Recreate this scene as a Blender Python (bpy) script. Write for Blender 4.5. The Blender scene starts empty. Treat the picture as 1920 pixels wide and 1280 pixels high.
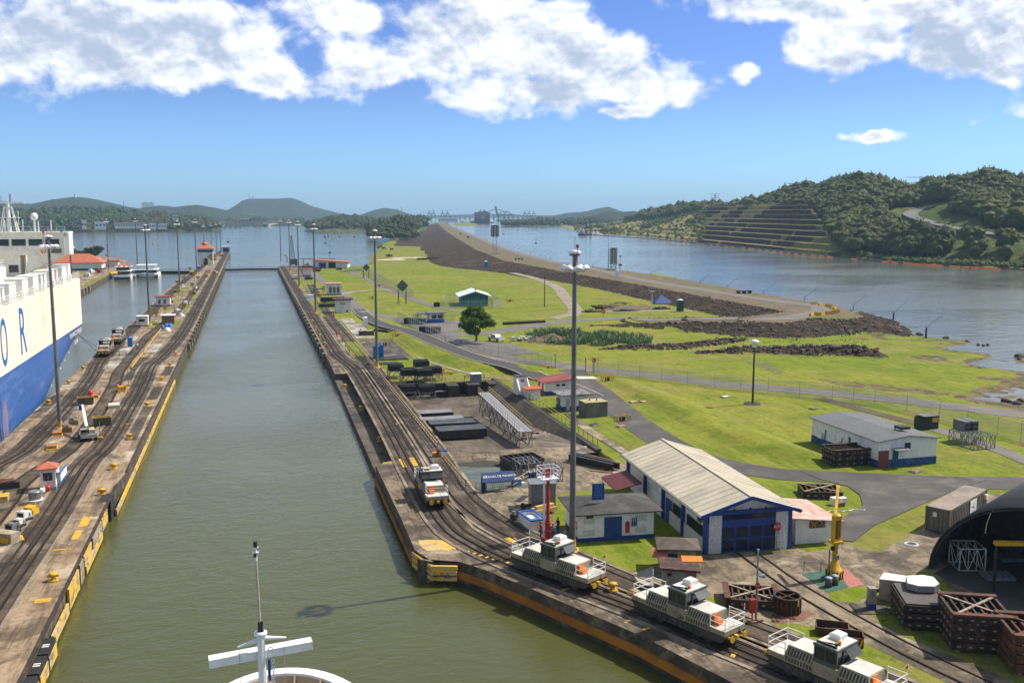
import bpy,bmesh,math,random
import numpy as np
from mathutils import Vector,Matrix
random.seed(7)
RNG=np.random.default_rng(5)
SC=bpy.context.scene
COL=SC.collection
# camera
FPX,HY,VX,H=1800.0,400.0,468.0,36.0
TH=math.atan((640-HY)/FPX)
FH=FPX*math.cos(TH)+(640-HY)*math.sin(TH)
PSI=-math.atan2(VX-960,FH)
cd=bpy.data.cameras.new('camera');cam=bpy.data.objects.new('camera',cd);COL.objects.link(cam)
cam.location=(0,0,H);cam.rotation_euler=(math.pi/2-TH,0,-PSI)
cd.sensor_width=36;cd.lens=FPX/1920*36;cd.clip_start=0.5;cd.clip_end=40000
SC.camera=cam
def ray(x,y):
 r=x-960;u=640-y
 fh=FPX*math.cos(TH)+u*math.sin(TH);z=-FPX*math.sin(TH)+u*math.cos(TH)
 return (r*math.cos(PSI)+fh*math.sin(PSI),-r*math.sin(PSI)+fh*math.cos(PSI),z)
def G(x,y,z=2.2):
 d=ray(x,y);t=(z-H)/d[2]
 return (d[0]*t,d[1]*t)
def GP(pts,z=2.2):return [G(x,y,z) for x,y in pts]
# sun and sky
SUN_AZ,SUN_EL=math.radians(83),math.radians(50)
sv=Vector((math.sin(SUN_AZ)*math.cos(SUN_EL),math.cos(SUN_AZ)*math.cos(SUN_EL),math.sin(SUN_EL)))
sl=bpy.data.lights.new('sun','SUN');sl.energy=4.9;sl.angle=math.radians(0.53);sl.color=(1.0,0.94,0.84)
so=bpy.data.objects.new('sun',sl);COL.objects.link(so);so.rotation_euler=sv.to_track_quat('Z','Y').to_euler();so.location=(60,0,200)
SC.view_settings.view_transform='Standard';SC.view_settings.look='None'
SC.view_settings.exposure=0.34;SC.view_settings.gamma=1.0
SC.cycles.max_bounces=8;SC.cycles.volume_bounces=0;SC.cycles.caustics_reflective=False;SC.cycles.caustics_refractive=False
W=bpy.data.worlds.new('World');SC.world=W;W.use_nodes=True;W.cycles.sampling_method='MANUAL';W.cycles.sample_map_resolution=512
class NT:
 def __init__(s,nt):s.nt=nt;s.n=nt.nodes;s.l=nt.links
 def node(s,t,**kw):
  n=s.n.new(t)
  for k,v in kw.items():setattr(n,k,v)
  return n
 def inp(s,sock,v):
  if isinstance(v,bpy.types.NodeSocket):s.l.new(v,sock)
  else:sock.default_value=v
 def math(s,op,a,b=None,c=None,clamp=False):
  n=s.node('ShaderNodeMath',operation=op,use_clamp=clamp);s.inp(n.inputs[0],a)
  if b is not None:s.inp(n.inputs[1],b)
  if c is not None:s.inp(n.inputs[2],c)
  return n.outputs[0]
 def vec(s,op,a,b=None):
  n=s.node('ShaderNodeVectorMath',operation=op);s.inp(n.inputs[0],a)
  if b is not None:s.inp(n.inputs[1],b)
  return n.outputs['Value'] if op in ('LENGTH','DOT_PRODUCT') else n.outputs[0]
 def noise(s,v,scale,detail=4,rough=.55,dist=0):
  n=s.node('ShaderNodeTexNoise');s.l.new(v,n.inputs['Vector'])
  n.inputs['Scale'].default_value=scale;n.inputs['Detail'].default_value=detail
  n.inputs['Roughness'].default_value=rough;n.inputs['Distortion'].default_value=dist
  return n.outputs['Fac']
 def mix(s,f,a,b,mode='MIX'):
  n=s.node('ShaderNodeMix',data_type='RGBA',blend_type=mode);s.inp(n.inputs['Factor'],f)
  s.inp(n.inputs['A'],a if isinstance(a,bpy.types.NodeSocket) else (*a,1)[:4])
  s.inp(n.inputs['B'],b if isinstance(b,bpy.types.NodeSocket) else (*b,1)[:4])
  return n.outputs['Result']
 def ramp(s,f,lo,hi,a=0.0,b=1.0):
  n=s.node('ShaderNodeMapRange',interpolation_type='SMOOTHSTEP');s.inp(n.inputs[0],f)
  for i,v in enumerate((lo,hi,a,b)):n.inputs[i+1].default_value=v
  return n.outputs[0]
 def scale(s,v,sx,sy,sz):return s.vec('MULTIPLY',v,(sx,sy,sz))
w=NT(W.node_tree);w.n.clear()
sky=w.node('ShaderNodeTexSky',sky_type='NISHITA');sky.sun_disc=False
sky.sun_elevation=SUN_EL;sky.sun_rotation=SUN_AZ;sky.altitude=10;sky.air_density=1.0;sky.dust_density=0.6;sky.ozone_density=2.0
tc=w.node('ShaderNodeTexCoord');D=tc.outputs['Generated']
sep=w.node('ShaderNodeSeparateXYZ');w.l.new(D,sep.inputs[0])
el=w.math('MULTIPLY',w.math('ARCSINE',sep.outputs[2]),57.2958)
az=w.math('MULTIPLY',w.math('ARCTAN2',sep.outputs[0],sep.outputs[1]),57.2958)
cmb=w.node('ShaderNodeCombineXYZ');w.l.new(az,cmb.inputs[0]);w.l.new(el,cmb.inputs[1])
def azel(x,y):
 d=ray(x,y);return math.degrees(math.atan2(d[0],d[1])),math.degrees(math.atan2(d[2],math.hypot(d[0],d[1])))
CL=[(60,70,170,75,1),(250,60,230,85,1.1),(400,100,170,70,1),(520,140,110,42,1),(250,120,260,42,.9),(650,20,170,40,.75),(700,125,90,60,1),(850,70,190,85,1.1),
  (980,80,170,90,1.15),(1100,110,140,80,1.1),(1180,150,100,50,1),(1010,170,180,40,.9),(1230,160,70,35,.8),(1165,213,48,11,.9),(1396,134,34,17,.9),(1655,253,44,13,.95),
  (1450,10,170,30,.9),(1650,15,150,45,.9),(1600,80,120,48,1.05),(1850,60,180,90,1.15),(1800,120,110,38,1),(1900,140,60,32,1),(-120,80,200,80,1),(2080,80,200,100,1),(600,-90,700,60,1),(1700,-90,600,60,1),(2500,100,200,70,1),(-600,60,260,70,1)]
wob=w.node('ShaderNodeTexNoise');w.l.new(cmb.outputs[0],wob.inputs[0]);wob.inputs['Scale'].default_value=.35;wob.inputs['Detail'].default_value=5
wv=w.vec('ADD',cmb.outputs[0],w.vec('MULTIPLY',w.vec('SUBTRACT',wob.outputs['Color'],(.5,.5,.5)),(3.6,2.0,0)))
F=None;S=None
for cx,cy,rx,ry,wt in CL+[(120,50,200,80,-1),(330,50,120,50,-1),(770,70,90,90,-1),(1080,150,110,50,-1),(1790,70,130,100,-1),(1450,5,140,30,-1),(1700,150,60,30,-1)]:
 a,e=azel(min(max(cx,-900),2900),cy)
 v=w.vec('MULTIPLY',w.vec('SUBTRACT',wv,(a,e,0)),(1/(rx*.0318),1/(ry*.0318),0))
 f=w.math('MULTIPLY_ADD',w.vec('LENGTH',v),-abs(wt),abs(wt))
 if wt<0:S=f if S is None else w.math('MAXIMUM',S,f);continue
 F=f if F is None else w.math('SMOOTH_MAX',F,f,.25)
def fb(off):
 v=w.vec('ADD',cmb.outputs[0],(off[0],off[1],0)) if off else cmb.outputs[0]
 v=w.vec('MULTIPLY',v,(1,1.35,1))
 n1=w.noise(v,.26,7,.56,.3)
 vo=w.node('ShaderNodeTexVoronoi',feature='F1',normalize=True);w.l.new(w.vec('ADD',v,w.vec('MULTIPLY',wob.outputs['Color'],(.9,.9,0))),vo.inputs['Vector'])
 vo.inputs['Scale'].default_value=.42;vo.inputs['Detail'].default_value=2;vo.inputs['Roughness'].default_value=.5
 return w.math('ADD',w.math('MULTIPLY',n1,.62),w.math('MULTIPLY',w.math('SUBTRACT',1.0,vo.outputs['Distance']),.38))
n0=fb(None);n1=fb((.35,.75))
dens=w.math('ADD',F,w.math('MULTIPLY',w.math('SUBTRACT',n0,.575),3.6))
alpha=w.ramp(dens,-.12,.46)
alpha=w.math('MULTIPLY',alpha,w.ramp(el,1.0,3.0))
n3=w.noise(w.vec('MULTIPLY',cmb.outputs[0],(1,1.3,1)),.8,6,.56,.3);n4=w.noise(w.vec('MULTIPLY',w.vec('ADD',cmb.outputs[0],(.12,.25,0)),(1,1.3,1)),.8,6,.56,.3)
lit=w.math('ADD',w.math('MULTIPLY',w.math('SUBTRACT',n0,n1),4.0),w.math('MULTIPLY',w.math('SUBTRACT',n3,n4),1.1))
thick=w.ramp(dens,.1,1.1)
thick=w.math('MULTIPLY',thick,w.ramp(w.noise(w.vec('ADD',cmb.outputs[0],(40,0,0)),.11,2),.35,.6,.55,1.25))
lit=w.math('ADD',w.math('SUBTRACT',lit,w.math('MULTIPLY',thick,.42)),w.math('MULTIPLY',w.ramp(S,-.4,.9),-.40));lit=w.ramp(lit,-.95,.15)
ccol=w.mix(lit,(3.1,3.7,4.8),(7.2,7.35,7.5))
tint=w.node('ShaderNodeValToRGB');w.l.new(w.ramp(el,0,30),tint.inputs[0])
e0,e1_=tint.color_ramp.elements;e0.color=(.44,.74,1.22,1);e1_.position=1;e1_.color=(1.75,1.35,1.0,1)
for p_,c_ in ((.13,(.40,.535,.90,1)),(.36,(.37,.50,.88,1)),(.62,(1.3,1.12,1,1))):tint.color_ramp.elements.new(p_).color=c_  # upper stops: unseen overhead sky, warmed and brightened to lift the ambient light
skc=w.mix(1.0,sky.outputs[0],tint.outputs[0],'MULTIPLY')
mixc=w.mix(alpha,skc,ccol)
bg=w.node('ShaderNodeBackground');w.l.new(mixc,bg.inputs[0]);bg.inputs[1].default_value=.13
wo=w.node('ShaderNodeOutputWorld');w.l.new(bg.outputs[0],wo.inputs[0])
# helpers
def tag(o,label=None,cat=None,group=None,kind=None):
 for k,v in (('label',label),('category',cat),('group',group),('kind',kind)):
  if v:o[k]=v
 return o
def thing(name,label,cat,loc=(0,0,0),rz=0,group=None):
 o=bpy.data.objects.new(name,None);COL.objects.link(o);o.empty_display_size=.3
 o.location=loc;o.rotation_euler=(0,0,rz)
 return tag(o,label,cat,group)
class MB:
 def __init__(s):s.v=[];s.f=[];s.m=[];s.sm=[]
 def add(s,vs,fs,m=0,smooth=False):
  b=len(s.v);s.v+=[tuple(p) for p in vs];s.f+=[tuple(i+b for i in f) for f in fs]
  s.m+=[m]*len(fs);s.sm+=[smooth]*len(fs);return s
 def box(s,x,y,z,sx,sy,sz,rz=0,m=0,rx=0,ry=0):
  c,n=math.cos(rz),math.sin(rz);vs=[]
  R=Matrix.Rotation(rz,3,'Z')@Matrix.Rotation(ry,3,'Y')@Matrix.Rotation(rx,3,'X')
  for k in (0,1):
   for i,j in ((-.5,-.5),(.5,-.5),(.5,.5),(-.5,.5)):
    p=R@Vector((i*sx,j*sy,(k-.5)*sz));vs.append((x+p.x,y+p.y,z+sz/2+p.z))
  return s.add(vs,[(3,2,1,0),(4,5,6,7),(0,1,5,4),(1,2,6,5),(2,3,7,6),(3,0,4,7)],m)
 def bar(s,p,q,w=.1,h=None,m=0):
  p=Vector(p);q=Vector(q);d=(q-p)
  if d.length<1e-6:return s
  d.normalize();up=Vector((0,0,1)) if abs(d.z)<.95 else Vector((0,1,0))
  a=d.cross(up).normalized()*(w/2);b=a.cross(d).normalized()*((h or w)/2)
  vs=[p-a-b,p+a-b,p+a+b,p-a+b,q-a-b,q+a-b,q+a+b,q-a+b]
  return s.add(vs,[(3,2,1,0),(4,5,6,7),(0,1,5,4),(1,2,6,5),(2,3,7,6),(3,0,4,7)],m)
 def cyl(s,p,q,r0,r1=None,n=12,m=0,cap=True):
  r1=r0 if r1 is None else r1;p=Vector(p);q=Vector(q);d=(q-p).normalized()
  up=Vector((0,0,1)) if abs(d.z)<.95 else Vector((1,0,0))
  a=d.cross(up).normalized();b=d.cross(a).normalized();vs=[]
  for c,r in ((p,r0),(q,r1)):
   for i in range(n):
    t=2*math.pi*i/n;vs.append(c+a*(r*math.cos(t))+b*(r*math.sin(t)))
  fs=[(i,(i+1)%n,n+(i+1)%n,n+i) for i in range(n)];s.add([tuple(v) for v in vs],fs,m,True)
  if cap:
   s.add([tuple(v) for v in vs[:n]],[tuple(range(n))[::-1]],m);s.add([tuple(v) for v in vs[n:]],[tuple(range(n))],m)
  return s
 def lathe(s,prof,x=0,y=0,n=20,m=0,smooth=True):
  vs=[(x+r*math.cos(2*math.pi*i/n),y+r*math.sin(2*math.pi*i/n),z) for r,z in prof for i in range(n)]
  fs=[(k*n+i,k*n+(i+1)%n,(k+1)*n+(i+1)%n,(k+1)*n+i) for k in range(len(prof)-1) for i in range(n)]
  return s.add(vs,fs,m,smooth)
 def prism(s,poly,z0,z1,m=0,ms=None):
  n=len(poly);a=sum(poly[i][0]*poly[(i+1)%n][1]-poly[(i+1)%n][0]*poly[i][1] for i in range(n))
  if a<0:
   poly=poly[::-1]
   if isinstance(z0,(list,tuple)):z0=z0[::-1]
   if isinstance(z1,(list,tuple)):z1=z1[::-1]
  Z0=z0 if isinstance(z0,(list,tuple)) else [z0]*n;Z1=z1 if isinstance(z1,(list,tuple)) else [z1]*n
  vs=[(p[0],p[1],z) for p,z in zip(poly,Z0)]+[(p[0],p[1],z) for p,z in zip(poly,Z1)]
  s.add(vs,[(i,(i+1)%n,n+(i+1)%n,n+i) for i in range(n)],m if ms is None else ms)
  from mathutils.geometry import tessellate_polygon
  tr=tessellate_polygon([[Vector((p[0],p[1],0)) for p in poly]])
  def up(t):
   p=[poly[i] for i in t];c=(p[1][0]-p[0][0])*(p[2][1]-p[0][1])-(p[1][1]-p[0][1])*(p[2][0]-p[0][0])
   return t if c>0 else t[::-1]
  tr=[up(tuple(t)) for t in tr]
  s.add(vs[n:],tr,m);s.add(vs[:n],[t[::-1] for t in tr],m)
  return s
 def quad(s,*p,m=0):return s.add(p,[tuple(range(len(p)))],m)
 def tube(s,pts,r,n=6,m=0):
  for a,b in zip(pts,pts[1:]):s.cyl(a,b,r,r,n,m)
  return s
 def xf(s,M):
  s.v=[tuple(M@Vector(v)) for v in s.v];return s
 def build(s,name,mats,parent=None,loc=(0,0,0),rz=0):
  me=bpy.data.meshes.new(name);me.from_pydata(s.v,[],s.f)
  for mt in (mats if isinstance(mats,(list,tuple)) else [mats]):me.materials.append(mt)
  me.polygons.foreach_set('material_index',s.m);me.polygons.foreach_set('use_smooth',s.sm);me.update()
  o=bpy.data.objects.new(name,me);COL.objects.link(o);o.location=loc;o.rotation_euler=(0,0,rz)
  if parent:o.parent=parent
  return o
KIDS=None
def copy_tree(o,parent=None):
 c=o.copy();COL.objects.link(c)
 if parent:c.parent=parent
 for ch in list(o.children):copy_tree(ch,c)
 return c
def place(o,first,loc,rz=0,label=None,scale=None,group=None):
 c=o if first else copy_tree(o)
 c.location=loc;c.rotation_euler=(0,0,rz)
 if scale:c.scale=(scale,)*3 if not isinstance(scale,tuple) else scale
 if label:c['label']=label
 if group:c['group']=group
 return c
MATS={}
def lin(c):
 return tuple(((v/255)/12.92 if v/255<=.04045 else ((v/255+.055)/1.055)**2.4) for v in c)
def mat(name,col,col2=None,sc=1.0,rough=.6,metal=0,bump=0.0,bsc=None,spec=.4,stretch=None,dirt=None,dsc=.6,damt=.5,coord='pos',lo=.38,hi=.62):
 if name in MATS:return MATS[name]
 m=bpy.data.materials.new(name);m.use_nodes=True;t=NT(m.node_tree);P=t.n['Principled BSDF']
 if coord=='pos':v=t.node('ShaderNodeNewGeometry').outputs['Position']
 else:v=t.node('ShaderNodeTexCoord').outputs['Object']
 vv=t.scale(v,*stretch) if stretch else v
 col2=col2 or tuple(c*.78 for c in col)
 c=t.mix(t.ramp(t.noise(vv,sc,5,.6),lo,hi),col,col2)
 c=t.mix(t.math('MULTIPLY',t.ramp(t.noise(v,sc*9,4,.6),.35,.7),.35),c,tuple(x*.62 for x in col2))
 if dirt:
  c=t.mix(t.math('MULTIPLY',t.ramp(t.noise(vv,dsc,6,.65,.3),.48,.66),damt),c,dirt)
 t.l.new(c,P.inputs['Base Color']);P.inputs['Roughness'].default_value=rough;P.inputs['Metallic'].default_value=metal
 P.inputs['Specular IOR Level'].default_value=spec
 if bump:
  b=t.node('ShaderNodeBump');b.inputs['Strength'].default_value=min(1,bump);b.inputs['Distance'].default_value=.08
  t.l.new(t.noise(v,bsc or sc*6,5,.6),b.inputs['Height']);t.l.new(b.outputs[0],P.inputs['Normal'])
 MATS[name]=m;return m
# setting materials
def m_concrete(name,a,b,dark,pale,joints=6.0,streak=(1,.12,1)):
 m=bpy.data.materials.new(name);m.use_nodes=True;t=NT(m.node_tree);P=t.n['Principled BSDF']
 v=t.node('ShaderNodeNewGeometry').outputs['Position'];vs=t.scale(v,*streak)
 c=t.mix(t.ramp(t.noise(v,.22,6,.6,.4),.38,.62),a,b)
 c=t.mix(t.math('MULTIPLY',t.ramp(t.noise(vs,1.1,6,.65),.45,.62),.62),c,dark)
 c=t.mix(t.math('MULTIPLY',t.ramp(t.noise(v,.11,5,.6,.8),.56,.66),.7),c,pale)
 c=t.mix(t.math('MULTIPLY',t.ramp(t.noise(t.vec('ADD',v,(31,7,0)),.16,6,.65,.6),.50,.60),.68),c,dark)
 c=t.mix(t.math('MULTIPLY',t.ramp(t.noise(v,2.6,5,.7),.5,.72),.5),c,tuple(x*.45 for x in dark))
 bt=t.node('ShaderNodeTexBrick');t.l.new(v,bt.inputs['Vector'])
 bt.inputs['Scale'].default_value=1;bt.inputs['Mortar Size'].default_value=.035;bt.inputs['Brick Width'].default_value=joints*.8;bt.inputs['Row Height'].default_value=joints
 bt.inputs['Color1'].default_value=(1,1,1,1);bt.inputs['Color2'].default_value=(.82,.83,.85,1);bt.inputs['Mortar'].default_value=(.3,.28,.25,1)
 c=t.mix(.75,c,bt.outputs['Color'],'MULTIPLY')
 t.l.new(c,P.inputs['Base Color']);P.inputs['Roughness'].default_value=.85;P.inputs['Specular IOR Level'].default_value=.25
 bp=t.node('ShaderNodeBump');bp.inputs['Strength'].default_value=.5;bp.inputs['Distance'].default_value=.05
 t.l.new(t.noise(v,5,6,.7),bp.inputs['Height']);t.l.new(bp.outputs[0],P.inputs['Normal'])
 return m
M_QUAY=m_concrete('quay_concrete',(.35,.26,.165),(.24,.17,.105),(.065,.046,.032),(.56,.47,.36))
M_QUAYR=m_concrete('side_quay_concrete',(.24,.18,.12),(.165,.12,.08),(.045,.036,.028),(.44,.36,.26))
M_YARD=m_concrete('yard_concrete',(.30,.235,.155),(.19,.15,.10),(.05,.04,.03),(.44,.37,.27),streak=(1,.5,1))
M_FLOOR=m_concrete('basin_concrete',(.17,.135,.10),(.125,.10,.075),(.055,.045,.035),(.27,.22,.165),streak=(1,.6,1))
M_WALL=mat('wet_wall_concrete',(.085,.072,.052),(.045,.040,.030),.5,.75,bump=.8,dirt=(.20,.17,.12),dsc=.9,damt=.7)
M_LEDGE=m_concrete('ledge_concrete',(.15,.12,.09),(.10,.085,.065),(.03,.027,.024),(.26,.22,.18))
def m_ground():
 m=bpy.data.materials.new('grass_ground');m.use_nodes=True;t=NT(m.node_tree);P=t.n['Principled BSDF']
 v=t.node('ShaderNodeNewGeometry').outputs['Position']
 z=t.node('ShaderNodeAttribute',attribute_name='zone');sp=t.node('ShaderNodeSeparateColor');t.l.new(z.outputs['Color'],sp.inputs[0])
 n1=t.noise(v,.018,6,.62,.5);n2=t.noise(v,.11,6,.65,.3);n3=t.noise(v,.9,5,.7);n4=t.noise(t.scale(v,.5,1.2,1),.05,6,.6,1.0)
 g=t.mix(t.ramp(n1,.40,.60),(.145,.195,.012),(.225,.225,.028))
 g=t.mix(t.math('MULTIPLY',t.ramp(n2,.42,.64),.7),g,(.085,.135,.010))
 g=t.mix(t.math('MULTIPLY',t.ramp(n4,.50,.62),.72),g,(.235,.185,.062))
 g=t.mix(t.math('MULTIPLY',t.ramp(t.noise(v,.06,7,.7,.9),.54,.66),.6),g,(.16,.12,.052))
 g=t.mix(t.math('MULTIPLY',t.ramp(n3,.38,.68),.55),g,(.060,.095,.008))
 g=t.mix(t.math('MULTIPLY',t.ramp(t.noise(v,3.1,4,.7),.48,.7),.5),g,(.25,.25,.05))
 g=t.mix(t.math('MULTIPLY',t.ramp(t.noise(t.scale(v,.9,.10,1),.9,4,.6),.46,.62),.30),g,(.27,.26,.06))
 g=t.mix(t.math('MULTIPLY',t.ramp(t.noise(v,.42,5,.7,.6),.55,.68),.55),g,(.075,.105,.012))
 rk=t.node('ShaderNodeTexVoronoi');t.l.new(v,rk.inputs['Vector']);rk.inputs['Scale'].default_value=.9
 rc=t.mix(t.ramp(t.noise(v,1.3,5,.7),.45,.7),(.052,.038,.028),(.135,.095,.064))
 rc=t.mix(t.math('MULTIPLY',t.ramp(rk.outputs['Distance'],.0,.6),.5),rc,(.02,.016,.014))
 rc=t.mix(t.math('MULTIPLY',t.ramp(t.noise(v,.08,5,.6,1),.52,.64),.55),rc,(.13,.088,.052))
 gv=t.mix(t.ramp(t.noise(v,.3,6,.65),.4,.62),(.165,.130,.092),(.115,.092,.066));gv=t.mix(t.math('MULTIPLY',t.ramp(t.noise(v,.07,6,.7,.6),.5,.6),.75),gv,(.13,.145,.035))
 dt=t.mix(t.ramp(t.noise(v,.35,6,.7,.5),.42,.6),(.17,.125,.075),(.07,.060,.035))
 def edge(s):return t.ramp(t.math('ADD',s,t.math('MULTIPLY',t.math('SUBTRACT',t.noise(v,.5,5,.7),.5),.9)),.4,.6)
 c=t.mix(edge(sp.outputs[2]),g,dt);c=t.mix(edge(sp.outputs[1]),c,gv);c=t.mix(edge(sp.outputs[0]),c,rc)
 t.l.new(c,P.inputs['Base Color']);P.inputs['Roughness'].default_value=.95;P.inputs['Specular IOR Level'].default_value=.08
 bp=t.node('ShaderNodeBump');bp.inputs['Strength'].default_value=.7;bp.inputs['Distance'].default_value=.25
 hh=t.math('ADD',t.math('MULTIPLY',t.noise(v,1.6,5,.7),.6),t.math('MULTIPLY',t.math('MULTIPLY',rk.outputs['Distance'],sp.outputs[0]),2.5))
 t.l.new(hh,bp.inputs['Height']);t.l.new(bp.outputs[0],P.inputs['Normal'])
 return m
M_GROUND=m_ground()
M_ASPH=mat('asphalt',(.125,.112,.100),(.165,.150,.132),.25,.9,bump=.2,dirt=(.17,.15,.125),dsc=.15,damt=.6)
M_ASPHD=mat('fresh_asphalt',(.050,.048,.047),(.065,.062,.06),.3,.9,bump=.2)
M_ASPHY=mat('yard_asphalt',(.060,.056,.052),(.085,.078,.072),.22,.9,bump=.2,dirt=(.15,.13,.11),dsc=.18,damt=.6)
M_TRACKROAD=mat('gravel_track',(.30,.25,.19),(.20,.17,.13),.3,.95,bump=.3)
def m_water(name,col,rough,wsc,wst,stretch=(1,1,1),big=.02,patch=None):
 m=bpy.data.materials.new(name);m.use_nodes=True;t=NT(m.node_tree);P=t.n['Principled BSDF']
 v=t.node('ShaderNodeNewGeometry').outputs['Position']
 c=t.mix(t.ramp(t.noise(v,.012,5,.55,.6),.42,.62),col,tuple(x*1.12 for x in col))
 t.l.new(c,P.inputs['Base Color']);P.inputs['IOR'].default_value=1.33;P.inputs['Specular IOR Level'].default_value=.5
 rr=t.ramp(t.noise(t.scale(v,.5,1,1),.01,5,.6,1.2),.45,.6,rough*.7,rough*1.5);t.l.new(rr,P.inputs['Roughness'])
 vs=t.scale(v,*stretch)
 h=t.math('ADD',t.math('MULTIPLY',t.noise(vs,wsc,4,.62,.6),1.0),t.math('MULTIPLY',t.noise(vs,wsc*.27,3,.5,.8),1.6))
 amp=t.ramp(t.noise(v,.03,4,.6,.5),.3,.7,.45,1.0)
 bp=t.node('ShaderNodeBump');bp.inputs['Strength'].default_value=1;bp.inputs['Distance'].default_value=wst
 t.l.new(t.math('MULTIPLY',h,amp),bp.inputs['Height']);t.l.new(bp.outputs[0],P.inputs['Normal'])
 return m
M_LAKE=m_water('lake_water',(.064,.068,.020),.06,1.3,.085,(1,1.6,1))
M_CANAL=m_water('canal_water',(.085,.098,.085),.11,.5,.10,(.5,1.7,1))
def structure(name,mb,m,**kw):
 o=mb.build(name,m,**kw);tag(o,kind='structure');return o
# water
wb=MB();wb.quad((-6000,-400,0),(7000,-400,0),(7000,12500,0),(-6000,12500,0));structure('lake_water',wb,M_LAKE)
wb=MB();wb.quad((184,212,2.0),(178,232,2.0),(172,252,2.0),(176,480,2.0),(176,600,2.0),(242,1050,2.0),(560,2850,2.0),(640,3400,2.0),(640,3700,2.0),(1400,3700,2.0),(1400,2000,2.0),(900,100,2.0),(500,60,2.0),(110,60,2.0),(110,150,2.0),(140,205,2.0));structure('canal_water',wb,M_CANAL)
# noise for terrain
def vnoise(x,y,sc,seed=0,octv=4,gain=.5):
 out=np.zeros_like(x,dtype=float);a=1.0;tot=0
 for o in range(octv):
  xs=x*sc*2**o+seed*17.3+o*5.1;ys=y*sc*2**o+seed*9.7-o*3.3
  xi=np.floor(xs);yi=np.floor(ys);fx=xs-xi;fy=ys-yi
  fx=fx*fx*(3-2*fx);fy=fy*fy*(3-2*fy)
  def hsh(i,j):
   s=np.sin(i*127.1+j*311.7+seed*13.7)*43758.5453;return s-np.floor(s)
  out+=a*((hsh(xi,yi)*(1-fx)+hsh(xi+1,yi)*fx)*(1-fy)+(hsh(xi,yi+1)*(1-fx)+hsh(xi+1,yi+1)*fx)*fy);tot+=a;a*=gain
 return out/tot*2-1
def spine(X,Y,pts,sl=None):
 """signed field: z of a banked ridge with crest polyline pts (x,y,z,halfwidth), slopes sl=(left,right) per metre"""
 best=np.full(X.shape,-1e9);dd=np.full(X.shape,1e9)
 for (x0,y0,z0,h0),(x1,y1,z1,h1) in zip(pts,pts[1:]):
  dx,dy=x1-x0,y1-y0;L2=dx*dx+dy*dy
  t=np.clip(((X-x0)*dx+(Y-y0)*dy)/L2,0,1)
  px,py=x0+t*dx,y0+t*dy;d=np.hypot(X-px,Y-py);hw=h0+t*(h1-h0);z=z0+t*(z1-z0)
  side=(X-px)*dy-(Y-py)*dx
  s=np.where(side>0,sl[1],sl[0]) if not callable(sl) else sl(side>0,py)
  v=z-np.maximum(0,d-hw)*s
  m=v>best;best=np.where(m,v,best);dd=np.where(m,d-hw,dd)
 return best,dd
DAM=[(169,254,5.5,9),(174,275,5.5,12),(178,400,5.5,16),(177,480,5.5,17),(174,600,5.5,15),(197,790,5.5,13),(240,1050,5.5,13),(328,1570,5.6,13),(541,2770,6,13),(640,3300,6,14)]
r1=[G(1440,598,5.4),G(1330,598,4.6),G(1210,600,3.4),G(1090,607,2.3)]
RAMP=[(*G(1520,586,5.5),5.5,7)]+[(p[0],p[1],z,h) for p,z,h in zip(r1,(5.4,4.6,3.4,2.2),(8,7,6,4))]
TIP=[(*G(1535,583,5.5),5.5,7),(*G(1590,584,5.3),5.3,3.5),(*G(1650,602,3.9),3.9,1),(*G(1700,626,2.4),2.4,.5)]
def dam_slope(right,py):return np.where(right,.42,np.interp(py,[440,620],[.27,.10]))
RI={}
for k,pts in {'a':[(1130,655,.2),(1170,655,1.0),(1280,652,1.2),(1370,641,1.0),(1400,636,.2)],'b':[(1310,662,.3),(1400,660,1.3),(1500,662,1.8),(1600,664,2.2),(1640,668,1.5)]}.items():
 RI[k]=[(*G(x,y,2.2),2.2+h,.6) for x,y,h in pts]
SW=[[(1150,705,.2),(1190,728,.5),(1260,758,.8),(1340,800,.9),(1420,832,.8),(1500,858,.7),(1525,868,.2)],[(880,662,.1),(930,690,.9),(1000,698,1.0),(1060,702,.2)],[(700,590,.2),(800,655,.8),(900,690,.8),(960,700,.2)]]
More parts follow.
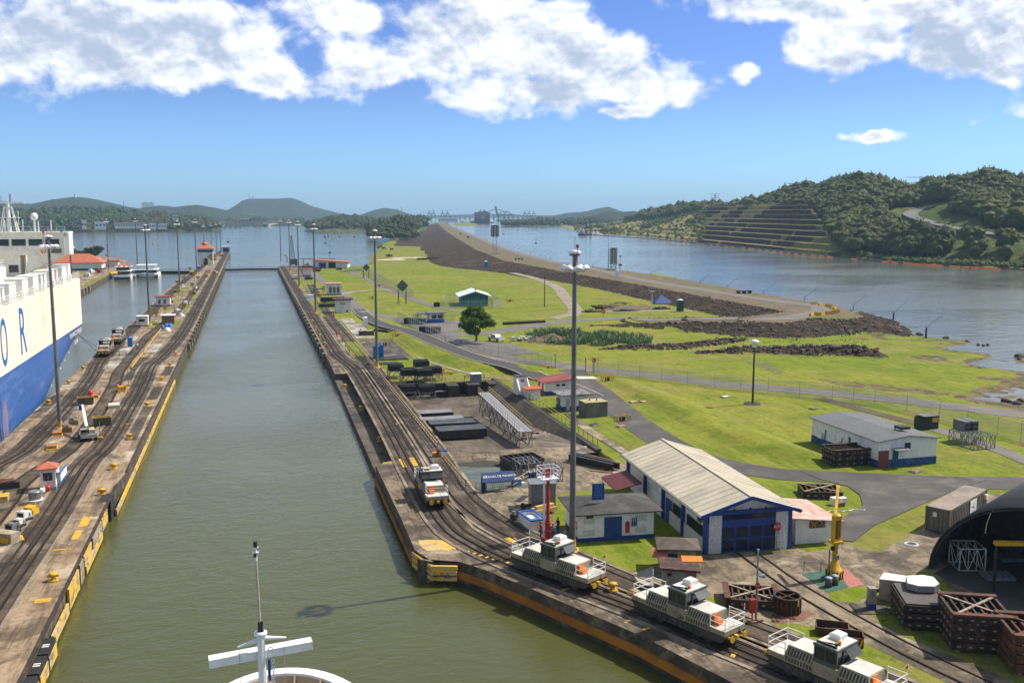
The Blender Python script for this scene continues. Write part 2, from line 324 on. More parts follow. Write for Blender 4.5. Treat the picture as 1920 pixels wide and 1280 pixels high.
def height(X,Y):
 zone=np.zeros(X.shape+(3,))
 base=np.full(X.shape,2.2)
 base=base-np.clip((Y-480)/220,0,1)*1.3*np.clip((X-60)/30,0,1)
 base+=.10*vnoise(X,Y,.03,1)*np.clip((Y-190)/60,0,1)
 # lake shore on the left
 xs=np.interp(Y,[0,600,640,660,800,1013,1640,2650,3400],[15,15,60,72,92,126,236,272,300])
 d=X-xs+vnoise(X,Y,.02,3)*np.clip((Y-600)/300,0,1)*6
 h=np.minimum(base,np.where(Y>600,-1+d*.25,9))
 z2,dd=spine(X,Y,DAM,dam_slope);rr=.22*vnoise(X,Y,.45,5,3)
 z2=np.where(dd>0,z2+rr*np.clip(dd,0,1),z2+.04*rr)
 z3,d3=spine(X,Y,RAMP,(.29,.3));z3=np.where(d3>0,z3+rr*1.4*np.clip(d3,0,1),z3)
 z4,d4=spine(X,Y,TIP,(.28,.28));z4=np.where(d4>0,z4+rr*1.4*np.clip(d4,0,1),z4)
 # near-shore marsh on the right
 xm=np.interp(Y,[60,100,143,168,204,226,250],[118,126,138,158,168,176,186])
 dm=xm-X;dm+=7*vnoise(X,Y,.05,9)
 marsh=2.01+np.clip(dm*.006,-.22,.19)+(.15*vnoise(X,Y,.09,11,5)+.05*vnoise(X,Y,.5,13,3))*np.clip(1.2-dm/50,0,1)*np.clip(1.2+dm/45,0,1)
 nearm=(Y<262)&(dm<60)
 h=np.where(nearm,np.minimum(marsh,2.2),h)
 h=np.where((X>np.interp(Y,[250,3300],[185,640]))&(Y>=250),-1.0,h)
 zone[...,2]=np.where(nearm,np.clip(.8*np.clip(1-np.abs(h-2.02)/.07,0,1),0,1),0)
 zone[...,2]=np.maximum(zone[...,2],np.clip((Y-420)/150,0,1)*.36)
 for zz,dz in ((z2,dd),(z3,d3),(z4,d4)):
  up=zz>h
  rock=up&((dz>.3)|((zz<5.1)&(zz>2.3)&(dz is d4)));flat=up&~rock
  h=np.where(up,zz,h)
  zone[rock]=(1,0,0);zone[flat]=(0,1,0)
 ramproad=(z3>=h-1e-6)&(d3<.3)&(X<120);zone[ramproad]=(0,.35,0)
 for k,p in RI.items():
  zz,dz=spine(X,Y,p,(.55,.55));zz=zz+.35*vnoise(X,Y,.8,21,3)
  up=zz>h;h=np.where(up,zz,h);zone[up&(zz>2.25)]=(1,0,0)
 for p in SW:
  zz,dz=spine(X,Y,[(*G(x,y,2.2),2.2+q*1.1,1.2) for x,y,q in p],(.20,.20));t=np.clip(zz-2.2,0,2)
  h=np.where((zz>2.2)&(h<3),2.2+t*t*(3-2*np.clip(t,0,1)),h)
 for (px,py,r,q,zr) in [(1165,573,7,1.9,(.55,0,.5)),(1200,572,4,.8,(.5,0,.5)),(1032,636,5,2.0,(0,0,1)),(1010,640,4,1.2,(0,0,1)),(972,635,3,1.0,(.2,1,0)),(760,395,70,9,(0,0,.3)),(785,402,90,12,(0,0,.35))]:
  cx,cy=G(px,py,2.2) if py>420 else G(px,421,2.2);dst=np.hypot(X-cx,Y-cy)/r
  b=np.clip(1-dst,0,1);up=b>0;h=np.where(up,np.maximum(h,2.1+q*b*(1+.25*vnoise(X,Y,1.5/r*3,8))),h);zone[b>.15]=zr
 # rocky patch, pale dry ground
 def patch(pts,zr,far=2.2):
  pp=np.array(GP(pts,far));ins=np.zeros(X.shape,bool);n=len(pp)
  for i in range(n):
   x0,y0=pp[i];x1,y1=pp[(i+1)%n]
   c=((y0>Y)!=(y1>Y))&(X<(x1-x0)*(Y-y0)/((y1-y0) or 1e-9)+x0);ins^=c
  zone[ins&(h<2.9)]=zr
  return ins
 patch([(755,437),(795,433),(790,462),(738,461)],(1,0,0),1)
 patch([(735,480),(800,479),(806,488),(715,488)],(0,.3,.3),1)
 patch([(1300,597),(1180,640),(1330,612),(1440,608)],(0,0,.4))
 patch([(700,470),(795,470),(812,500),(700,505)],(0,0,.40),1)
 patch([(1380,672),(1440,680),(1480,700),(1460,705)],(0,.5,.5));patch([(1500,705),(1700,725),(1800,735),(1760,742),(1600,728)],(0,0,.55))
 patch([(1120,572),(1260,574),(1220,582),(1130,582)],(0,.7,.2));patch([(1000,632),(1100,640),(1040,648),(985,642)],(0,.3,.7))
 ex=(X>24.6)&(X<47.0)&(Y>116)&(Y<187.5)&(h<3)
 h=np.where(ex,-3.5,h)
 ex=(X<np.where(Y<131,27.0,22.3))&(Y<660);h=np.where(ex,-3.0,h)
 # behind the ends of the quay the land is only under the concrete
 nearcut=(Y<98)&(X<23.0+(98-Y)*.42);h=np.where(nearcut,-3,h)
 return h,zone
naz,nr=500,640
azs=np.radians(np.linspace(-2,62,naz));rs=40*(3400/40)**np.linspace(0,1,nr)
A,R=np.meshgrid(azs,rs);X=R*np.sin(A);Y=R*np.cos(A)
Hh,ZN=height(X,Y)
def grid_mesh(name,X,Y,Z,m,zone=None,mask=None):
 nr,na=X.shape;co=np.stack([X,Y,Z],-1).reshape(-1,3)
 idx=np.arange(nr*na).reshape(nr,na)
 q=np.stack([idx[:-1,:-1],idx[:-1,1:],idx[1:,1:],idx[1:,:-1]],-1).reshape(-1,4)
 if mask is not None:
  q=q[mask.reshape(-1)[q].any(1)]
 q=q[:,::-1]
 me=bpy.data.meshes.new(name);me.vertices.add(len(co));me.vertices.foreach_set('co',co.ravel())
 me.loops.add(q.size);me.loops.foreach_set('vertex_index',q.ravel().astype(np.int32))
 me.polygons.add(len(q));me.polygons.foreach_set('loop_start',np.arange(0,q.size,4,dtype=np.int32));me.polygons.foreach_set('loop_total',np.full(len(q),4,np.int32))
 me.polygons.foreach_set('use_smooth',np.ones(len(q),bool));me.materials.append(m)
 if zone is not None:
  at=me.color_attributes.new('zone','FLOAT_COLOR','POINT');at.data.foreach_set('color',np.concatenate([zone.reshape(-1,3),np.ones((len(co),1))],1).ravel())
 me.update(calc_edges=True);me.validate()
 n0=me.polygons[len(me.polygons)//2].normal
 if n0.z<0:me.flip_normals()
 o=bpy.data.objects.new(name,me);COL.objects.link(o);return o
o=grid_mesh('ground',X,Y,Hh,M_GROUND,ZN,Hh>-2.5);tag(o,kind='structure')
def ground_z(x,y):
 h,_=height(np.array([[float(x)]]),np.array([[float(y)]]));return float(h[0,0])
# roads laid on the ground
def ribbon(pts,width,dz=.03,step=1.5,follow=True,z=None):
 P=[Vector((p[0],p[1])) for p in pts]
 cr=[]
 for i in range(len(P)-1):
  p0=P[max(i-1,0)];p1=P[i];p2=P[i+1];p3=P[min(i+2,len(P)-1)]
  n=max(2,int((p2-p1).length/step))
  for k in range(n):
   t=k/n;cr.append(.5*((2*p1)+(p2-p0)*t+(2*p0-5*p1+4*p2-p3)*t*t+(3*p1-p0-3*p2+p3)*t**3))
 cr.append(P[-1]);L=[];Rr=[]
 for i,p in enumerate(cr):
  d=(cr[min(i+1,len(cr)-1)]-cr[max(i-1,0)]).normalized();nrm=Vector((d.y,-d.x))
  wd=width(i/(len(cr)-1)) if callable(width) else width
  L.append(p-nrm*wd/2);Rr.append(p+nrm*wd/2)
 return cr,L,Rr
def road(name,pts,width,m,dz=.03,z=None):
 cr,L,Rr=ribbon(pts,width);mb=MB();vs=[]
 allp=np.array([[*p] for p in L+cr+Rr]);hz,_=height(allp[:,0][None],allp[:,1][None]);hz=hz[0]
 n=len(cr);zz=np.maximum(np.maximum(hz[:n],hz[n:2*n]),hz[2*n:])
 if z is not None:zz=np.full(n,z)
 zz=np.convolve(np.pad(zz,3,mode='edge'),np.ones(7)/7,'valid')
 for i in range(n):vs+=[(L[i].x,L[i].y,zz[i]+dz),(Rr[i].x,Rr[i].y,zz[i]+dz),(L[i].x,L[i].y,zz[i]-.6),(Rr[i].x,Rr[i].y,zz[i]-.6)]
 fs=[]
 for i in range(n-1):
  a=4*i;b=a+4;fs+=[(a,a+1,b+1,b),(a+2,a,b,b+2),(a+1,a+3,b+3,b+1)]
 mb.add(vs,fs);o=structure(name,mb,m);return cr,zz
ROADS=[
 ('perimeter_road',GP([(587,512),(612,532),(645,552),(670,577),(700,588),(745,600),(790,612)]),4.5,M_ASPH),
 ('service_road',GP([(672,580),(690,597),(720,612),(767,626),(820,650),(885,676),(960,696),(1010,709),(1060,722),(1110,744)]),5.0,M_ASPHD),
 ('fence_road',GP([(770,600),(810,622),(847,642),(885,658),(935,671),(1040,683),(1100,691),(1240,705),(1330,717),(1440,727),(1640,745),(1920,776),(2060,792)]),6.4,M_ASPH),
 ('dam_access_road',GP([(800,618),(850,626),(910,625),(960,617),(1035,606),(1110,599),(1210,597)])+[r1[2],r1[1],r1[0],(*G(1500,592,5.5),),(*G(1538,584,5.5),),(*G(1535,574,5.5),),(*G(1490,569,5.5),),(*G(1440,562,5.5),),(*G(1335,546,5.5),),(*G(1210,526,5.5),),(*G(1110,504,5.5),),(*G(1020,487,5.5),),(*G(940,464,5.5),),(*G(880,439,5.5),),(*G(840,422,5.5),)],7.0,M_ASPH),
 ('yard_road',GP([(1072,694),(1092,715),(1122,735),(1160,767),(1197,796),(1247,828),(1320,862),(1440,886),(1540,893),(1665,899),(1790,904),(1920,906),(2060,908)]),5.6,M_ASPHY),
 ('lake_road',GP([(632,507),(662,512),(705,531),(727,543),(767,558),(817,575),(872,585)]),4.0,M_ASPH),
 ('link_road',GP([(645,552),(660,547),(720,543),(735,545)]),4.0,M_TRACKROAD),
 ('east_path',GP([(1735,800),(1790,815),(1855,836),(1920,862),(1980,885)]),3.0,M_ASPH),
 ('dirt_path',GP([(1535,746),(1580,758),(1625,770),(1740,800)]),2.6,mat('dirt',(.11,.085,.055),(.07,.055,.035),.4,.95)),
 ('dirt_track',GP([(960,513),(1010,524),(1045,540),(1058,556),(1078,580),(1068,594)]),5,M_TRACKROAD),
 ('gravel_lane',GP([(1035,598),(1090,585),(1170,584),(1300,583)]),4,M_TRACKROAD),
 ('sand_patch',GP([(728,488),(748,484),(772,483),(806,486)],1.1),lambda u:6+16*abs(math.sin(u*7+.6)),mat('pale_sand',(.50,.44,.34),(.34,.29,.2),.15,.95)),
 ('concrete_walk',GP([(785,670),(810,680),(860,695),(900,705),(960,712)]),1.2,M_TRACKROAD),
 ('foot_walk',GP([(1065,775),(1100,803),(1150,835),(1200,866)]),1.5,M_YARD),
]
RD={}
for i,(nm,pts,wd,m) in enumerate(ROADS):
 RD[nm]=road(nm,pts,wd,m,.03+.004*i)
def sheet(name,px,m,dz,z=2.2):
 mb=MB();p=GP(px,z);mb.prism(p,z-.5,z+dz);return structure(name,mb,m)
sheet('road_junction',[(1500,884),(1560,885),(1700,897),(1850,901),(1800,915),(1730,945),(1640,985),(1600,1016),(1560,1012),(1519,1002),(1590,965),(1618,948),(1612,928),(1590,912),(1540,900)],M_ASPHY,.09)
sheet('parking_lot',[(775,600),(860,602),(880,615),(830,625),(900,640),(960,645),(1010,662),(930,668),(880,650),(800,618)],M_ASPH,.095)
# road paint
M_WLINE=mat('white_road_paint',(.62,.58,.50),(.5,.46,.4),2,.8);M_YLINE=mat('yellow_paint',(.70,.40,.02),(.5,.28,.02),1.2,.7,dirt=(.2,.15,.08),dsc=1.5,damt=.6)
def stripe(name,nm,off,wd,m,dash=None,i0=0,i1=None):
 cr,zz=RD[nm];mb=MB();n=len(cr)
 for i in range(i0,min(n,i1 or n)-1):
  if dash and (i//dash)%2:continue
  d=(cr[i+1]-cr[i]).normalized();nn=Vector((d.y,-d.x));a=cr[i]+nn*(off-wd/2);b=cr[i]+nn*(off+wd/2);c=cr[i+1]+nn*(off+wd/2);e=cr[i+1]+nn*(off-wd/2)
  z0,z1=zz[i]+.135,zz[i+1]+.135
  mb.quad((a.x,a.y,z0),(e.x,e.y,z1),(c.x,c.y,z1),(b.x,b.y,z0))
 return structure(name,mb,m)
stripe('road_line','fence_road',.0,.14,M_YLINE,2)
stripe('road_line','service_road',-2.35,.15,M_WLINE);stripe('road_line','service_road',2.35,.12,M_WLINE)
mb=MB()
for k in range(9):
 a=G(1078+k*4,706.5);b=G(1086+k*4.2,711.5);mb.bar((a[0],a[1],2.34),(b[0],b[1],2.34),.45,.02)
structure('crosswalk',mb,M_WLINE)
# quays
FARY=930
lq=[(-17.3,40),(-17.3,125),(-16.8,130),(-16.9,270),(-17.2,640),(-19.0,920),(-27,935),(-27.5,900),(-32.5,645),(-36.8,450),(-36.6,330),(-37,230),(-36.6,150),(-36.6,40)]
mb=MB();mb.prism(lq,-4,2.5,0,1);structure('centre_quay',mb,[M_QUAY,M_WALL])
e1=GP([(783,1047),(860,1052),(905,1066),(1000,1105),(1200,1190),(1380,1282),(1520,1350)])
rq=[(17.0,642),(16.6,480),(16.7,300),(16.4,212),(16.3,204),(19.4,204),(18.6,130),(15.3,127),(15.2,104),(15.0,93),(16.2,89.2)]+e1+GP([(1700,1350),(1560,1265),(1470,1200),(1390,1165),(1250,1118),(1140,1072),(1085,1035),(1050,1030)])+[(27.2,96),(29,131),(24.4,131),(25.2,187),(25.6,235),(23.5,240),(24.4,330),(26.5,420),(40,560),(63,600),(56,640)]
mb=MB();mb.prism(rq,-4,2.2,0,1);structure('side_quay',mb,[M_QUAYR,M_WALL])
mb=MB();mb.prism([(16.3,206),(15.4,127),(18.7,130),(19.5,204)],-4,.9,0,1);structure('quay_ledge',mb,[M_LEDGE,M_WALL])
lb=[(-73.5,470),(-77,600),(-80,690),(-88,760),(-150,900),(-260,860),(-260,560),(-200,300),(-73.5,300)]
mb=MB();mb.prism(lb,-4,2.3,0,1);structure('west_quay',mb,[M_QUAY,M_WALL])
yd=[(25.4,97.5),(28,131),(46.6,130)]+GP([(1100,850),(1160,865),(1240,892),(1165,908),(1110,918),(1045,926),(1030,960),(1045,985),(1078,1012),(1078,1035),(1050,1032)])
mb=MB();mb.prism(yd,0,2.2+.006,0,1);structure('storage_yard',mb,[M_YARD,M_WALL])
sheet('workshop_apron',[(1300,1042),(1478,1032),(1490,1020),(1512,1035),(1550,1030),(1580,1018),(1645,1035),(1715,1000),(1740,985),(1850,925),(1960,925),(2200,1000),(2200,1400),(1900,1400),(1860,1320),(1740,1262),(1600,1195),(1500,1170),(1440,1165),(1390,1150),(1310,1100),(1220,1095),(1230,1060)],M_YARD,.012)
sheet('lawn_patch',[(1553,1112),(1600,1100),(1626,1099),(1660,1105),(1600,1130),(1558,1125)],M_GROUND,.03)
sheet('lawn_patch',[(1640,1107),(1690,1082),(1740,1068),(1790,1110),(1700,1150),(1655,1165),(1625,1150)],M_GROUND,.03)
sheet('lawn_patch',[(1640,1165),(1700,1155),(1800,1190),(1920,1240),(2100,1320),(2100,1360),(1920,1285),(1800,1235),(1700,1195)],M_GROUND,.03)
# basin : floor falls away from the camera
fl=[(24.9,118),(24.9,130),(24.9,165),(24.9,186.5),(41.2,186.5),(41.2,165),(43.0,145),(45.8,130),(46.6,128),(46.6,118)]
mb=MB()
ys=list(range(126,188,2));
def fz(y):return 2.19 if y<=128 else max(.15,2.19-(y-128)*2.1/36)
for a,b in zip(ys,ys[1:]):
 xr=lambda y:46.7-(2.2-fz(y))*2.0
 mb.quad((24.6,a,fz(a)),(xr(a),a,fz(a)),(xr(b),b,fz(b)),(24.6,b,fz(b)))
structure('basin_floor',mb,M_FLOOR)
mb=MB()
for a,b in zip(ys,ys[1:]):
 mb.quad((xr(a),a,fz(a)),(46.7,a,2.45),(46.7,b,2.45),(xr(b),b,fz(b)))
mb.box(47.15,157.5,1.5,.9,62,.98);mb.box(36,187.1,-1,23,1.2,3.3);mb.box(24.75,159,-2,.5,57,4.15)
mb.box(41.8,184.6,-1,2.6,4,3.4);mb.box(37.6,184.6,-1,2.2,4,3.4);mb.box(46,184.6,-1,2.2,4,3.4)
M_DARKWALL=mat('dark_weathered_concrete',(.062,.050,.038),(.035,.029,.024),.35,.85,bump=.5,dirt=(.12,.095,.065),dsc=.4,damt=.5)
tag(mb.build('retaining_wall',M_DARKWALL),'dark stained sloping concrete wall around the sunken storage basin','retaining wall')
# pond
pp=[(23.9+1.0,124),(25.2,113.5),(27.0,110.6),(30.0,112.0),(32.2,115.5),(33.6,122.5)]
mb=MB();mb.prism([(x,y) for x,y in pp],1.2,1.25);
# object materials
WHITE=mat('white_paint',(.84,.82,.77),(.78,.76,.71),.8,.5,dirt=(.42,.37,.29),dsc=1.2,damt=.3)
SWHITE=mat('ship_white',(.80,.80,.78),(.74,.74,.71),.3,.4,dirt=(.55,.47,.36),dsc=.35,damt=.3)
CREAM=mat('hull_cream',(.88,.80,.65),(.84,.76,.60),.05,.45,dirt=(.62,.50,.36),dsc=.22,damt=.28,stretch=(1,1,.25))
HBLUE=mat('hull_blue',(.045,.125,.36),(.035,.10,.30),.1,.5,dirt=(.10,.20,.42),dsc=.25,damt=.6,stretch=(1,.35,2))
BLUE=mat('blue_paint',(.012,.055,.26),(.010,.04,.19),1,.5,dirt=(.03,.06,.15),damt=.3)
RED=mat('red_paint',(.55,.03,.02),(.42,.03,.02),1,.5)
ORANGE=mat('orange_paint',(.90,.22,.02),(.75,.16,.015),1,.5)
YEL=mat('yellow_metal',(.72,.42,.015),(.55,.30,.015),1,.5,dirt=(.18,.11,.05),dsc=1.4,damt=.5)
GALV=mat('galvanised_steel',(.30,.31,.32),(.22,.23,.24),1.2,.45,.5,dirt=(.15,.12,.09),dsc=1,damt=.4)
POLE=mat('pole_grey',(.165,.16,.15),(.12,.118,.112),.6,.5,.2)
DARK=mat('black_steel',(.022,.022,.024),(.035,.032,.03),1,.55,.2,dirt=(.10,.07,.045),dsc=.9,damt=.4)
CAISS=mat('caisson_top',(.060,.064,.075),(.040,.043,.050),.5,.6,.1,dirt=(.16,.15,.14),dsc=.5,damt=.45)
RUST=mat('rusty_steel',(.17,.065,.035),(.075,.035,.022),1.5,.8,.1,bump=.4,dirt=(.03,.02,.016),dsc=.8,damt=.6)
RUSTD=mat('dark_rusty_steel',(.045,.030,.022),(.025,.019,.016),1.2,.75,.1,bump=.3,dirt=(.16,.08,.04),dsc=.9,damt=.5)
OLIVE=mat('locomotive_grey',(.36,.32,.22),(.30,.265,.18),.7,.5,.1,dirt=(.09,.075,.055),dsc=1.0,damt=.5)
LTOP=mat('locomotive_top',(.68,.66,.60),(.56,.54,.48),.7,.5,dirt=(.30,.25,.18),dsc=1.0,damt=.5)
GLASS=mat('dark_glass',(.010,.016,.018),(.015,.02,.024),1,.08,0,spec=.8)
TILE=mat('orange_roof',(.50,.14,.07),(.42,.11,.055),.8,.7,bump=.3,dirt=(.25,.12,.08),dsc=.6,damt=.4)
RROOF=mat('red_roof',(.26,.045,.04),(.19,.035,.03),.6,.6,bump=.2,dirt=(.36,.16,.13),dsc=.5,damt=.4,stretch=(.4,1,1))
MAROON=mat('maroon_roof',(.12,.016,.018),(.09,.013,.014),.6,.6)
TAR=mat('tar_roof',(.058,.055,.052),(.042,.040,.038),.5,.8,bump=.3,dirt=(.12,.11,.10),dsc=.6,damt=.45)
GREYROOF=mat('grey_roof',(.13,.132,.138),(.105,.107,.112),.15,.75,bump=.15,dirt=(.19,.19,.19),dsc=.15,damt=.5)
SHEDROOF=mat('shed_roof',(.58,.50,.37),(.48,.42,.31),.35,.55,bump=.15,dirt=(.21,.23,.18),dsc=.4,damt=.4,stretch=(.3,1,1))
WALLW=mat('white_wall',(.80,.77,.71),(.74,.71,.64),.35,.75,dirt=(.34,.29,.22),dsc=.5,damt=.35,stretch=(1,1,.4))
STAIN=mat('stained_wall',(.46,.42,.36),(.28,.25,.21),.6,.8,dirt=(.10,.085,.07),dsc=1.0,damt=.65,stretch=(1,1,.3))
TEAL=mat('teal_wall',(.02,.14,.13),(.015,.11,.105),.5,.6)
WOOD=mat('old_timber',(.26,.17,.09),(.18,.11,.06),1.5,.85)
RUBBER=mat('black_rubber',(.018,.018,.019),(.028,.027,.027),1,.8)
SKIN=mat('skin',(.32,.17,.10),(.28,.15,.09),3,.6);NAVY=mat('navy_cloth',(.012,.02,.06),(.02,.03,.07),3,.9);LBLUE=mat('light_blue_cloth',(.25,.38,.55),(.2,.3,.45),3,.9)
BGREY=mat('ship_beige',(.80,.75,.60),(.74,.69,.55),.4,.5,dirt=(.3,.26,.2),dsc=.5,damt=.3)
LAMPW=mat('lamp_white',(.85,.84,.86),(.75,.74,.78),2,.25)
# rail tracks in the quays
M_BED=m_concrete('track_bed',(.125,.09,.06),(.075,.057,.04),(.018,.015,.013),(.20,.165,.125),3.0,(.8,.15,1))
M_EDGE=m_concrete('track_edge',(.31,.25,.18),(.24,.19,.135),(.08,.065,.05),(.36,.30,.22),5.0,(1,.2,1))
RACK=mat('greasy_rack',(.016,.013,.011),(.028,.022,.017),.8,.85,0,spec=.1)
RAIL=mat('rail_steel',(.060,.042,.030),(.04,.028,.02),.8,.75,.1,spec=.2)
def strip(mb,cr,off,wd,z,m,z0=None):
 n=len(cr);vs=[]
 for i in range(n):
  d=(cr[min(i+1,n-1)]-cr[max(i-1,0)]).normalized();nn=Vector((d.y,-d.x))
  a=cr[i]+nn*(off-wd/2);b=cr[i]+nn*(off+wd/2);vs+=[(a.x,a.y,z),(b.x,b.y,z)]
 fs=[(2*i,2*i+1,2*i+3,2*i+2) for i in range(n-1)]
 mb.add(vs,fs,m)
 if z0 is not None:
  vl=[]
  for i in range(n):vl+=[vs[2*i],(vs[2*i][0],vs[2*i][1],z0),vs[2*i+1],(vs[2*i+1][0],vs[2*i+1][1],z0)]
  mb.add(vl,[(4*i+1,4*i,4*i+4,4*i+5) for i in range(n-1)]+[(4*i+2,4*i+3,4*i+7,4*i+6) for i in range(n-1)],m)
TRK={}
def track(key,pts,z,wide=True,rack=True,bed=True):
 cr,_,_=ribbon(pts,1,step=2.0);TRK[key]=cr;mb=MB()
 if bed:strip(mb,cr,0,4.2 if wide else 2.6,z+.016,0)
 if wide:
  for s in (-2.15,2.15):strip(mb,cr,s,.38,z+.10,1,z)
 for s in (-.95,.95):strip(mb,cr,s,.12,z+.09,3,z);strip(mb,cr,s*1.12,.26 if bed else .14,z+.024,2)
 if rack:strip(mb,cr,0,.62,z+.022,2);strip(mb,cr,0,.22,z+.10,3,z)
 return structure('rail_track',mb,[M_BED,M_EDGE,RACK,RAIL])
T1=[(19.0,638),(19.0,450),(19.0,296),(19.0,245),(19.2,229),(20.8,213),(21.1,195),(20.6,150),(19.95,122),(19.85,101),(21.1,93.9),(23.4,88.0),(25.6,83.6),(27.8,79.7),(32.3,71.6),(34.6,66.6),(37.3,61.2),(41,53)]
T2=[(31,640),(27,470),(24.0,330),(23.9,296),(24.4,240),(24.7,215),(24.5,172),(24.0,133),(23.6,120.7),(23.4,111.2),(23.8,105.5),(25.1,98.2),(27.0,92.2),(29.2,86.6),(31.4,81.0),(34.2,75.0),(37.7,68.3),(40.2,63.0),(44,54)]
T3=[(47.1,84),(47.0,80),(46.9,75),(47.5,68),(48.6,60),(50.5,52)]
track('r1',T1,2.2);track('r2',T2,2.2,True,False);track('r3',T3,2.212,False,False,False)
track('l1',[(-20.6,920),(-20.1,636),(-19.6,424),(-19.4,318),(-19.9,268),(-21.2,238),(-22.4,223),(-21.8,203),(-21.5,183),(-21.5,150),(-22.5,138),(-22.6,128),(-22.4,115),(-22.6,100),(-22.8,88),(-23,60)],2.5)
track('l2',[(-25.5,920),(-30.1,640),(-33.0,480),(-33.6,378),(-34.2,300),(-34.4,245),(-34.2,232),(-33.0,216),(-32.3,198),(-32.1,180),(-32.2,150),(-33.2,142),(-34.4,130),(-34.4,60)],2.5)
track('l3',[(-24.7,600),(-24.6,387),(-27.2,300),(-28.2,277),(-28.2,222),(-27.0,202),(-26.2,182),(-25.8,155),(-26.6,142),(-28.2,134),(-28.9,126),(-28.5,116),(-28.3,60)],2.5,False,False)
def tpos(key,y):
 cr=TRK[key];i=min(range(len(cr)),key=lambda k:abs(cr[k].y-y));d=(cr[min(i+1,len(cr)-1)]-cr[max(i-1,0)]).normalized()
 return cr[i].x,cr[i].y,math.atan2(d.y,d.x)
# patches on quays
def flat(name,poly,z,m,base=.3):mb=MB();mb.prism(poly,z-base,z);return structure(name,mb,m)
M_PALE=m_concrete('pale_slab',(.46,.42,.36),(.36,.32,.27),(.16,.14,.12),(.55,.52,.47))
M_SOOT=m_concrete('dark_slab',(.085,.068,.052),(.06,.05,.04),(.03,.026,.022),(.16,.13,.10))
for i,(x0,x1,y0,y1) in enumerate([(-31,-28.4,300,318),(-31,-28,352,362),(-31,-27.4,375,392),(-31,-27.4,410,428),(-31,-27.4,450,462),(-22.6,-22,440,470),(-23.4,-22,300,320),(-23.4,-22,345,375),(-23.6,-22.1,395,420),(-28.6,-25,650,760)]):
 flat('lawn_patch',[(x0,y0),(x1,y0),(x1,y1),(x0,y1)],2.53,M_GROUND)
for (x0,x1,y0,y1) in [(-26.4,-23.0,246,262),(-32,-29.4,222,234),(-32,-29.5,238,262),(-33,-30.5,268,280)]:
 flat('concrete_slab',[(x0,y0),(x1,y0),(x1,y1),(x0,y1)],2.535,M_PALE)
for (x0,x1,y0,y1) in [(-19.2,-17.5,150,176),(-19.2,-17.4,183,196),(-36.4,-34.4,176,192),(-26,-23.6,205,238),(-19,-17.3,210,222)]:
 flat('concrete_slab',[(x0,y0),(x1,y0),(x1,y1),(x0,y1)],2.535,M_SOOT)
for (x0,x1,y0,y1) in [(21.4,23.2,320,420),(21.4,23.0,440,500),(22.2,23.6,232,236)]:
 flat('lawn_patch',[(x0,y0),(x1,y0),(x1+.3,y1),(x0,y1)],2.235,M_GROUND)
for (x0,x1,y0,y1) in [(27,32,262,296),(21.6,23,262,272),(21.8,22.9,242,254),(27,31,300,312)]:
 flat('concrete_slab',[(x0,y0),(x1,y0),(x1,y1),(x0,y1)],2.24,M_PALE)
flat('concrete_slab',[(27,222),(36,222),(36,258),(27,258)],2.245,M_LEDGE)
flat('concrete_slab',[(22.2,121),(23.1,121),(23.1,112),(22.2,112)],2.222,M_SOOT)
# yellow marks painted on the quays
mb=MB()
def mark(x,y,sx,sy,rz=0,z=2.2):mb.box(x,y,z-.04,sx,sy,.075,rz)
for x,y,sx,sy in [(19.0,127.4,.55,4.5),(20.6,127.6,.8,4.5),(17.2,128,1.6,.5),(22,152,.8,.8),(21.6,189,1,.3),(24.9,131.5,1.6,.35)]:mark(x,y,sx,sy)
for x,y,sx,sy in [(-18.6,110.5,.9,3.6),(-18.7,106,.7,3.0),(-19.5,101.6,1.8,.25),(-25.3,97,1.6,1.8),(-18.6,88,1.3,.9),(-29.9,122,1.0,.3),(-19.6,162,1.6,.25),(-18.6,181,1.6,.25),(-35.2,170,2.0,.3),(-35.2,196,2.0,.3),(-24.6,205,.9,.8),(-25,219,1,.8)]:mark(x,y,sx,sy,0,2.5)
for k in range(13):mark(16.9+k*.52,95.0-k*.66,.5,.28,.5)
mark(26.5,79.2,1.1,.25,.4);mark(30.4,69.6,.9,.25,.4);mark(29.4,71.3,.9,.25,.4);mark(34.9,63.4,.9,.35,.9)
structure('painted_marks',mb,M_YLINE)
mb=MB();mb.lathe([(0,2.235),(.75,2.235),(.75,2.2)],25.1,93.4,20);mb.lathe([(0,2.235),(.7,2.235),(.7,2.2)],32.2,77.0,20);structure('painted_disc',mb,M_YLINE)
mb=MB();mb.prism(GP([(785,1012),(830,1012),(862,1024),(840,1032),(800,1032),(786,1022)]),2.1,2.225);structure('painted_corner',mb,mat('worn_yellow_paint',(.66,.38,.04),(.50,.36,.17),.7,.8,dirt=(.25,.20,.14),dsc=.9,damt=.85))
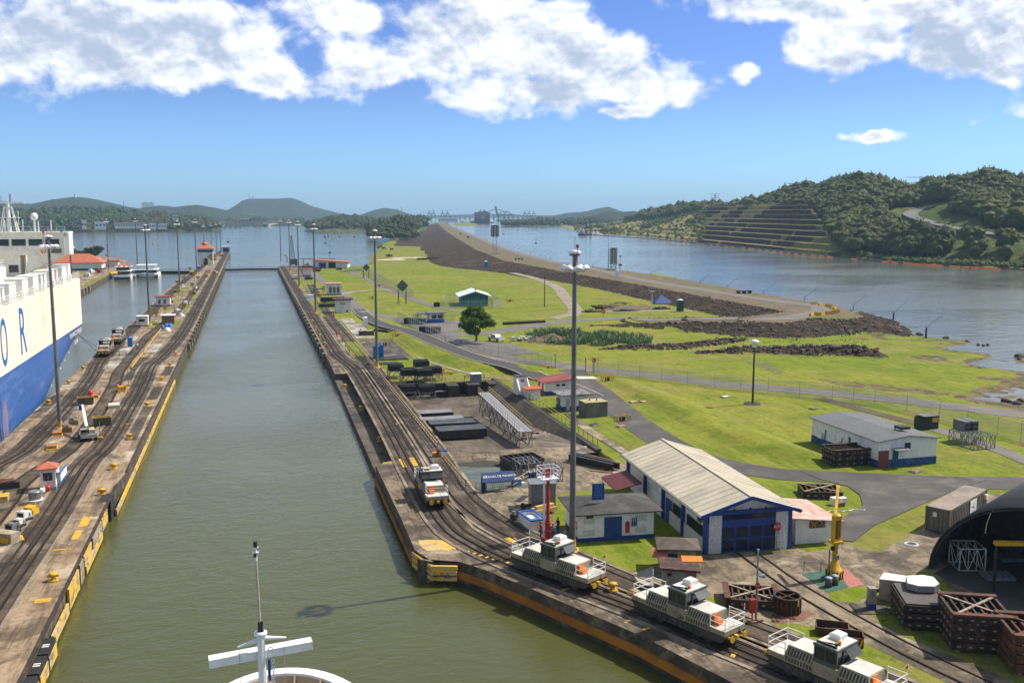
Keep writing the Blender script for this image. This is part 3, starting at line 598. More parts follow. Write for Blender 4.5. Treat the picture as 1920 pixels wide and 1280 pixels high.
# edges of the quays: rusty armour angle, yellow/white panels, fender blocks
M_PANEL=mat('chipped_yellow_panel',(.72,.43,.02),(.55,.42,.22),.8,.7,dirt=(.16,.12,.08),dsc=1.6,damt=.95,stretch=(1,.5,1))
M_CHIP=mat('chipped_cream_wall',(.42,.36,.26),(.28,.22,.15),.6,.8,bump=.6,dirt=(.09,.07,.05),dsc=.9,damt=.6)
OBAND=mat('orange_fender_beam',(.42,.17,.012),(.30,.11,.012),.7,.7,dirt=(.09,.06,.04),dsc=.6,damt=.6,stretch=(.5,.5,1))
mb=MB();mb.bar((-17.15,40,2.56),(-17.15,125,2.56),.3,.12);mb.bar((-16.75,131,2.56),(-16.85,268,2.56),.22,.12)
tag(mb.build('edge_angle',RUSTD),'rusty steel edging along the water side of the centre quay','edge strip')
def panel(y0,y1,z0,z1,x,m,lab):
 mb=MB();mb.box(x,(y0+y1)/2,z0,.22,(y1-y0),z1-z0);o=mb.build('rubbing_board',m);tag(o,lab,'rubbing board','rubbing boards on the centre quay wall');return o
panel(91,96.2,.25,2.2,-17.1,M_PANEL,'tall chipped yellow panel at the waterline, widest on the near centre quay wall');panel(99.5,104,1.2,2.3,-17.1,M_PANEL,'yellow panel on the centre quay wall between the tall panel and the recess');panel(100,111,.25,1.05,-17.05,M_PANEL,'long low yellow panel at the waterline of the centre quay beside its tracks');panel(111.5,115.5,.9,2.3,-17.1,M_PANEL,'yellow panel on the centre quay wall right at the near side of the dark recess')
panel(97,99,.3,2.3,-17.1,M_CHIP,'cream chipped patch on the quay wall between two yellow panels');panel(105,111,1.2,2.35,-17.1,M_CHIP,'long cream chipped patch on the quay wall above the low yellow panel');panel(83,90,.3,1.3,-17.0,M_PANEL,'low yellow panel above the black fenders at the near end of the centre quay')
for k in range(6):
 mb=MB();mb.box(-16.9,63+k*3.4,.25,.9,3.1,1.55);f=MB();f.box(-16.42,63+k*3.4,.3,.08,2.9,1.1);g=MB()
 for dy in (-.25,.1):g.box(-16.9,63+k*3.4+dy,1.8,.5,.18,.05)
 o=mb.build('rubber_fender',RUBBER);tag(o,'black rubber fender with a yellow face at the near end of the centre quay','fender','black fenders at the near end of the centre quay');f.build('face_plate',M_PANEL,o);g.build('bracket',WHITE,o)
mb=MB();mb.prism([(-16.75,120),(-16.75,214),(-16.55,214),(-16.55,120)],.1,.8);tag(mb.build('fender_beam',M_PANEL),'long thin yellow fender beam along the middle of the centre quay waterline','fender beam')
mb=MB();mb.box(-17.6,119.6,.1,1.3,3.4,2.44);tag(mb.build('recess_shade_box',RUBBER),'black box coloured as the shade of a recess in the edge of the centre quay','recess')  # solid block, its black colour stands in for the shade inside a recess
# orange beam along the flared wing
ew=[Vector(p) for p in e1]
mb=MB()
for a,b in zip(ew[1:],ew[2:]):
 d=(b-a).normalized();nn=Vector((-d.y,d.x));
 if nn.y>0:nn=-nn
 q=[a+nn*.02,b+nn*.02,b+nn*.32,a+nn*.32];mb.prism([(p.x,p.y) for p in q],.55,1.25)
tag(mb.build('fender_beam',OBAND),'long orange rusty fender beam along the flared side quay wall','fender beam')
mb=MB();
for z in (.7,1.25,1.8):mb.prism([(14.9,93.2),(16.1,89.0),(18.4,88.3),(18.3,88.0),(15.9,88.75),(14.7,93.2)],z-.22,z+.16)
tag(mb.build('corner_fender',M_PANEL),'stacked yellow beams wrapping the corner of the side quay','fender')
mb=MB();mb.prism([(14.75,94),(15.05,94),(15.15,126),(14.9,126)],.4,.75);tag(mb.build('fender_beam',OBAND),'thin rusty beam low on the side quay just before the corner','fender beam')
def block(x,y,side,first):
 mb=MB();mb.box(x,y,.55,1.1,1.6,1.35);mb.box(x+side*.25,y,1.9,.75,1.5,.25);return mb
BLK=mat('fender_block',(.32,.27,.20),(.22,.18,.13),.8,.8,dirt=(.08,.06,.05),damt=.6)
def series(name,m,fn,spots,label,cat,group):
 base=fn().build(name,m);tag(base,label,cat,group)
 for i,s in enumerate(spots):
  o=base if i==0 else base.copy()
  if i:COL.objects.link(o)
  o.location=(s[0],s[1],s[2]);o.rotation_euler=(0,0,s[3] if len(s)>3 else 0)
def blk():
 mb=MB();mb.box(0,0,-1.9,.9,1.9,1.7);mb.box(.05,0,-.2,.8,1.5,.3);return mb
series('fender_block',BLK,blk,[(16.35,236+9.5*k,2.12,math.pi) for k in range(42)],'pale worn fender block on the far part of the side quay wall','fender block','fender blocks along the side quay')
series('fender_block',BLK,blk,[(-16.6,262+9*k,2.4) for k in range(41)],'pale worn fender block on the far part of the centre quay wall','fender block','fender blocks along the centre quay')
series('fender_block',BLK,blk,[(-73.4,330+9*k,2.2) for k in range(18)],'pale worn fender block on the grassy quay behind the car carrier','fender block','fender blocks of the west quay')
# small quay things
def bollard():
 mb=MB();mb.box(0,0,0,.8,.8,.12);mb.lathe([(.22,.1),(.2,.5),(.38,.58),(.40,.72),(.2,.8),(0,.8)],0,0,12);mb.box(0,0,.4,1.0,.2,.16);return mb
BOL=[(-18.6,92.8,2.5),(-18.3,121,2.5),(-18.5,133,2.5),(-18.6,151,2.5),(-18.5,176,2.5),(-18.3,203,2.5),(-18.2,222,2.5),(-18.2,240,2.5),(-35.4,143,2.5),(-35.6,183,2.5),(-35.8,204,2.5),(-35.9,222,2.5)]
series('mooring_bollard',YEL,bollard,BOL,'small yellow mooring bollard at the edge of the centre quay','bollard','yellow bollards along the centre quay')
series('mooring_bollard',YEL,bollard,[(18.3,146,.92),(18.2,171,.92),(30.5,77.8,2.22),(17.4,194,.9),(17.5,250,2.2),(17.5,268,2.2),(17.5,286,2.2),(17.5,304,2.2)],'small yellow mooring bollard at the edge of the side quay','bollard','yellow bollards along the side quay')
# lamp masts
def make_mast(lamps=8):
 t=thing('light_mast','x','light mast')
 p=MB();p.cyl((0,0,.5),(0,0,28.6),.33,.2,12);p.build('pole',POLE,t)
 b=MB();b.cyl((0,0,0),(0,0,.25),.75,.6,14);b.cyl((0,0,.2),(0,0,1.2),.37,.36,12);b.build('base',YEL,t)
 r=MB()
 n=20
 for k in range(n):
  a=2*math.pi*k/n;c=2*math.pi*(k+1)/n;r.bar((.85*math.cos(a),.85*math.sin(a),28.6),(.85*math.cos(c),.85*math.sin(c),28.6),.12)
 for k in range(4):a=math.pi/2*k;r.bar((0,0,28.6),(.85*math.cos(a),.85*math.sin(a),28.6),.1)
 r.cyl((0,0,28.3),(0,0,29.8),.22,.22,10);r.lathe([(.4,29.7),(.6,29.85),(.0,29.9)],0,0,16);r.cyl((0,0,30.2),(0,0,31.6),.03,.02,5)
 r.build('head_frame',POLE,t)
 cap=MB();cap.lathe([(.5,29.9),(.64,29.95),(.6,30.15),(.0,30.3)],0,0,16);cap.build('top_cap',LAMPW,t)
 f=MB();f.lathe([(.10,.0),(.34,-.10),(.46,-.42),(.44,-.46),(0,-.40)],0,0,12);f.xf(Matrix.Rotation(-.55,4,'Y'));me=None
 for k in range(lamps):
  a=2*math.pi*(k+.5)/lamps
  if me is None:o=f.build('floodlight',LAMPW,t);me=o
  else:o=me.copy();COL.objects.link(o);o.parent=t
  o.location=(.92*math.cos(a),.92*math.sin(a),28.75);o.rotation_euler=(0,0,a)
 w_=MB();w_.box(-.62,.2,30.5,.22,.22,.32);w_.cyl((-.62,.2,29),(-.62,.2,30.6),.04,.04,5);w_.build('warning_light',RED,t)
 return t
MASTS=[((1073,1030),'tallest looking light mast, standing beside the low white workshop'),((707,688),'light mast at the railing of the sunken basin, beside the blue cabins'),((592,587),'light mast on the grass strip left of the maroon roofed hut'),((561,539),'light mast on the side quay just left of the white glazed hut'),((544,510),'light mast right beside the lattice boom crane'),((527,492),'light mast at the far corner of the side quay by the lock gate'),
 ((113,805),'light mast in front of the car carrier hull'),((281,610),'light mast behind the two locomotives on the centre quay'),((337,540),'light mast in the middle of the centre quay before the control house'),((369,514),'light mast touching the left side of the control house'),
 ((204,508),'light mast on the grassy quay beside the tour boat'),((258,500),'light mast rising between the two white boats')]
m0=make_mast()
for i,((px,py),lab) in enumerate(MASTS):
 x,y=G(px,py,2.3);place(m0,i==0,(x,y,2.2 if px>500 else 2.45),random.uniform(0,6),lab,group='tall light masts over the locks')
for i,(px,d,lab) in enumerate([(381,700,'nearest of the four far light masts behind the control house'),(395,760,'second of the four far light masts behind the control house'),(404.5,815,'third of the four far light masts behind the control house'),(412.5,880,'farthest of the light masts at the tip of the centre quay'),(129,330,'light mast rising behind the bridge of the car carrier')]):
 a,_=azel(px,430);a=math.radians(a);place(m0,False,(d*math.sin(a),d*math.cos(a),-3 if px<200 else 2.4),1.0,lab,scale=.86 if px>200 else 1.0,group='tall light masts over the locks')
# locomotives
def text_mesh(txt,size,mat_,parent=None,name='lettering',ext=.02,M=None,space=1.0,align='CENTER'):
 c=bpy.data.curves.new(name,'FONT');c.body=txt;c.size=size;c.extrude=ext;c.align_x=align;c.align_y='CENTER';c.space_character=space;c.resolution_u=3
 o=bpy.data.objects.new(name,c);COL.objects.link(o);bpy.context.view_layer.update()
 me=bpy.data.meshes.new_from_object(o.evaluated_get(bpy.context.evaluated_depsgraph_get()));bpy.data.objects.remove(o)
 me.materials.clear();me.materials.append(mat_);me.name=name
 if M is not None:me.transform(M)
 r=bpy.data.objects.new(name,me);COL.objects.link(r)
 if parent:r.parent=parent
 return r
def make_loco():
 t=thing('towing_locomotive','x','locomotive')
 f=MB()
 prof=[(-4.85,.95),(-4.5,.55),(-2.6,.45),(2.6,.45),(4.5,.55),(4.85,.95),(4.85,1.15),(-4.85,1.15)]
 def extr(mb,prof,y0,y1,m=0):
  n=len(prof);vs=[(x,y0,z) for x,z in prof]+[(x,y1,z) for x,z in prof]
  mb.add(vs,[tuple(range(n)),tuple(range(n,2*n))[::-1]]+[(i,n+i,n+(i+1)%n,(i+1)%n) for i in range(n)],m)
 extr(f,prof,-1.32,1.32)
 for s in (-1,1):
  for k in range(9):f.box(-2.2+k*.55,s*1.36,.55,.3,.06,.42)
  f.box(s*2.5,0,.25,1.9,2.2,.3)
 f.build('frame',mat('loco_frame',(.06,.055,.045),(.04,.037,.032),1,.6,dirt=(.12,.1,.08),damt=.5),t)
 b=MB()
 for s in (-1,1):
  x0,x1=sorted((s*1.0,s*3.25));c=[(-1.38,1.1),(1.38,1.1),(1.38,1.75),(1.0,2.32),(-1.0,2.32),(-1.38,1.75)]
  n=6;vs=[(x0,y,z) for y,z in c]+[(x1,y,z) for y,z in c]
  b.add(vs,[tuple(range(n))[::-1],tuple(range(n,2*n))]+[(i,(i+1)%n,n+(i+1)%n,n+i) for i in range(n)])
  for k in range(9):
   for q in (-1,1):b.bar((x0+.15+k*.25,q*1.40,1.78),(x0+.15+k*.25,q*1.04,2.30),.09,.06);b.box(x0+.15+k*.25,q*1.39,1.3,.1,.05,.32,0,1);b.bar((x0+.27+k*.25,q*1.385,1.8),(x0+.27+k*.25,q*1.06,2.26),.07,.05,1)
  x0,x1=sorted((s*3.25,s*4.85));b.box((x0+x1)/2,0,.98,1.6,2.6,.52)
  b.box(s*4.86,.75,1.15,.06,.4,.4);b.box(s*4.0,0,1.2,.7,2.66,.35)
 b.box(0,0,1.1,2.0,2.7,.95);b.cyl((.3,-1.36,1.5),(.3,-1.41,1.5),.16,.16,12);b.cyl((.3,1.36,1.5),(.3,1.41,1.5),.16,.16,12)
 b.box(0,0,1.02,9.4,2.72,.1,0,1);b.box(2.1,-1.4,1.12,2.2,.05,.06,0,1);b.box(-2.1,-1.4,1.12,2.2,.05,.06,0,1)
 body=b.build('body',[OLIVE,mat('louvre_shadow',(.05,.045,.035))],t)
 for s in (-1,1):
  h=MB();x0,x1=sorted((s*1.05,s*3.2));h.box((x0+x1)/2,0,2.325,2.1,1.96,.05);h.build('hood_top',LTOP,t)
  h=MB();x0,x1=sorted((s*3.3,s*4.85));h.box((x0+x1)/2,0,1.505,1.5,2.5,.05);h.build('end_deck',LTOP,t)
 c=MB();c.box(0,0,2.05,1.75,2.5,.3);c.box(0,0,3.3,1.95,2.7,.14)
 for x in (-.88,.88):
  for y in (-1.22,-.4,.4,1.22):c.box(x,y,2.3,.1,.1,1.05)
 c.box(0,1.22,2.3,.1,.1,1.05);c.box(0,-1.22,2.3,.1,.1,1.05);cab=c.build('cab',mat('cab_grey',(.10,.105,.10),(.08,.085,.08),1,.4),t)
 g=MB();g.box(0,0,2.33,1.7,2.4,.98);g.build('window',GLASS,cab)
 g=MB();g.add([(.95,-.3,3.3),(.95,1.2,3.3),(1.45,1.2,2.75),(1.45,-.3,2.75)],[(0,1,2,3),(3,2,1,0)]);g.build('sun_visor',mat('visor_grey',(.33,.34,.35),(.28,.29,.3),1,.5),cab)
 r=MB();r.box(0,0,3.442,1.85,2.6,.06);r.build('roof',LTOP,t)
 a=MB();a.box(-.15,.55,3.5,.85,.95,.36);a.box(-.15,.55,3.84,.7,.8,.08);a.build('air_conditioner',SWHITE,t)
 for nm,col,y in (('signal_light',RED,-.5),('signal_light',ORANGE,-.3),('signal_light',mat('green_lens',(.02,.35,.12)),-.72)):
  l=MB();l.cyl((.5,y,3.5),(.5,y,3.74),.12,.1,8);l.build(nm,col,t)
 l=MB();l.bar((-.8,-1.15,3.6),(.8,-1.15,3.6),.12);l.bar((-.6,-.9,3.5),(.9,-.9,3.75),.08);l.build('antenna_bar',DARK,t)
 for s in (-1,1):
  l=MB()
  for y in (-1.2,1.2):
   for x in (3.35,4.8):l.bar((s*x,y,1.5),(s*x,y,2.55),.05)
   for z in (2.05,2.5):l.bar((s*3.35,y,z),(s*4.8,y,z),.045)
  for z in (2.05,2.5):l.bar((s*4.8,-1.2,z),(s*4.8,1.2,z),.045)
  l.bar((s*4.8,1.2,2.7),(s*4.8,1.2,3.2),.05);l.build('railing',SWHITE,t)
  for y in (-.8,.8):
   l=MB();l.cyl((s*4.85,y,.95),(s*5.2,y,.95),.11,.11,8);l.cyl((s*5.2,y,.95),(s*5.28,y,.95),.27,.27,14);l.build('buffer',YEL,t)
  l=MB();l.box(s*5.0,0,.8,.35,.3,.25);l.build('coupling',YEL,t)
  for x in (1.9,3.1):
   l=MB()
   for y in (-1.0,1.0):l.cyl((s*x,y-.08,.42),(s*x,y+.08,.42),.42,.42,16)
   l.bar((s*x,-1,.42),(s*x,1,.42),.14);l.build('wheel_set',DARK,t)
 s_=MB();s_.box(3.6,-.5,1.56,.5,.55,.4);s_.box(3.36,-.5,1.9,.12,.55,.5);s_.build('seat',ORANGE,t)
 fl=MB();fl.quad((4.82,1.2,3.2),(4.82,1.2,2.95),(4.82,.85,2.9),(4.82,.85,3.1));fl.quad((4.82,.85,3.1),(4.82,.85,2.9),(4.82,1.2,2.95),(4.82,1.2,3.2));fl.build('flag',RED,t)
 return t
loco=make_loco()
LOC=[('r1',109.5,'locomotive on the straight track just before the quay corner, beside the small pond',1),('r1',81.6,'tan locomotive with a white topped cab parked between the tall mast and the quay edge',1),('r1',68.2,'locomotive numbered 129 in front of the rusty lattice frame',1),('r1',56.7,'nearest locomotive, cut off by the bottom edge of the photo',1),('l2',243,'nearer of the two locomotives beside the car carrier bow',1),('l2',268,'farther of the two locomotives beside the car carrier',1)]
for i,(k,y,lab,s) in enumerate(LOC):
 x,yy,a=tpos(k,y);o=place(loco,i==0,(x,yy,2.3 if k[0]=='r' else 2.6),a,lab,group='electric towing locomotives on the lock tracks')
 if i==2:text_mesh('129',.42,DARK,o,'number',.01,Matrix.Translation((.5,-1.42,1.35))@Matrix.Rotation(math.pi/2,4,'X'))
 if i==2:text_mesh('129',.42,DARK,o,'number',.01,Matrix.Translation((-.5,1.42,1.35))@Matrix.Rotation(math.pi,4,'Z')@Matrix.Rotation(math.pi/2,4,'X'))
# car carrier in the west lane
def hull_obj():
 t=thing('car_carrier','huge car carrier with cream upper hull, blue lower hull and white deck houses','ship')
 XS,XP,YE,YN=-38.2,-70.5,240.0,20.0
 c=MB()
 def ring(y,zs):return [(XS,y,z) for z in zs]
 ys=[YN,100,160,200,222,234,240]
 def edge(y,z):
  return float(np.interp(z,[-1,4.6,7.5,9.5,10.8],[203,222,235,239,240]))
 zs=[-1,1.2,3.4,5.6,8.0,10.8]
 def hull_x(y,z):
  e=edge(240,z);f=max(0,1-(e-y)/25.0) if z<10.8 else 0
  return (f**2.2)*3.5*(1-max(z,0)/10.8)**.8 if z<10.8 else 0
 # lower hull: per level, stations end at edge(z)
 n=26;st=[]
 for z in zs:
  e=edge(240,z);row=[]
  for i in range(n+1):
   y=YN+(e-YN)*(1-(1-i/n)**1.0);row.append((XS-hull_x(y,z),y,z))
  st.append(row)
 b=MB();vs=[p for r in st for p in r];m=n+1
 b.add(vs,[(k*m+i,k*m+i+1,(k+1)*m+i+1,(k+1)*m+i) for k in range(len(zs)-1) for i in range(n)],0,True)
 mid=(XS+XP)/2
 vp=[(2*mid-x,y,z) for x,y,z in vs];b.add(vp,[(k*m+i,(k+1)*m+i,(k+1)*m+i+1,k*m+i+1) for k in range(len(zs)-1) for i in range(n)],0,True)
 tr=[r[-1] for r in st];b.add(tr+[(2*mid-x,y,z) for x,y,z in tr],[(k,len(tr)+k,len(tr)+k+1,k+1) for k in range(len(tr)-1)])
 b.add([(XS,YN,-1),(XP,YN,-1),(XP,YN,10.8),(XS,YN,10.8)],[(0,1,2,3)])
 b.build('lower_hull',HBLUE,t)
 u=MB();r=.8
 poly=[(XS,YN),(XS,YE-1.2),(XS-.35,YE-.35),(XS-1.2,YE),(XP+1.2,YE),(XP,YE-1.2),(XP,YN)]
 u.prism(poly,10.8,21.2);u.build('upper_hull',CREAM,t)
 u=MB();u.box(XS+.012,161.5,1,.02,.14,20);u.build('hull_seam',mat('seam',(.10,.09,.09),None,1,.6),t)
 # scraped blue and rust patches low on the hull
 s=MB();s.box(XS+.03,163.5,.4,.03,3.2,6.5);s.build('rust_patch',mat('hull_rust',(.42,.16,.05),(.10,.18,.40),.35,.7,dirt=(.05,.12,.35),dsc=.5,damt=.9,stretch=(1,1,.4)),t)
 # deck edge: bulwark, rails
 rl=MB()
 for z in (21.7,22.2,22.7):rl.bar((XS-.15,YN,z),(XS-.15,YE-1,z),.07)
 y=120.0
 while y<YE:rl.bar((XS-.15,y,21.2),(XS-.15,y,22.7),.07);y+=1.6
 rl.build('deck_railing',SWHITE,t)
 y=126
 while y<YE-6:
  q=MB();q.box(XS-.35,y,21.2,.35,1.5,1.5);q.build('bulwark_plate',SWHITE,t);y+=9.4
 d=MB()
 d.box(XS-9.5,160,21.2,10,150,1.5);d.build('inner_deck',SWHITE,t)
 for (y,ln,hh,x) in [(166,4.6,2.9,-2.6),(170.6,1.4,2.7,-2.6),(173,1.6,2.7,-2.6),(178.5,4.8,3.0,-2.4),(189,4.6,3.1,-2.6),(198,4.8,3.1,-2.6),(203.5,1.6,3.0,-2.6),(207,2,3.0,-2.6),(213.5,5.0,3.2,-2.6),(219,1.4,3.1,-2.6),(226,5.6,3.3,-2.4),(233,3.5,3.4,-2.6),(150,4.6,2.9,-2.6),(141,4.6,2.9,-2.6)]:
  q=MB();q.box(XS+x,y,21.25,2.9,ln,hh);q.box(XS+x,y,21.25+hh,3.1,ln+.2,.12);q.build('vent_house',SWHITE,t)
 mb=MB();mb.box(XS-14,178,22.4,9,70,3.0);mb.box(XS-20,178,22.4,10,66,4.6);dk=mb.build('deck_house',SWHITE,t)
 mb=MB()
 for k in range(8):mb.box(XS-9.45,150+k*8.2,23.4,.12,.5,1.3)
 mb.build('fire_locker',RED,dk)
 rl=MB()
 for z in (26.0,26.5,27.0):rl.bar((XS-9.6,143,z-.2),(XS-9.6,212,z-.2),.06)
 for k in range(44):rl.bar((XS-9.6,143+k*1.6,25.4),(XS-9.6,143+k*1.6,26.8),.06)
 rl.build('deck_railing',SWHITE,t)
 mb=MB();mb.box(XS-9.4,196,25.8,.15,6,1.0);mb.build('name_board',WHITE,dk)
 mb=MB();mb.box(XS-9.3,196,26.1,.1,5.2,.4);mb.build('name_board_band',BLUE,dk)
 # bridge across the beam
 YB=224.0
 mb=MB();mb.prism([(XS-.2,YB),(XS-.2,YB+6),(XP,YB+6),(XP,YB)],27.2,31.8)
 mb.box((XS+XP)/2,YB+3.2,31.8,XS-XP+1,6.8,.25);br=mb.build('bridge',BGREY,t)
 mb=MB();mb.box((XS+XP)/2-4,YB+4,21.2,22,7,6.1);mb.build('bridge_base',BGREY,br)
 mb=MB();mb.add([(XS-.4,YB+.5,27.3),(XS-7.5,YB+.5,27.3),(XS-8.5,YB+.5,23.2),(XS-7.6,YB+.5,23.6),(XS-.4,YB+5.5,27.3),(XS-7.5,YB+5.5,27.3),(XS-8.5,YB+5.5,23.2),(XS-7.6,YB+5.5,23.6)],[(0,3,2,1),(4,5,6,7),(0,4,7,3),(1,2,6,5),(0,1,5,4),(2,3,7,6)]);mb.build('wing_bracket',BGREY,br)
 for k in range(9):
  q=MB();q.box(XS-2.6-k*3.25,YB-.04,29.2,2.7,.12,1.35);q.build('window',GLASS,br)
 q=MB();q.box(XS-1.9,YB-.04,27.6,2.0,.12,.9);q.build('window',GLASS,br)
 q=MB();q.box(XS-5.6,YB-.1,28.75,0,0,0)
 lb_=MB()
 for k in range(14):
  a=2*math.pi*k/14;c=2*math.pi*(k+1)/14;lb_.bar((XS-4.4+.45*math.cos(a),YB-.12,28.1+.45*math.sin(a)),(XS-4.4+.45*math.cos(c),YB-.12,28.1+.45*math.sin(c)),.16)
 lb_.build('lifebuoy',ORANGE,br)
 for k in range(3):
  q=MB();q.box(XS-10.5-k*3.6,YB+.4,23.6,1.8,.12,1.5);q.build('window',GLASS,br)
 q=MB();q.box(XS+.1,YB+3,27.2,1.0,5,4.9);q.build('wing_end',SWHITE,br)
 rl=MB()
 for z in (32.6,33.2):rl.bar((XS,YB+.2,z),(XP,YB+.2,z),.07)
 for k in range(20):rl.bar((XS-k*1.65,YB+.2,32),(XS-k*1.65,YB+.2,33.2),.07)
 for x,h in ((3,1.8),(5.5,1.6),(8.5,1.9),(12,1.8),(17,1.6),(21,1.8)):rl.cyl((XS-x,YB+2,32),(XS-x,YB+2,32+h+.8),.14,.1,8)
 rl.build('deck_railing',SWHITE,br)
 q=MB();q.cyl((XS-6.2,YB+2,32),(XS-6.2,YB+2,34.6),.3,.2,8);q.lathe([(0,34.4),(.5,34.6),(.75,35.1),(.75,35.5),(.45,36.0),(0,36.15)],XS-6.2,YB+2,16);q.build('radar_dome',SWHITE,br)
 q=MB();q.cyl((XS-1,YB+2,32),(XS-1,YB+2,33.6),.3,.3,10);q.lathe([(0,33.5),(.55,33.7),(.6,34.1),(0,34.5)],XS-1,YB+2,14);q.build('compass_dome',TEAL,br)
 ms=MB();X0=XS-11.6
 for dx in (-1.3,1.3):
  for dy in (-1,1):ms.cyl((X0+dx*1.3,YB+4+dy,32),(X0+dx*.5,YB+4+dy*.4,37.4),.16,.1,6)
 ms.cyl((X0,YB+4,32),(X0,YB+4,38.2),.5,.3,10);ms.box(X0,YB+4,35.0,4.2,1.6,.12);ms.box(X0,YB+4,37.2,1.4,1.2,.12)
 for dx in (-1.9,1.9):ms.cyl((X0+dx,YB+4,33.4),(X0+dx,YB+4,36.6),.07,.06,6)
 ms.build('radar_mast',SWHITE,br)
 q=MB();q.box(X0+.6,YB+3.6,38.1,5.4,.4,.35);q.build('radar_scanner',SWHITE,br)
 # writing on the hull
 MX=Matrix(((0,0,1,0),(1,0,0,0),(0,1,0,0),(0,0,0,1)))
 LB=mat('letter_blue',(.030,.14,.36),(.03,.13,.34),1,.5)
 def letter(ch,yc,z0,z1,wd):
  o=text_mesh(ch,1,LB,t,'hull_letter',.012);me=o.data;co=np.array([v.co[:] for v in me.vertices])
  mn,mx=co.min(0),co.max(0);co[:,0]=(co[:,0]-(mn[0]+mx[0])/2)/(mx[0]-mn[0])*wd;co[:,1]=(co[:,1]-mn[1])/(mx[1]-mn[1])*(z1-z0)
  for v,c_ in zip(me.vertices,co):v.co=MX@Vector(c_)
  o.location=(XS+.03,yc,z0);return o
 letter('O',166.2,11.9,19.7,4.2);letter('R',179.6,12.2,20.1,4.4);letter('K',152.5,11.9,19.7,4.2)
 o=text_mesh('MORNING',1.5,WHITE,t,'ship_name',.012,MX);o.location=(XS+.05,225.5,9.65);o=text_mesh('COMPOSER',1.5,WHITE,t,'ship_name',.012,MX);o.location=(XS+.05,233.0,9.65)
 o=text_mesh('BUSAN',1.35,WHITE,t,'ship_name',.012,MX);o.location=(XS+.04,229.5,7.75)
 for k in range(5):
  q=MB();q.cyl((XS+.02,200+k*5,3.0+k*.9),(XS+.07,200+k*5,3.0+k*.9),.25,.25,10);q.build('draught_mark',WHITE,t)
 q=MB();q.tube([(XS-2,236,9.5),(XS+4,232,6),(-33,250,3.2)],.05,5);q.tube([(XS-2,238,9.5),(XS+2,242,4),(-35.6,246,3.2)],.05,5);q.build('tow_wire',DARK,t)
hull_obj()
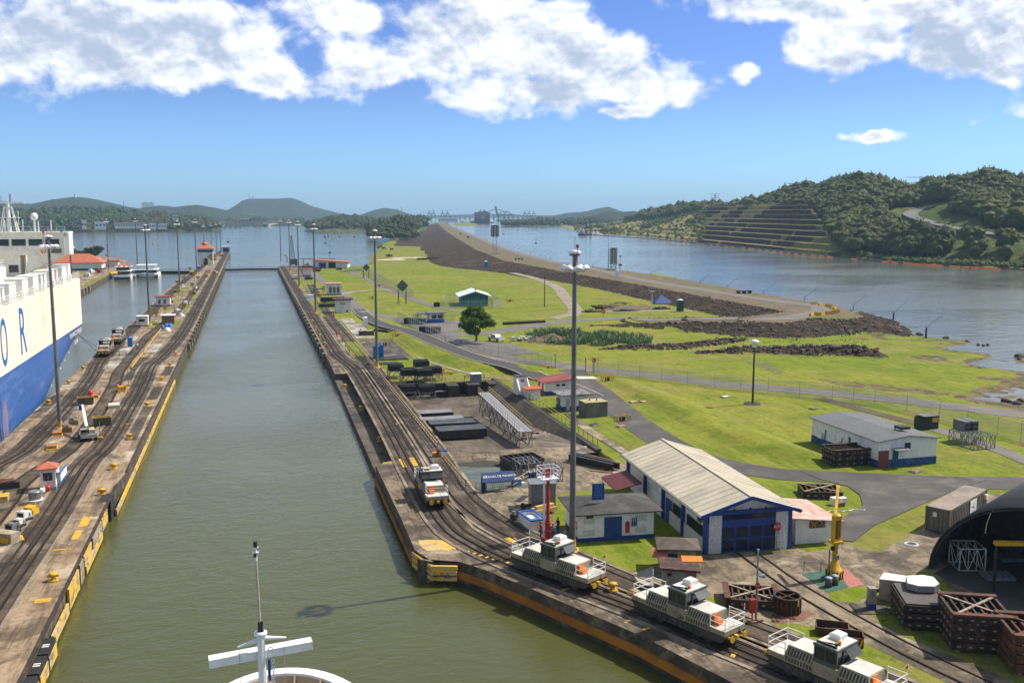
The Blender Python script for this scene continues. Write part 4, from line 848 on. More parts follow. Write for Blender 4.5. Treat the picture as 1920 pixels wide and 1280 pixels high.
# the ship that carries the viewpoint: its bow and foremast
def own_ship():
 t=thing('cruise_ship_bow','white bow rim and signal mast of a ship at the bottom edge','ship')
 (cx,tipy),zt=G(518,1257,15.0),15.0
 def outline(k,z=zt):
  return None
 n=28;top=[];low=[]
 for i in range(n+1):
  a=(i/n-.5)*math.pi
  x=cx+math.sin(a)*4.1;y=tipy-(1-math.cos(a))*6.0;top.append((x,y));low.append((cx+math.sin(a)*3.2,tipy-6-(1-math.cos(a))*9))
 top=[(cx-9.5,16),(cx-12.5,4)][::-1]+top+[(cx+9.5,16),(cx+12.5,4)];low=[(cx-7,16),(cx-11,2)][::-1]+low+[(cx+7,16),(cx+11,2)]
 h=MB();m=len(top)
 h.add([(x,y,zt) for x,y in top]+[(x,y,-1) for x,y in low],[(i,m+i,m+i+1,i+1) for i in range(m-1)],0,True);h.build('hull',SWHITE,t)
 inn=[(cx+(x-cx)*.90,y-.55) for x,y in top]
 r=MB();
 r.add([(x,y,zt) for x,y in top]+[(x,y,zt) for x,y in inn]+[(x,y,zt+.12) for x,y in top]+[(x,y,zt+.12) for x,y in inn],[(2*m+i,3*m+i,3*m+i+1,2*m+i+1) for i in range(m-1)]+[(i,2*m+i,2*m+i+1,i+1) for i in range(m-1)]+[(m+i,m+i+1,3*m+i+1,3*m+i) for i in range(m-1)]);r.build('bulwark_rim',SWHITE,t)
 b=MB();b.add([(x,y,zt) for x,y in inn]+[(cx+(x-cx)*.97,y-.2,zt-1.3) for x,y in inn],[(i,i+1,m+i+1,m+i) for i in range(m-1)],0,True);b.build('bulwark_inside',mat('beige_bulwark',(.50,.36,.22),(.46,.33,.2),1,.6),t)
 d=MB();d.prism([(cx+(x-cx)*.97,y-.2) for x,y in inn],zt-1.5,zt-1.3);d.build('deck',mat('deck_grey',(.25,.25,.24),None,1,.7),t)
 b=MB()
 for k in range(9):i=3+k*3;b.bar((inn[i][0],inn[i][1],zt),(cx+(inn[i][0]-cx)*.8,inn[i][1]-.8,zt-1.3),.05,.4)
 b.build('bulwark_bracket',mat('beige_bulwark2',(.55,.42,.28),None,1,.6),t)
 MY=38.2;MX_=MY*G(489,1200,18)[0]/G(489,1200,18)[1];Z=lambda py:zq(489,py,math.hypot(MX_,MY))
 q=MB();q.cyl((MX_+.06,MY,13.6),(MX_,MY,Z(1186)),.20,.15,14);q.lathe([(.14,Z(1190)),(.26,Z(1189)),(.26,Z(1184)),(.16,Z(1182))],MX_,MY,14);q.build('lower_mast',SWHITE,t)
 q=MB();q.cyl((MX_,MY,Z(1184)),(MX_-.07,MY,Z(1047)),.055,.045,10);q.build('pole_mast',mat('pale_brown_pole',(.50,.40,.33),(.44,.34,.28),1,.5),t)
 q=MB();q.cyl((MX_+.06,MY-.08,Z(1186)),(MX_+.06,MY-.08,Z(1163)),.05,.05,8);q.cyl((MX_-.06,MY-.08,Z(1186)),(MX_-.06,MY-.08,Z(1164)),.04,.04,8);q.build('horn',DARK,t)
 q=MB();q.cyl((MX_-.07,MY,Z(1050)),(MX_-.08,MY,Z(1024)),.055,.045,8);q.box(MX_-.08,MY,Z(1036),.26,.1,.05);q.box(MX_-.08,MY,Z(1026),.24,.1,.04);q.build('mast_top',SWHITE,t)
 q=MB();q.cyl((MX_-.08,MY,Z(1024)),(MX_-.08,MY,Z(1014)),.08,.08,12);q.box(MX_-.1,MY-.05,Z(1042),.12,.12,.14);q.build('navigation_light',DARK,t)
 q=MB();q.cyl((MX_,MY,Z(1197)),(MX_-.9,MY,Z(1208)),.11,.05,8);q.cyl((MX_,MY,Z(1195)),(MX_+1.0,MY,Z(1200)),.11,.05,8);q.build('yard_arm',SWHITE,t)
 q=MB();q.box(MX_,MY+.35,Z(1237),4.1,.5,.34,.10,0,0,-.03);q.build('radar_scanner',SWHITE,t)
 for dx in (-.85,.9):q=MB();q.cyl((MX_+dx,MY,Z(1205)),(MX_+dx,MY-.2,14.5),.009,.009,5);q.build('halyard',mat('rope',(.4,.36,.28)),t)
 q=MB()
 for k in range(5):
  for j in range(10):
   a=2*math.pi*j/10;c=2*math.pi*(j+1)/10;z=Z(1222+k*14)
   q.bar((MX_+.36+.13*math.cos(a),MY-.25,z+.3*math.sin(a)),(MX_+.36+.13*math.cos(c),MY-.25,z+.3*math.sin(c)),.03)
 q.build('rope_coil',SWHITE,t);q=MB();q.box(MX_+.30,MY-.3,Z(1270),.1,.1,.9);q.build('signal_flag',BLUE,t)
def zq(px,py,r):d=ray(px,py);return H+d[2]*r/math.hypot(d[0],d[1])
own_ship()
# lock gates
def gate(x0,x1,y,lab,z1=2.2,mid=4.0):
 t=thing('lock_gate',lab,'lock gate',((x0+x1)/2,y,0));hw=(x1-x0)/2
 for s in (-1,1):
  m=MB();a=(s*hw,0);b=(0,mid);d=Vector((b[0]-a[0],b[1]-a[1]));L=d.length;an=math.atan2(d.y,d.x)
  cx_,cy_=(a[0]+b[0])/2,(a[1]+b[1])/2;m.box(cx_,cy_,-1,L,1.6,z1+.6,an)
  m.box(cx_,cy_-.2,z1-.4,L,2.4,.25,an)
  n=12
  for k in range(n):
   q=(k+.5)/n;m.box(a[0]+d.x*q,a[1]+d.y*q-1.0,-.4,.3,.5,z1+.2,an)
  g_=m.build('gate_leaf',RUSTD,t)
  r=MB()
  for z in (z1+.55,z1+1.05):r.bar((a[0],a[1]-1.1,z),(b[0],b[1]-1.1,z),.08)
  for k in range(9):q=k/8;r.bar((a[0]+d.x*q,a[1]+d.y*q-1.1,z1-.2),(a[0]+d.x*q,a[1]+d.y*q-1.1,z1+1.05),.08)
  r.build('railing',mat('weathered_rail',(.3,.26,.18),(.1,.08,.06),1,.7),g_)
gate(-17.2,17.0,641,'closed dark mitre gate across the middle lock lane',.9,4)
gate(-17.2,17.0,622,'low second gate walkway just in front of the closed mitre gate',-.3,0)
gate(-76,-33.5,612,'closed dark lock gate across the west lane behind the white boats',1.6,5)
# buildings
def house(name,label,cat,loc,rz,w_,d_,h_,wall=WALLW,roof='flat',rmat=TAR,band=None,over=.4,rise=1.0,doors=(),wins=(),group=None,thick=.22,rdir='x',slope=0):
 t=thing(name,label,cat,loc,rz,group)
 b=MB()
 if roof=='mono':
  vs=[(-w_/2,-d_/2,0),(w_/2,-d_/2,0),(w_/2,d_/2,0),(-w_/2,d_/2,0)]
  za={'x':lambda x,y:h_+slope*x,'y':lambda x,y:h_+slope*y}[rdir]
  b.prism([(v[0],v[1]) for v in vs],0,[za(v[0],v[1]) for v in vs])
 elif roof=='gable':
  b.prism([(-w_/2,-d_/2),(w_/2,-d_/2),(w_/2,d_/2),(-w_/2,d_/2)],0,h_)
  if rdir=='y':b.add([(-w_/2,-d_/2+.01,h_),(w_/2,-d_/2+.01,h_),(0,-d_/2+.01,h_+rise),(-w_/2,d_/2-.01,h_),(w_/2,d_/2-.01,h_),(0,d_/2-.01,h_+rise)],[(0,1,2),(3,5,4)])
  else:b.add([(-w_/2+.01,-d_/2,h_),(-w_/2+.01,d_/2,h_),(-w_/2+.01,0,h_+rise),(w_/2-.01,-d_/2,h_),(w_/2-.01,d_/2,h_),(w_/2-.01,0,h_+rise)],[(0,2,1),(3,4,5)])
 else:b.prism([(-w_/2,-d_/2),(w_/2,-d_/2),(w_/2,d_/2),(-w_/2,d_/2)],0,h_)
 wl=b.build('wall',wall,t)
 W2,D2=w_/2+over,d_/2+over;r=MB();k=thick
 if roof=='flat':r.box(0,0,h_+.002,2*W2,2*D2,k)
 elif roof=='mono':
  p=[(-W2,-D2),(W2,-D2),(W2,D2),(-W2,D2)];z0=[za(*q)+.01 for q in p];r.prism(p,z0,[z+k for z in z0])
 elif roof=='hip':
  i=min(W2,D2);rx,ry=(W2-i,0) if W2>D2 else (0,D2-i)
  vs=[(-W2,-D2,h_),(W2,-D2,h_),(W2,D2,h_),(-W2,D2,h_),(-W2,-D2,h_+.12),(W2,-D2,h_+.12),(W2,D2,h_+.12),(-W2,D2,h_+.12)]
  if W2>D2:vs+=[(-rx,0,h_+rise),(rx,0,h_+rise)];fs=[(4,5,9,8),(6,7,8,9),(5,6,9),(7,4,8)]
  else:vs+=[(0,-ry,h_+rise),(0,ry,h_+rise)];fs=[(4,5,8),(5,6,9,8),(6,7,9),(7,4,8,9)]
  r.add(vs,fs+[(3,2,1,0),(0,1,5,4),(1,2,6,5),(2,3,7,6),(3,0,4,7)])
 elif roof=='gable':
  e=rise*over/((w_ if rdir=='y' else d_)/2)
  if rdir=='y':A_=[(-W2,h_-e),(0,h_+rise),(W2,h_-e),(W2,h_-e+k),(0,h_+rise+k),(-W2,h_-e+k)];vs=[(x,-D2,z) for x,z in A_]+[(x,D2,z) for x,z in A_]
  else:A_=[(-D2,h_-e),(0,h_+rise),(D2,h_-e),(D2,h_-e+k),(0,h_+rise+k),(-D2,h_-e+k)];vs=[(W2,y,z) for y,z in A_]+[(-W2,y,z) for y,z in A_]
  r.add(vs,[(0,1,4,5),(1,2,3,4),(11,10,7,6),(10,9,8,7),(0,6,7,1),(1,7,8,2),(2,8,9,3),(3,9,10,4),(4,10,11,5),(5,11,6,0)])
 r.build('roof',rmat,t)
 if band:
  q=MB();hb,bm=band;e=.03;q.box(0,0,.0,w_+2*e,d_+2*e,hb);q.build('base_band',bm,t)
 def face(f,u,z,ww,hh,th):
  if f=='s':return (u,-d_/2-th*0,z,ww,th*2,hh)
  if f=='n':return (u,d_/2,z,ww,th*2,hh)
  if f=='w':return (-w_/2,u,z,th*2,ww,hh)
  return (w_/2,u,z,th*2,ww,hh)
 for f,u,ww,hh,m in doors:
  q=MB();q.box(*face(f,u,.02,ww,hh,.07));q.build('door',m,t)
 for f,u,z,ww,hh,m in wins:
  q=MB();q.box(*face(f,u,z,ww,hh,.055));o=q.build('window',m,t)
 return t
LOUV=mat('louvre_block',(.80,.77,.71),(.38,.36,.33),9,.8,stretch=(1,1,3),lo=.45,hi=.55)
# control house on the centre quay
t=house('control_house','white control house with tiered orange roof and arched opening on the centre quay','control tower',(*G(386,496,2.5),2.5),0,9.5,9,10.5,WHITE,'hip',TILE,over=1.6,rise=3.6)
q=MB();q.box(0,0,7.2,9.9,9.4,.9);q.build('balcony',WHITE,t);q=MB();q.box(0,0,8.3,9.62,9.12,1.5);q.build('window_band',BLUE,t)
q=MB();q.lathe([(2.6,13.4),(2.6,13.9),(0,15.3)],0,0,4,0,False);q.build('roof_cap',TILE,t)
q=MB();q.box(.2,-4.5,0,2.6,.3,3.2);q.cyl((.2,-4.64,3.2),(.2,-4.36,3.2),1.3,1.3,20);q.build('archway',RUBBER,t)
q=MB();q.box(3.9,-4.56,3.0,1.4,.1,4.2);q.add([(1.0,-4.62,5.2),(3.4,-4.62,7.0),(4.6,-4.62,6.8),(4.6,-4.62,2.8)],[(0,3,2,1)]);q.build('banner_panel',mat('ochre',(.55,.26,.03)),t)
t=house('far_cabin','small white cabin with blue door at the far tip of the centre quay','cabin',(*G(424,472,2.5),2.5),0,8,8,4.6,WHITE,'flat',WHITE,doors=[('s',0,5,3.6,BLUE)])
q=MB();q.cyl((0,0,4.6),(1,0,9),.12,.08,6);q.build('flag_pole',WHITE,t);q=MB();q.quad((1,0,9),(3,0,9.5),(3,0,8.2),(.9,0,7.8));q.quad((.9,0,7.8),(3,0,8.2),(3,0,9.5),(1,0,9));q.build('flag',RED,t)
house('orange_roof_kiosk','tiny kiosk with an orange roof behind the cabin at the quay tip','kiosk',(*G(431,467,2.5),2.5),0,3,3,2.2,WHITE,'hip',TILE,over=.5)
t=house('guard_booth','white guard booth with red pyramid roof and open windows','guard booth',(*G(92,916,2.5),2.5),0.12,1.7,1.9,2.7,WALLW,'hip',TILE,over=.35,rise=.75,band=(.45,mat('pale_blue',(.25,.38,.5),None,1,.6)),wins=[('s',0,1.3,1.0,.95,GLASS),('e',0,1.3,1.0,.95,GLASS)])
q=MB();q.box(-.2,-.96,1.3,.28,.14,.9);q.build('window_panel',mat('brown_glass',(.05,.02,.02)),t)
t=thing('stair_wall','long low white stair parapet with blue rim beside the guard booth','parapet',(*G(112,898,2.5),2.5),0.0)
q=MB()
for x in (-.45,.45):q.box(x,0,0,.12,4.2,1.25)
q.box(0,-2.1,0,1.02,.12,1.25);q.build('wall',WHITE,t)
q=MB()
for x in (-.45,.45):q.box(x,0,1.25,.18,4.3,.14)
q.box(0,-2.1,1.25,1.08,.18,.14);q.box(.53,0,0,.04,4.2,.25);q.build('rim',mat('mid_blue',(.02,.13,.45),None,1,.5),t)
# huts along the centre quay
house('striped_hut','white hut with a flat red roof between grass plots on the centre quay','hut',(*G(307,573,2.5),2.5),0,4.8,5,3.3,WALLW,'flat',RROOF,over=.3,wins=[('s',-1.2,.9,.8,1.6,GREYROOF),('s',.6,.9,.8,1.6,GREYROOF)],band=(.5,BLUE))
house('relay_cabin','white cabin with rooftop drum behind the two parked locomotives','cabin',(*G(268,611,2.5),2.5),0,3.2,3.0,2.9,WALLW,'flat',WHITE,over=.1,wins=[('s',-.1,1.5,1.6,.7,GLASS)],band=(.35,BLUE))
t=house('open_shelter','small shelter with white scalloped roof and blue tarpaulins in front','shelter',(*G(316,607,2.5),2.5),0,3.6,3,2.6,WOOD,'flat',WHITE,over=.35)
for i,(x,y,r_,m) in enumerate([(313,612,1.0,mat('tarp_blue',(.02,.22,.6))),(319,612,.9,mat('tarp_blue',(.02,.22,.6))),(305,617,.9,BLUE),(314,620,.9,WHITE)]):
 q=MB();q.lathe([(r_,0),(r_*.95,.4),(r_*.5,.9),(0,1.0)],0,0,9,0,True);a,b_=G(x,y,2.5);o=q.build('tarpaulin_heap',m,None,(a,b_,2.5),i);tag(o,['bright blue tarpaulin heap left of another against the small shelter','bright blue tarpaulin heap at the right corner of the shelter','dark blue tarpaulin heap left of the white one by the shelter','white sheet heap lying nearest in front of the small shelter'][i],'tarpaulin')
def toilet(px,py,lab,m=BLUE,z=2.5,top=None,sc=1):
 t=thing('portable_toilet',lab,'portable toilet',(*G(px,py,z),z));b=MB();b.box(0,0,0,1.1*sc,1.1*sc,2.2*sc);b.build('cabin',m,t)
 b=MB();b.box(0,-.56*sc,.1,.85*sc,.05,1.95*sc);b.build('door',m,t);b=MB();b.box(0,0,2.2*sc,1.2*sc,1.2*sc,.12);b.lathe([(.5*sc,2.3*sc),(.3*sc,2.45*sc),(0,2.5*sc)],0,0,8);b.build('roof',top or m,t)
toilet(244.5,650,'blue portable toilet on the pale slab by the two locomotives',mat('toilet_blue',(.02,.16,.48),None,1,.5));toilet(685,612,'white and blue cabin standing above the pale slab right of the tracks',WHITE,2.2,None,1.2)
# people
def person(label,px,py,z,rz,shirt,trousers,helmet=None,arm=(0,0),lean=0,s=1.0):
 x,y=G(px,py,z)
 V=[(0,0,.95),(0,0,1.15),(0,0,1.42),(0,0,1.52),(0,0,1.60),(-.19,0,1.42),(-.25,.04*arm[0],1.14),(-.24,.28*arm[0]+.05,.92+.25*arm[0]),(.19,0,1.42),(.25,.04*arm[1],1.14),(.24,.28*arm[1]+.05,.92+.25*arm[1]),
   (-.10,0,.90),(-.12,.04,.50),(-.12,0,.08),(-.12,.14,.05),(.10,0,.90),(.12,-.02,.50),(.13,-.06,.08),(.13,.08,.05)]
 Rr=[.15,.13,.15,.07,.07,.065,.05,.035,.065,.05,.035,.10,.065,.045,.04,.10,.065,.045,.04]
 E_=[(0,1),(1,2),(2,3),(3,4),(2,5),(5,6),(6,7),(2,8),(8,9),(9,10),(0,11),(11,12),(12,13),(13,14),(0,15),(15,16),(16,17),(17,18)]
 for sd,w0 in ((-1,7),(1,10)):
  b=V[w0]
  for k in range(4):
   V.append((b[0]+sd*.0+(k-1.5)*.016,b[1]+.03,b[2]-.06));Rr.append(.012);E_.append((w0,len(V)-1));V.append((b[0]+(k-1.5)*.018,b[1]+.045,b[2]-.11-.01*(k in (1,2))));Rr.append(.009);E_.append((len(V)-2,len(V)-1))
  V.append((b[0]-sd*.04,b[1]+.04,b[2]-.05));Rr.append(.011);E_.append((w0,len(V)-1))
 me=bpy.data.meshes.new('person');me.from_pydata([(a*s,b*s,c*s) for a,b,c in V],E_,[]);o=bpy.data.objects.new('person',me);COL.objects.link(o)
 sk=o.modifiers.new('skin','SKIN');
 for i,r_ in enumerate(Rr):me.skin_vertices[0].data[i].radius=(r_*s,r_*s*.85)
 me.skin_vertices[0].data[0].use_root=True
 o.modifiers.new('sub','SUBSURF').levels=1;o.modifiers['sub'].render_levels=1
 bpy.context.view_layer.update();m2=bpy.data.meshes.new_from_object(o.evaluated_get(bpy.context.evaluated_depsgraph_get()));o.modifiers.clear();o.data=m2;m2.name='person'
 bm_=bmesh.new();bm_.from_mesh(m2);bmesh.ops.create_uvsphere(bm_,u_segments=12,v_segments=9,radius=.115*s,matrix=Matrix.Translation((0,.01,1.67*s))@Matrix.Diagonal((.85,1,1.15,1)))
 bmesh.ops.create_cone(bm_,segments=6,radius1=.02*s,radius2=.005,depth=.05*s,matrix=Matrix.Translation((0,.125*s,1.655*s))@Matrix.Rotation(-math.pi/2,4,'X'));bm_.to_mesh(m2);bm_.free()
 m2.materials.clear()
 for m in (SKIN,shirt,trousers,RUBBER):m2.materials.append(m)
 for p in m2.polygons:
  c=p.center/s;p.use_smooth=True
  p.material_index=3 if c.z<.12 else 2 if c.z<.98 and abs(c.x)<.2 else 1 if c.z<1.49 and not (abs(c.x)>.2 and c.z<1.12) else 0
 o.location=(x,y,z);o.rotation_euler=(0,0,rz);tag(o,label,'person')
 if helmet:
  q=MB();q.lathe([(.15,0),(.14,.06),(.10,.12),(0,.15)],0,0,14);q.build('hard_hat',helmet,o,(0,.01,1.70*s))
 else:
  q=MB();q.lathe([(.115,-.05),(.12,.03),(.09,.09),(0,.115)],0,0,12);q.build('hair',RUBBER,o,(0,-.012,1.71*s))
 return o
person('person in white shirt and dark trousers walking on the centre quay by the blue toilet',258,655,2.5,.4,WHITE,NAVY,arm=(.2,.1))
person('worker in red hard hat and light blue shirt right of the red column',1037,1012,2.2,2.6,LBLUE,NAVY,RED,(.9,.2))
person('worker in red hard hat against the tall mast holding nothing',1059,1020,2.2,.5,LBLUE,NAVY,RED,(.2,.3))
person('worker in yellow hard hat and dark shirt near the orange buoy on the workshop corner',1046,1000,2.2,2.2,NAVY,NAVY,YEL,(.6,.8))
person('worker in red vest left of the red column',1014,1008,2.2,-1.5,RED,NAVY,RED,(.5,.8))
# machines and stores on the centre quay
def crane_truck():
 t=thing('crane_truck','small tan crane truck with raised white boom on the centre quay','crane',(*G(164,823,2.5),2.5),.25)
 b=MB();b.box(0,0,.55,2.2,3.6,.5);b.box(-.55,-1.3,1.0,.95,.9,.9);b.box(.6,-.2,1.05,.8,2.4,.55);b.build('chassis',mat('crane_grey',(.35,.34,.31),(.25,.24,.22),1,.5),t)
 b=MB();b.box(.6,-.4,1.6,.82,1.9,.06);b.build('hood',mat('tan_hood',(.62,.42,.20)),t)
 b=MB();b.box(-.55,-1.77,1.4,.8,.04,.4);b.build('windscreen',GLASS,t)
 for x in (-1.0,1.0):
  for y in (-1.2,1.2):b=MB();b.cyl((x-.17,y,.5),(x+.17,y,.5),.5,.5,16);b.build('wheel',RUBBER,t)
 b=MB();b.cyl((0,.4,1.0),(0,.4,1.7),.7,.6,12);b.build('turntable',GREYROOF,t)
 b=MB();b.bar((0,.2,1.8),(.1,4.6,3.4),.4,.45);b.bar((.1,4.6,3.4),(.15,6.4,4.0),.28,.32);b.build('boom',WHITE,t)
 b=MB();b.bar((.35,1,2.2),(.4,6.2,4.2),.06);b.cyl((.15,6.4,4.0),(.15,6.4,2.0),.03,.03,5);b.build('boom_cable',DARK,t)
crane_truck()
def stores(px,py,lab,kind,rz=.15,z=2.5,name=None):
 t=thing(name or kind,lab,kind.replace('_',' '),(*G(px,py,z),z),rz)
 def p(nm,m,*bx):
  b=MB()
  for a in bx:b.box(*a)
  return b.build(nm,m,t)
 if kind=='steel_bin':p('bin',mat('bin_brown',(.10,.075,.05),(.07,.05,.035),1,.7),(0,0,.2,2.6,1.2,1.1));p('rim',YEL,(0,-.6,1.3,2.7,.1,.12),(0,.6,1.3,2.7,.1,.12),(-1.3,0,1.3,.1,1.2,.12),(1.3,0,1.3,.1,1.2,.12));p('foot',DARK,(-1,0,0,.2,1,.2),(1,0,0,.2,1,.2))
 if kind=='material_crate':
  p('crate',WOOD,(0,0,.05,1.4,2.0,.7));b=MB();r_=random.Random(px)
  for k in range(9):b.box(r_.uniform(-.5,.5),r_.uniform(-.8,.8),.6+r_.random()*.35,.5,.35,.3,r_.uniform(0,3),0,r_.uniform(-.4,.4))
  b.build('contents',WHITE if px%2 else mat('sacks',(.30,.27,.22),(.18,.16,.12),2,.8),t)
 if kind=='pallet_stack':p('pallet',YEL,(0,0,0,1.5,2.6,.15));p('planks',WOOD,(0,.1,.15,1.2,2.3,.35));p('strap',ORANGE,(0,-.6,.5,1.3,.3,.08))
 if kind=='sheet_stack':p('sheets',mat('pale_sheets',(.42,.41,.34),(.33,.32,.27),1,.7),(0,0,.1,1.9,2.6,.5));p('pallet',YEL,(0,0,0,2.0,2.7,.1));p('cover',WHITE,(0,.4,.6,1.6,1.2,.06))
 return t
stores(161,758,'brown steel bin with yellow rim beside the raised boom','steel_bin');stores(192,797,'black bin with yellow rim right of the crane truck','steel_bin')
stores(126,808,'open crate of scrap just right of the mast foot','material_crate');stores(138,795,'crate of grey sacks farthest from the mast foot','material_crate');stores(108,815,'orange and yellow pallet at the foot of the mast by the car carrier','pallet_stack');stores(98,840,'long yellow pallet lying nearest to the guard booth','pallet_stack')
stores(214,764,'stack of pale sheets under a white cover on the centre quay','sheet_stack');stores(178,745,'yellow pallet by the red drum behind the brown bin','pallet_stack')
for px,py,lab,m,r_,h_ in [(152,768,'blue drum beside the brown steel bin',BLUE,.35,.95),(170,745,'red drum behind the blue sheet of the brown bin',RED,.35,1.4),(86,921,'white bucket left of the red bin at the guard booth',WHITE,.3,.7),(90,921,'red and white bin against the front of the guard booth',RED,.32,.8),(80,924,'small white canister farthest left at the guard booth',WHITE,.28,.6)]:
 t=thing('drum',lab,'drum',(*G(px,py,2.5),2.5));b=MB();b.lathe([(0,0),(r_,0),(r_,h_),(r_*.9,h_),(r_*.9,h_-.05),(0,h_-.05)],0,0,14);b.build('barrel',m,t);b=MB();b.lathe([(r_+.015,h_*.33),(r_+.03,h_*.35),(r_+.015,h_*.37)],0,0,14);b.lathe([(r_+.015,h_*.66),(r_+.03,h_*.68),(r_+.015,h_*.7)],0,0,14);b.build('hoop',m,t)
t=thing('capstan','grey drum shaped capstan with white band behind the yellow cover','capstan',(*G(66,943,2.5),2.5));b=MB();b.lathe([(0,0),(.75,0),(.7,.35),(.9,.4),(.9,.5),(.7,.52)],0,0,18);b.build('foot',WHITE,t);b=MB();b.lathe([(.7,.5),(.66,1.3),(.72,1.4),(.6,1.5),(0,1.52)],0,0,18);b.build('drum_body',GALV,t)
t=thing('machine_cover','bright yellow machine cover between the capstan and the white pump units','machine',(*G(56,962,2.5),2.5),-.5);b=MB();b.box(0,0,0,1.7,1.0,.6);b.box(.1,0,.55,1.1,.8,.3,0,0,.2);b.build('cover',YEL,t);b=MB();b.box(0,-.5,.1,1.2,.1,.3);b.build('grille',DARK,t)
for px,py,s,m,lab in [(46,975,1.2,SWHITE,'larger white pump unit next to the yellow cover'),(37,987,.9,SWHITE,'smaller white pump unit in the middle of the row'),(24,998,1.15,GALV,'grey pump unit with black hoses at the left end of the row')]:
 t=thing('pump_unit',lab,'pump',(*G(px,py,2.5),2.5),-.7);b=MB();b.box(0,0,.35,s,s*.8,s*.6);b.box(.1,0,.35+s*.6,s*.8,s*.6,.08);b.build('casing',m,t);b=MB();b.box(0,-s*.41,.45,s*.7,.04,s*.4);b.build('grille',DARK,t)
 for q in (-1,1):b=MB();b.cyl((q*s*.4,-s*.45,.22),(q*s*.4,s*.45,.22),.22,.22,10);b.build('wheel',RUBBER,t)
 b=MB();b.tube([(s*.6*math.cos(a),.2,.5+s*.6*math.sin(a)) for a in [k*.4 for k in range(8)]],.05,6);b.build('hose',RUBBER,t)
t=thing('scrap_skip','black skip of brown scrap at the left edge beyond the guard booth','skip',(*G(10,915,2.5),2.5),.2);b=MB();b.prism([(-1.6,-.7),(1.6,-.7),(1.6,.7),(-1.6,.7)],0,.8);b.build('tub',DARK,t);b=MB();b.box(.2,0,.8,1.8,1,.2,.2,0,.1);b.box(-.5,.1,.8,1,.6,.35,.7);b.build('scrap',RUST,t)
t=thing('yellow_box','rusty yellow box at the left edge in front of the scrap skip','box',(*G(6,938,2.5),2.5),.1);b=MB();b.box(0,0,0,1.2,1.6,.7);b.box(0,0,.7,1.3,.3,.08);b.build('case',M_PANEL,t)
t=thing('valve_pit','cream block with yellow side at the left edge below the pump units','concrete block',(*G(6,1015,2.5),2.5),-.55);b=MB();b.box(0,0,0,3.2,1.2,1.1);b.build('block',M_CHIP,t);b=MB();b.box(.1,-.63,.1,2.4,.06,.6);b.build('side_panel',YEL,t)
flat('painted_slab',GP([(8,1003),(42,1003),(46,1012),(10,1014)],2.5),2.54,M_YLINE)
for px,py,lab in [(222,720,'yellow machine on the centre quay, near the row of cones')]:
 t=thing('winch','small yellow winch standing between traffic cones on the centre quay','winch',(*G(229,733,2.5),2.5));b=MB();b.box(0,0,0,1.3,1.6,.3);b.cyl((-.6,0,.7),(.6,0,.7),.4,.4,12);b.box(-.7,0,.2,.15,.9,1.0);b.box(.7,0,.2,.15,.9,1.0);b.build('drum_frame',YEL,t)
def cone():
 mb=MB();mb.box(0,0,0,.4,.4,.05);mb.cyl((0,0,.05),(0,0,.75),.16,.04,10);return mb
series('traffic_cone',ORANGE,cone,[(*G(px,py,2.5),2.5) for px,py in [(174,738),(188,738),(225,738),(241,735),(47,958),(67,953)]],'orange traffic cone standing on the centre quay','traffic cone','traffic cones on the centre quay')
# thin poles
def thin_pole(px,py,pytop,lab,m=GALV,z=2.5,top=None,base=YEL,r_=.07):
 x,y=G(px,py,z);d=ray(px,pytop);zt=H+d[2]*math.hypot(x,y)/math.hypot(d[0],d[1]);hgt=zt-z
 t=thing('post',lab,'post',(x,y,z));b=MB();b.cyl((0,0,.2),(0,0,hgt),r_,r_*.7,8);b.build('pole',m,t);b=MB();b.box(0,0,0,.7,.7,.25);b.build('footing',base,t)
 if top:b=MB();top(b,hgt);b.build('sign_head',top.m,t)
 return t
thin_pole(241,722,662,'slim grey post on the centre quay with a white collar base');thin_pole(270,663,620,'slim pale post beside the yellow guard rail');thin_pole(165,745,692,'slim post rising behind the brown steel bin');thin_pole(188,822,790,'short grey post at the black bin with the yellow rim')
thin_pole(248,630,600,'slim post behind the blue portable toilet');thin_pole(263,600,578,'slim post with a lamp left of the white relay cabin')
def arrow(b,h):b.box(0,0,h-.2,1.6,.08,1.0);b.box(0,-.03,h-.9,.5,.08,.8)
arrow.m=YEL
for i,(px,py) in enumerate([(293,603),(346,588),(358,565),(361,550),(372,537),(346,537),(333,545),(335,562),(322,572),(310,592),(382,505),(357,520),(365,530)]):
 o=thin_pole(px,py,py-16,'yellow number board on a thin post along the centre quay',GALV,2.5,arrow,WHITE,.06);o['category']='sign';o['group']='yellow number boards on the centre quay'
for i,(px,py,lab) in enumerate([(293,594,'red hydrant on the grass plot by the hut with the red roof'),(263,616,'red hydrant in front of the white relay cabin'),(354,572,'red hydrant among the machines far along the centre quay')]):
 t=thing('hydrant',lab,'hydrant',(*G(px,py,2.5),2.5));b=MB();b.cyl((0,0,0),(0,0,1.2),.2,.18,10);b.lathe([(.25,1.2),(.2,1.4),(0,1.5)],0,0,10);b.build('barrel',RED,t);b=MB();b.cyl((-.3,0,.9),(.3,0,.9),.08,.08,8);b.build('outlet',RED,t)
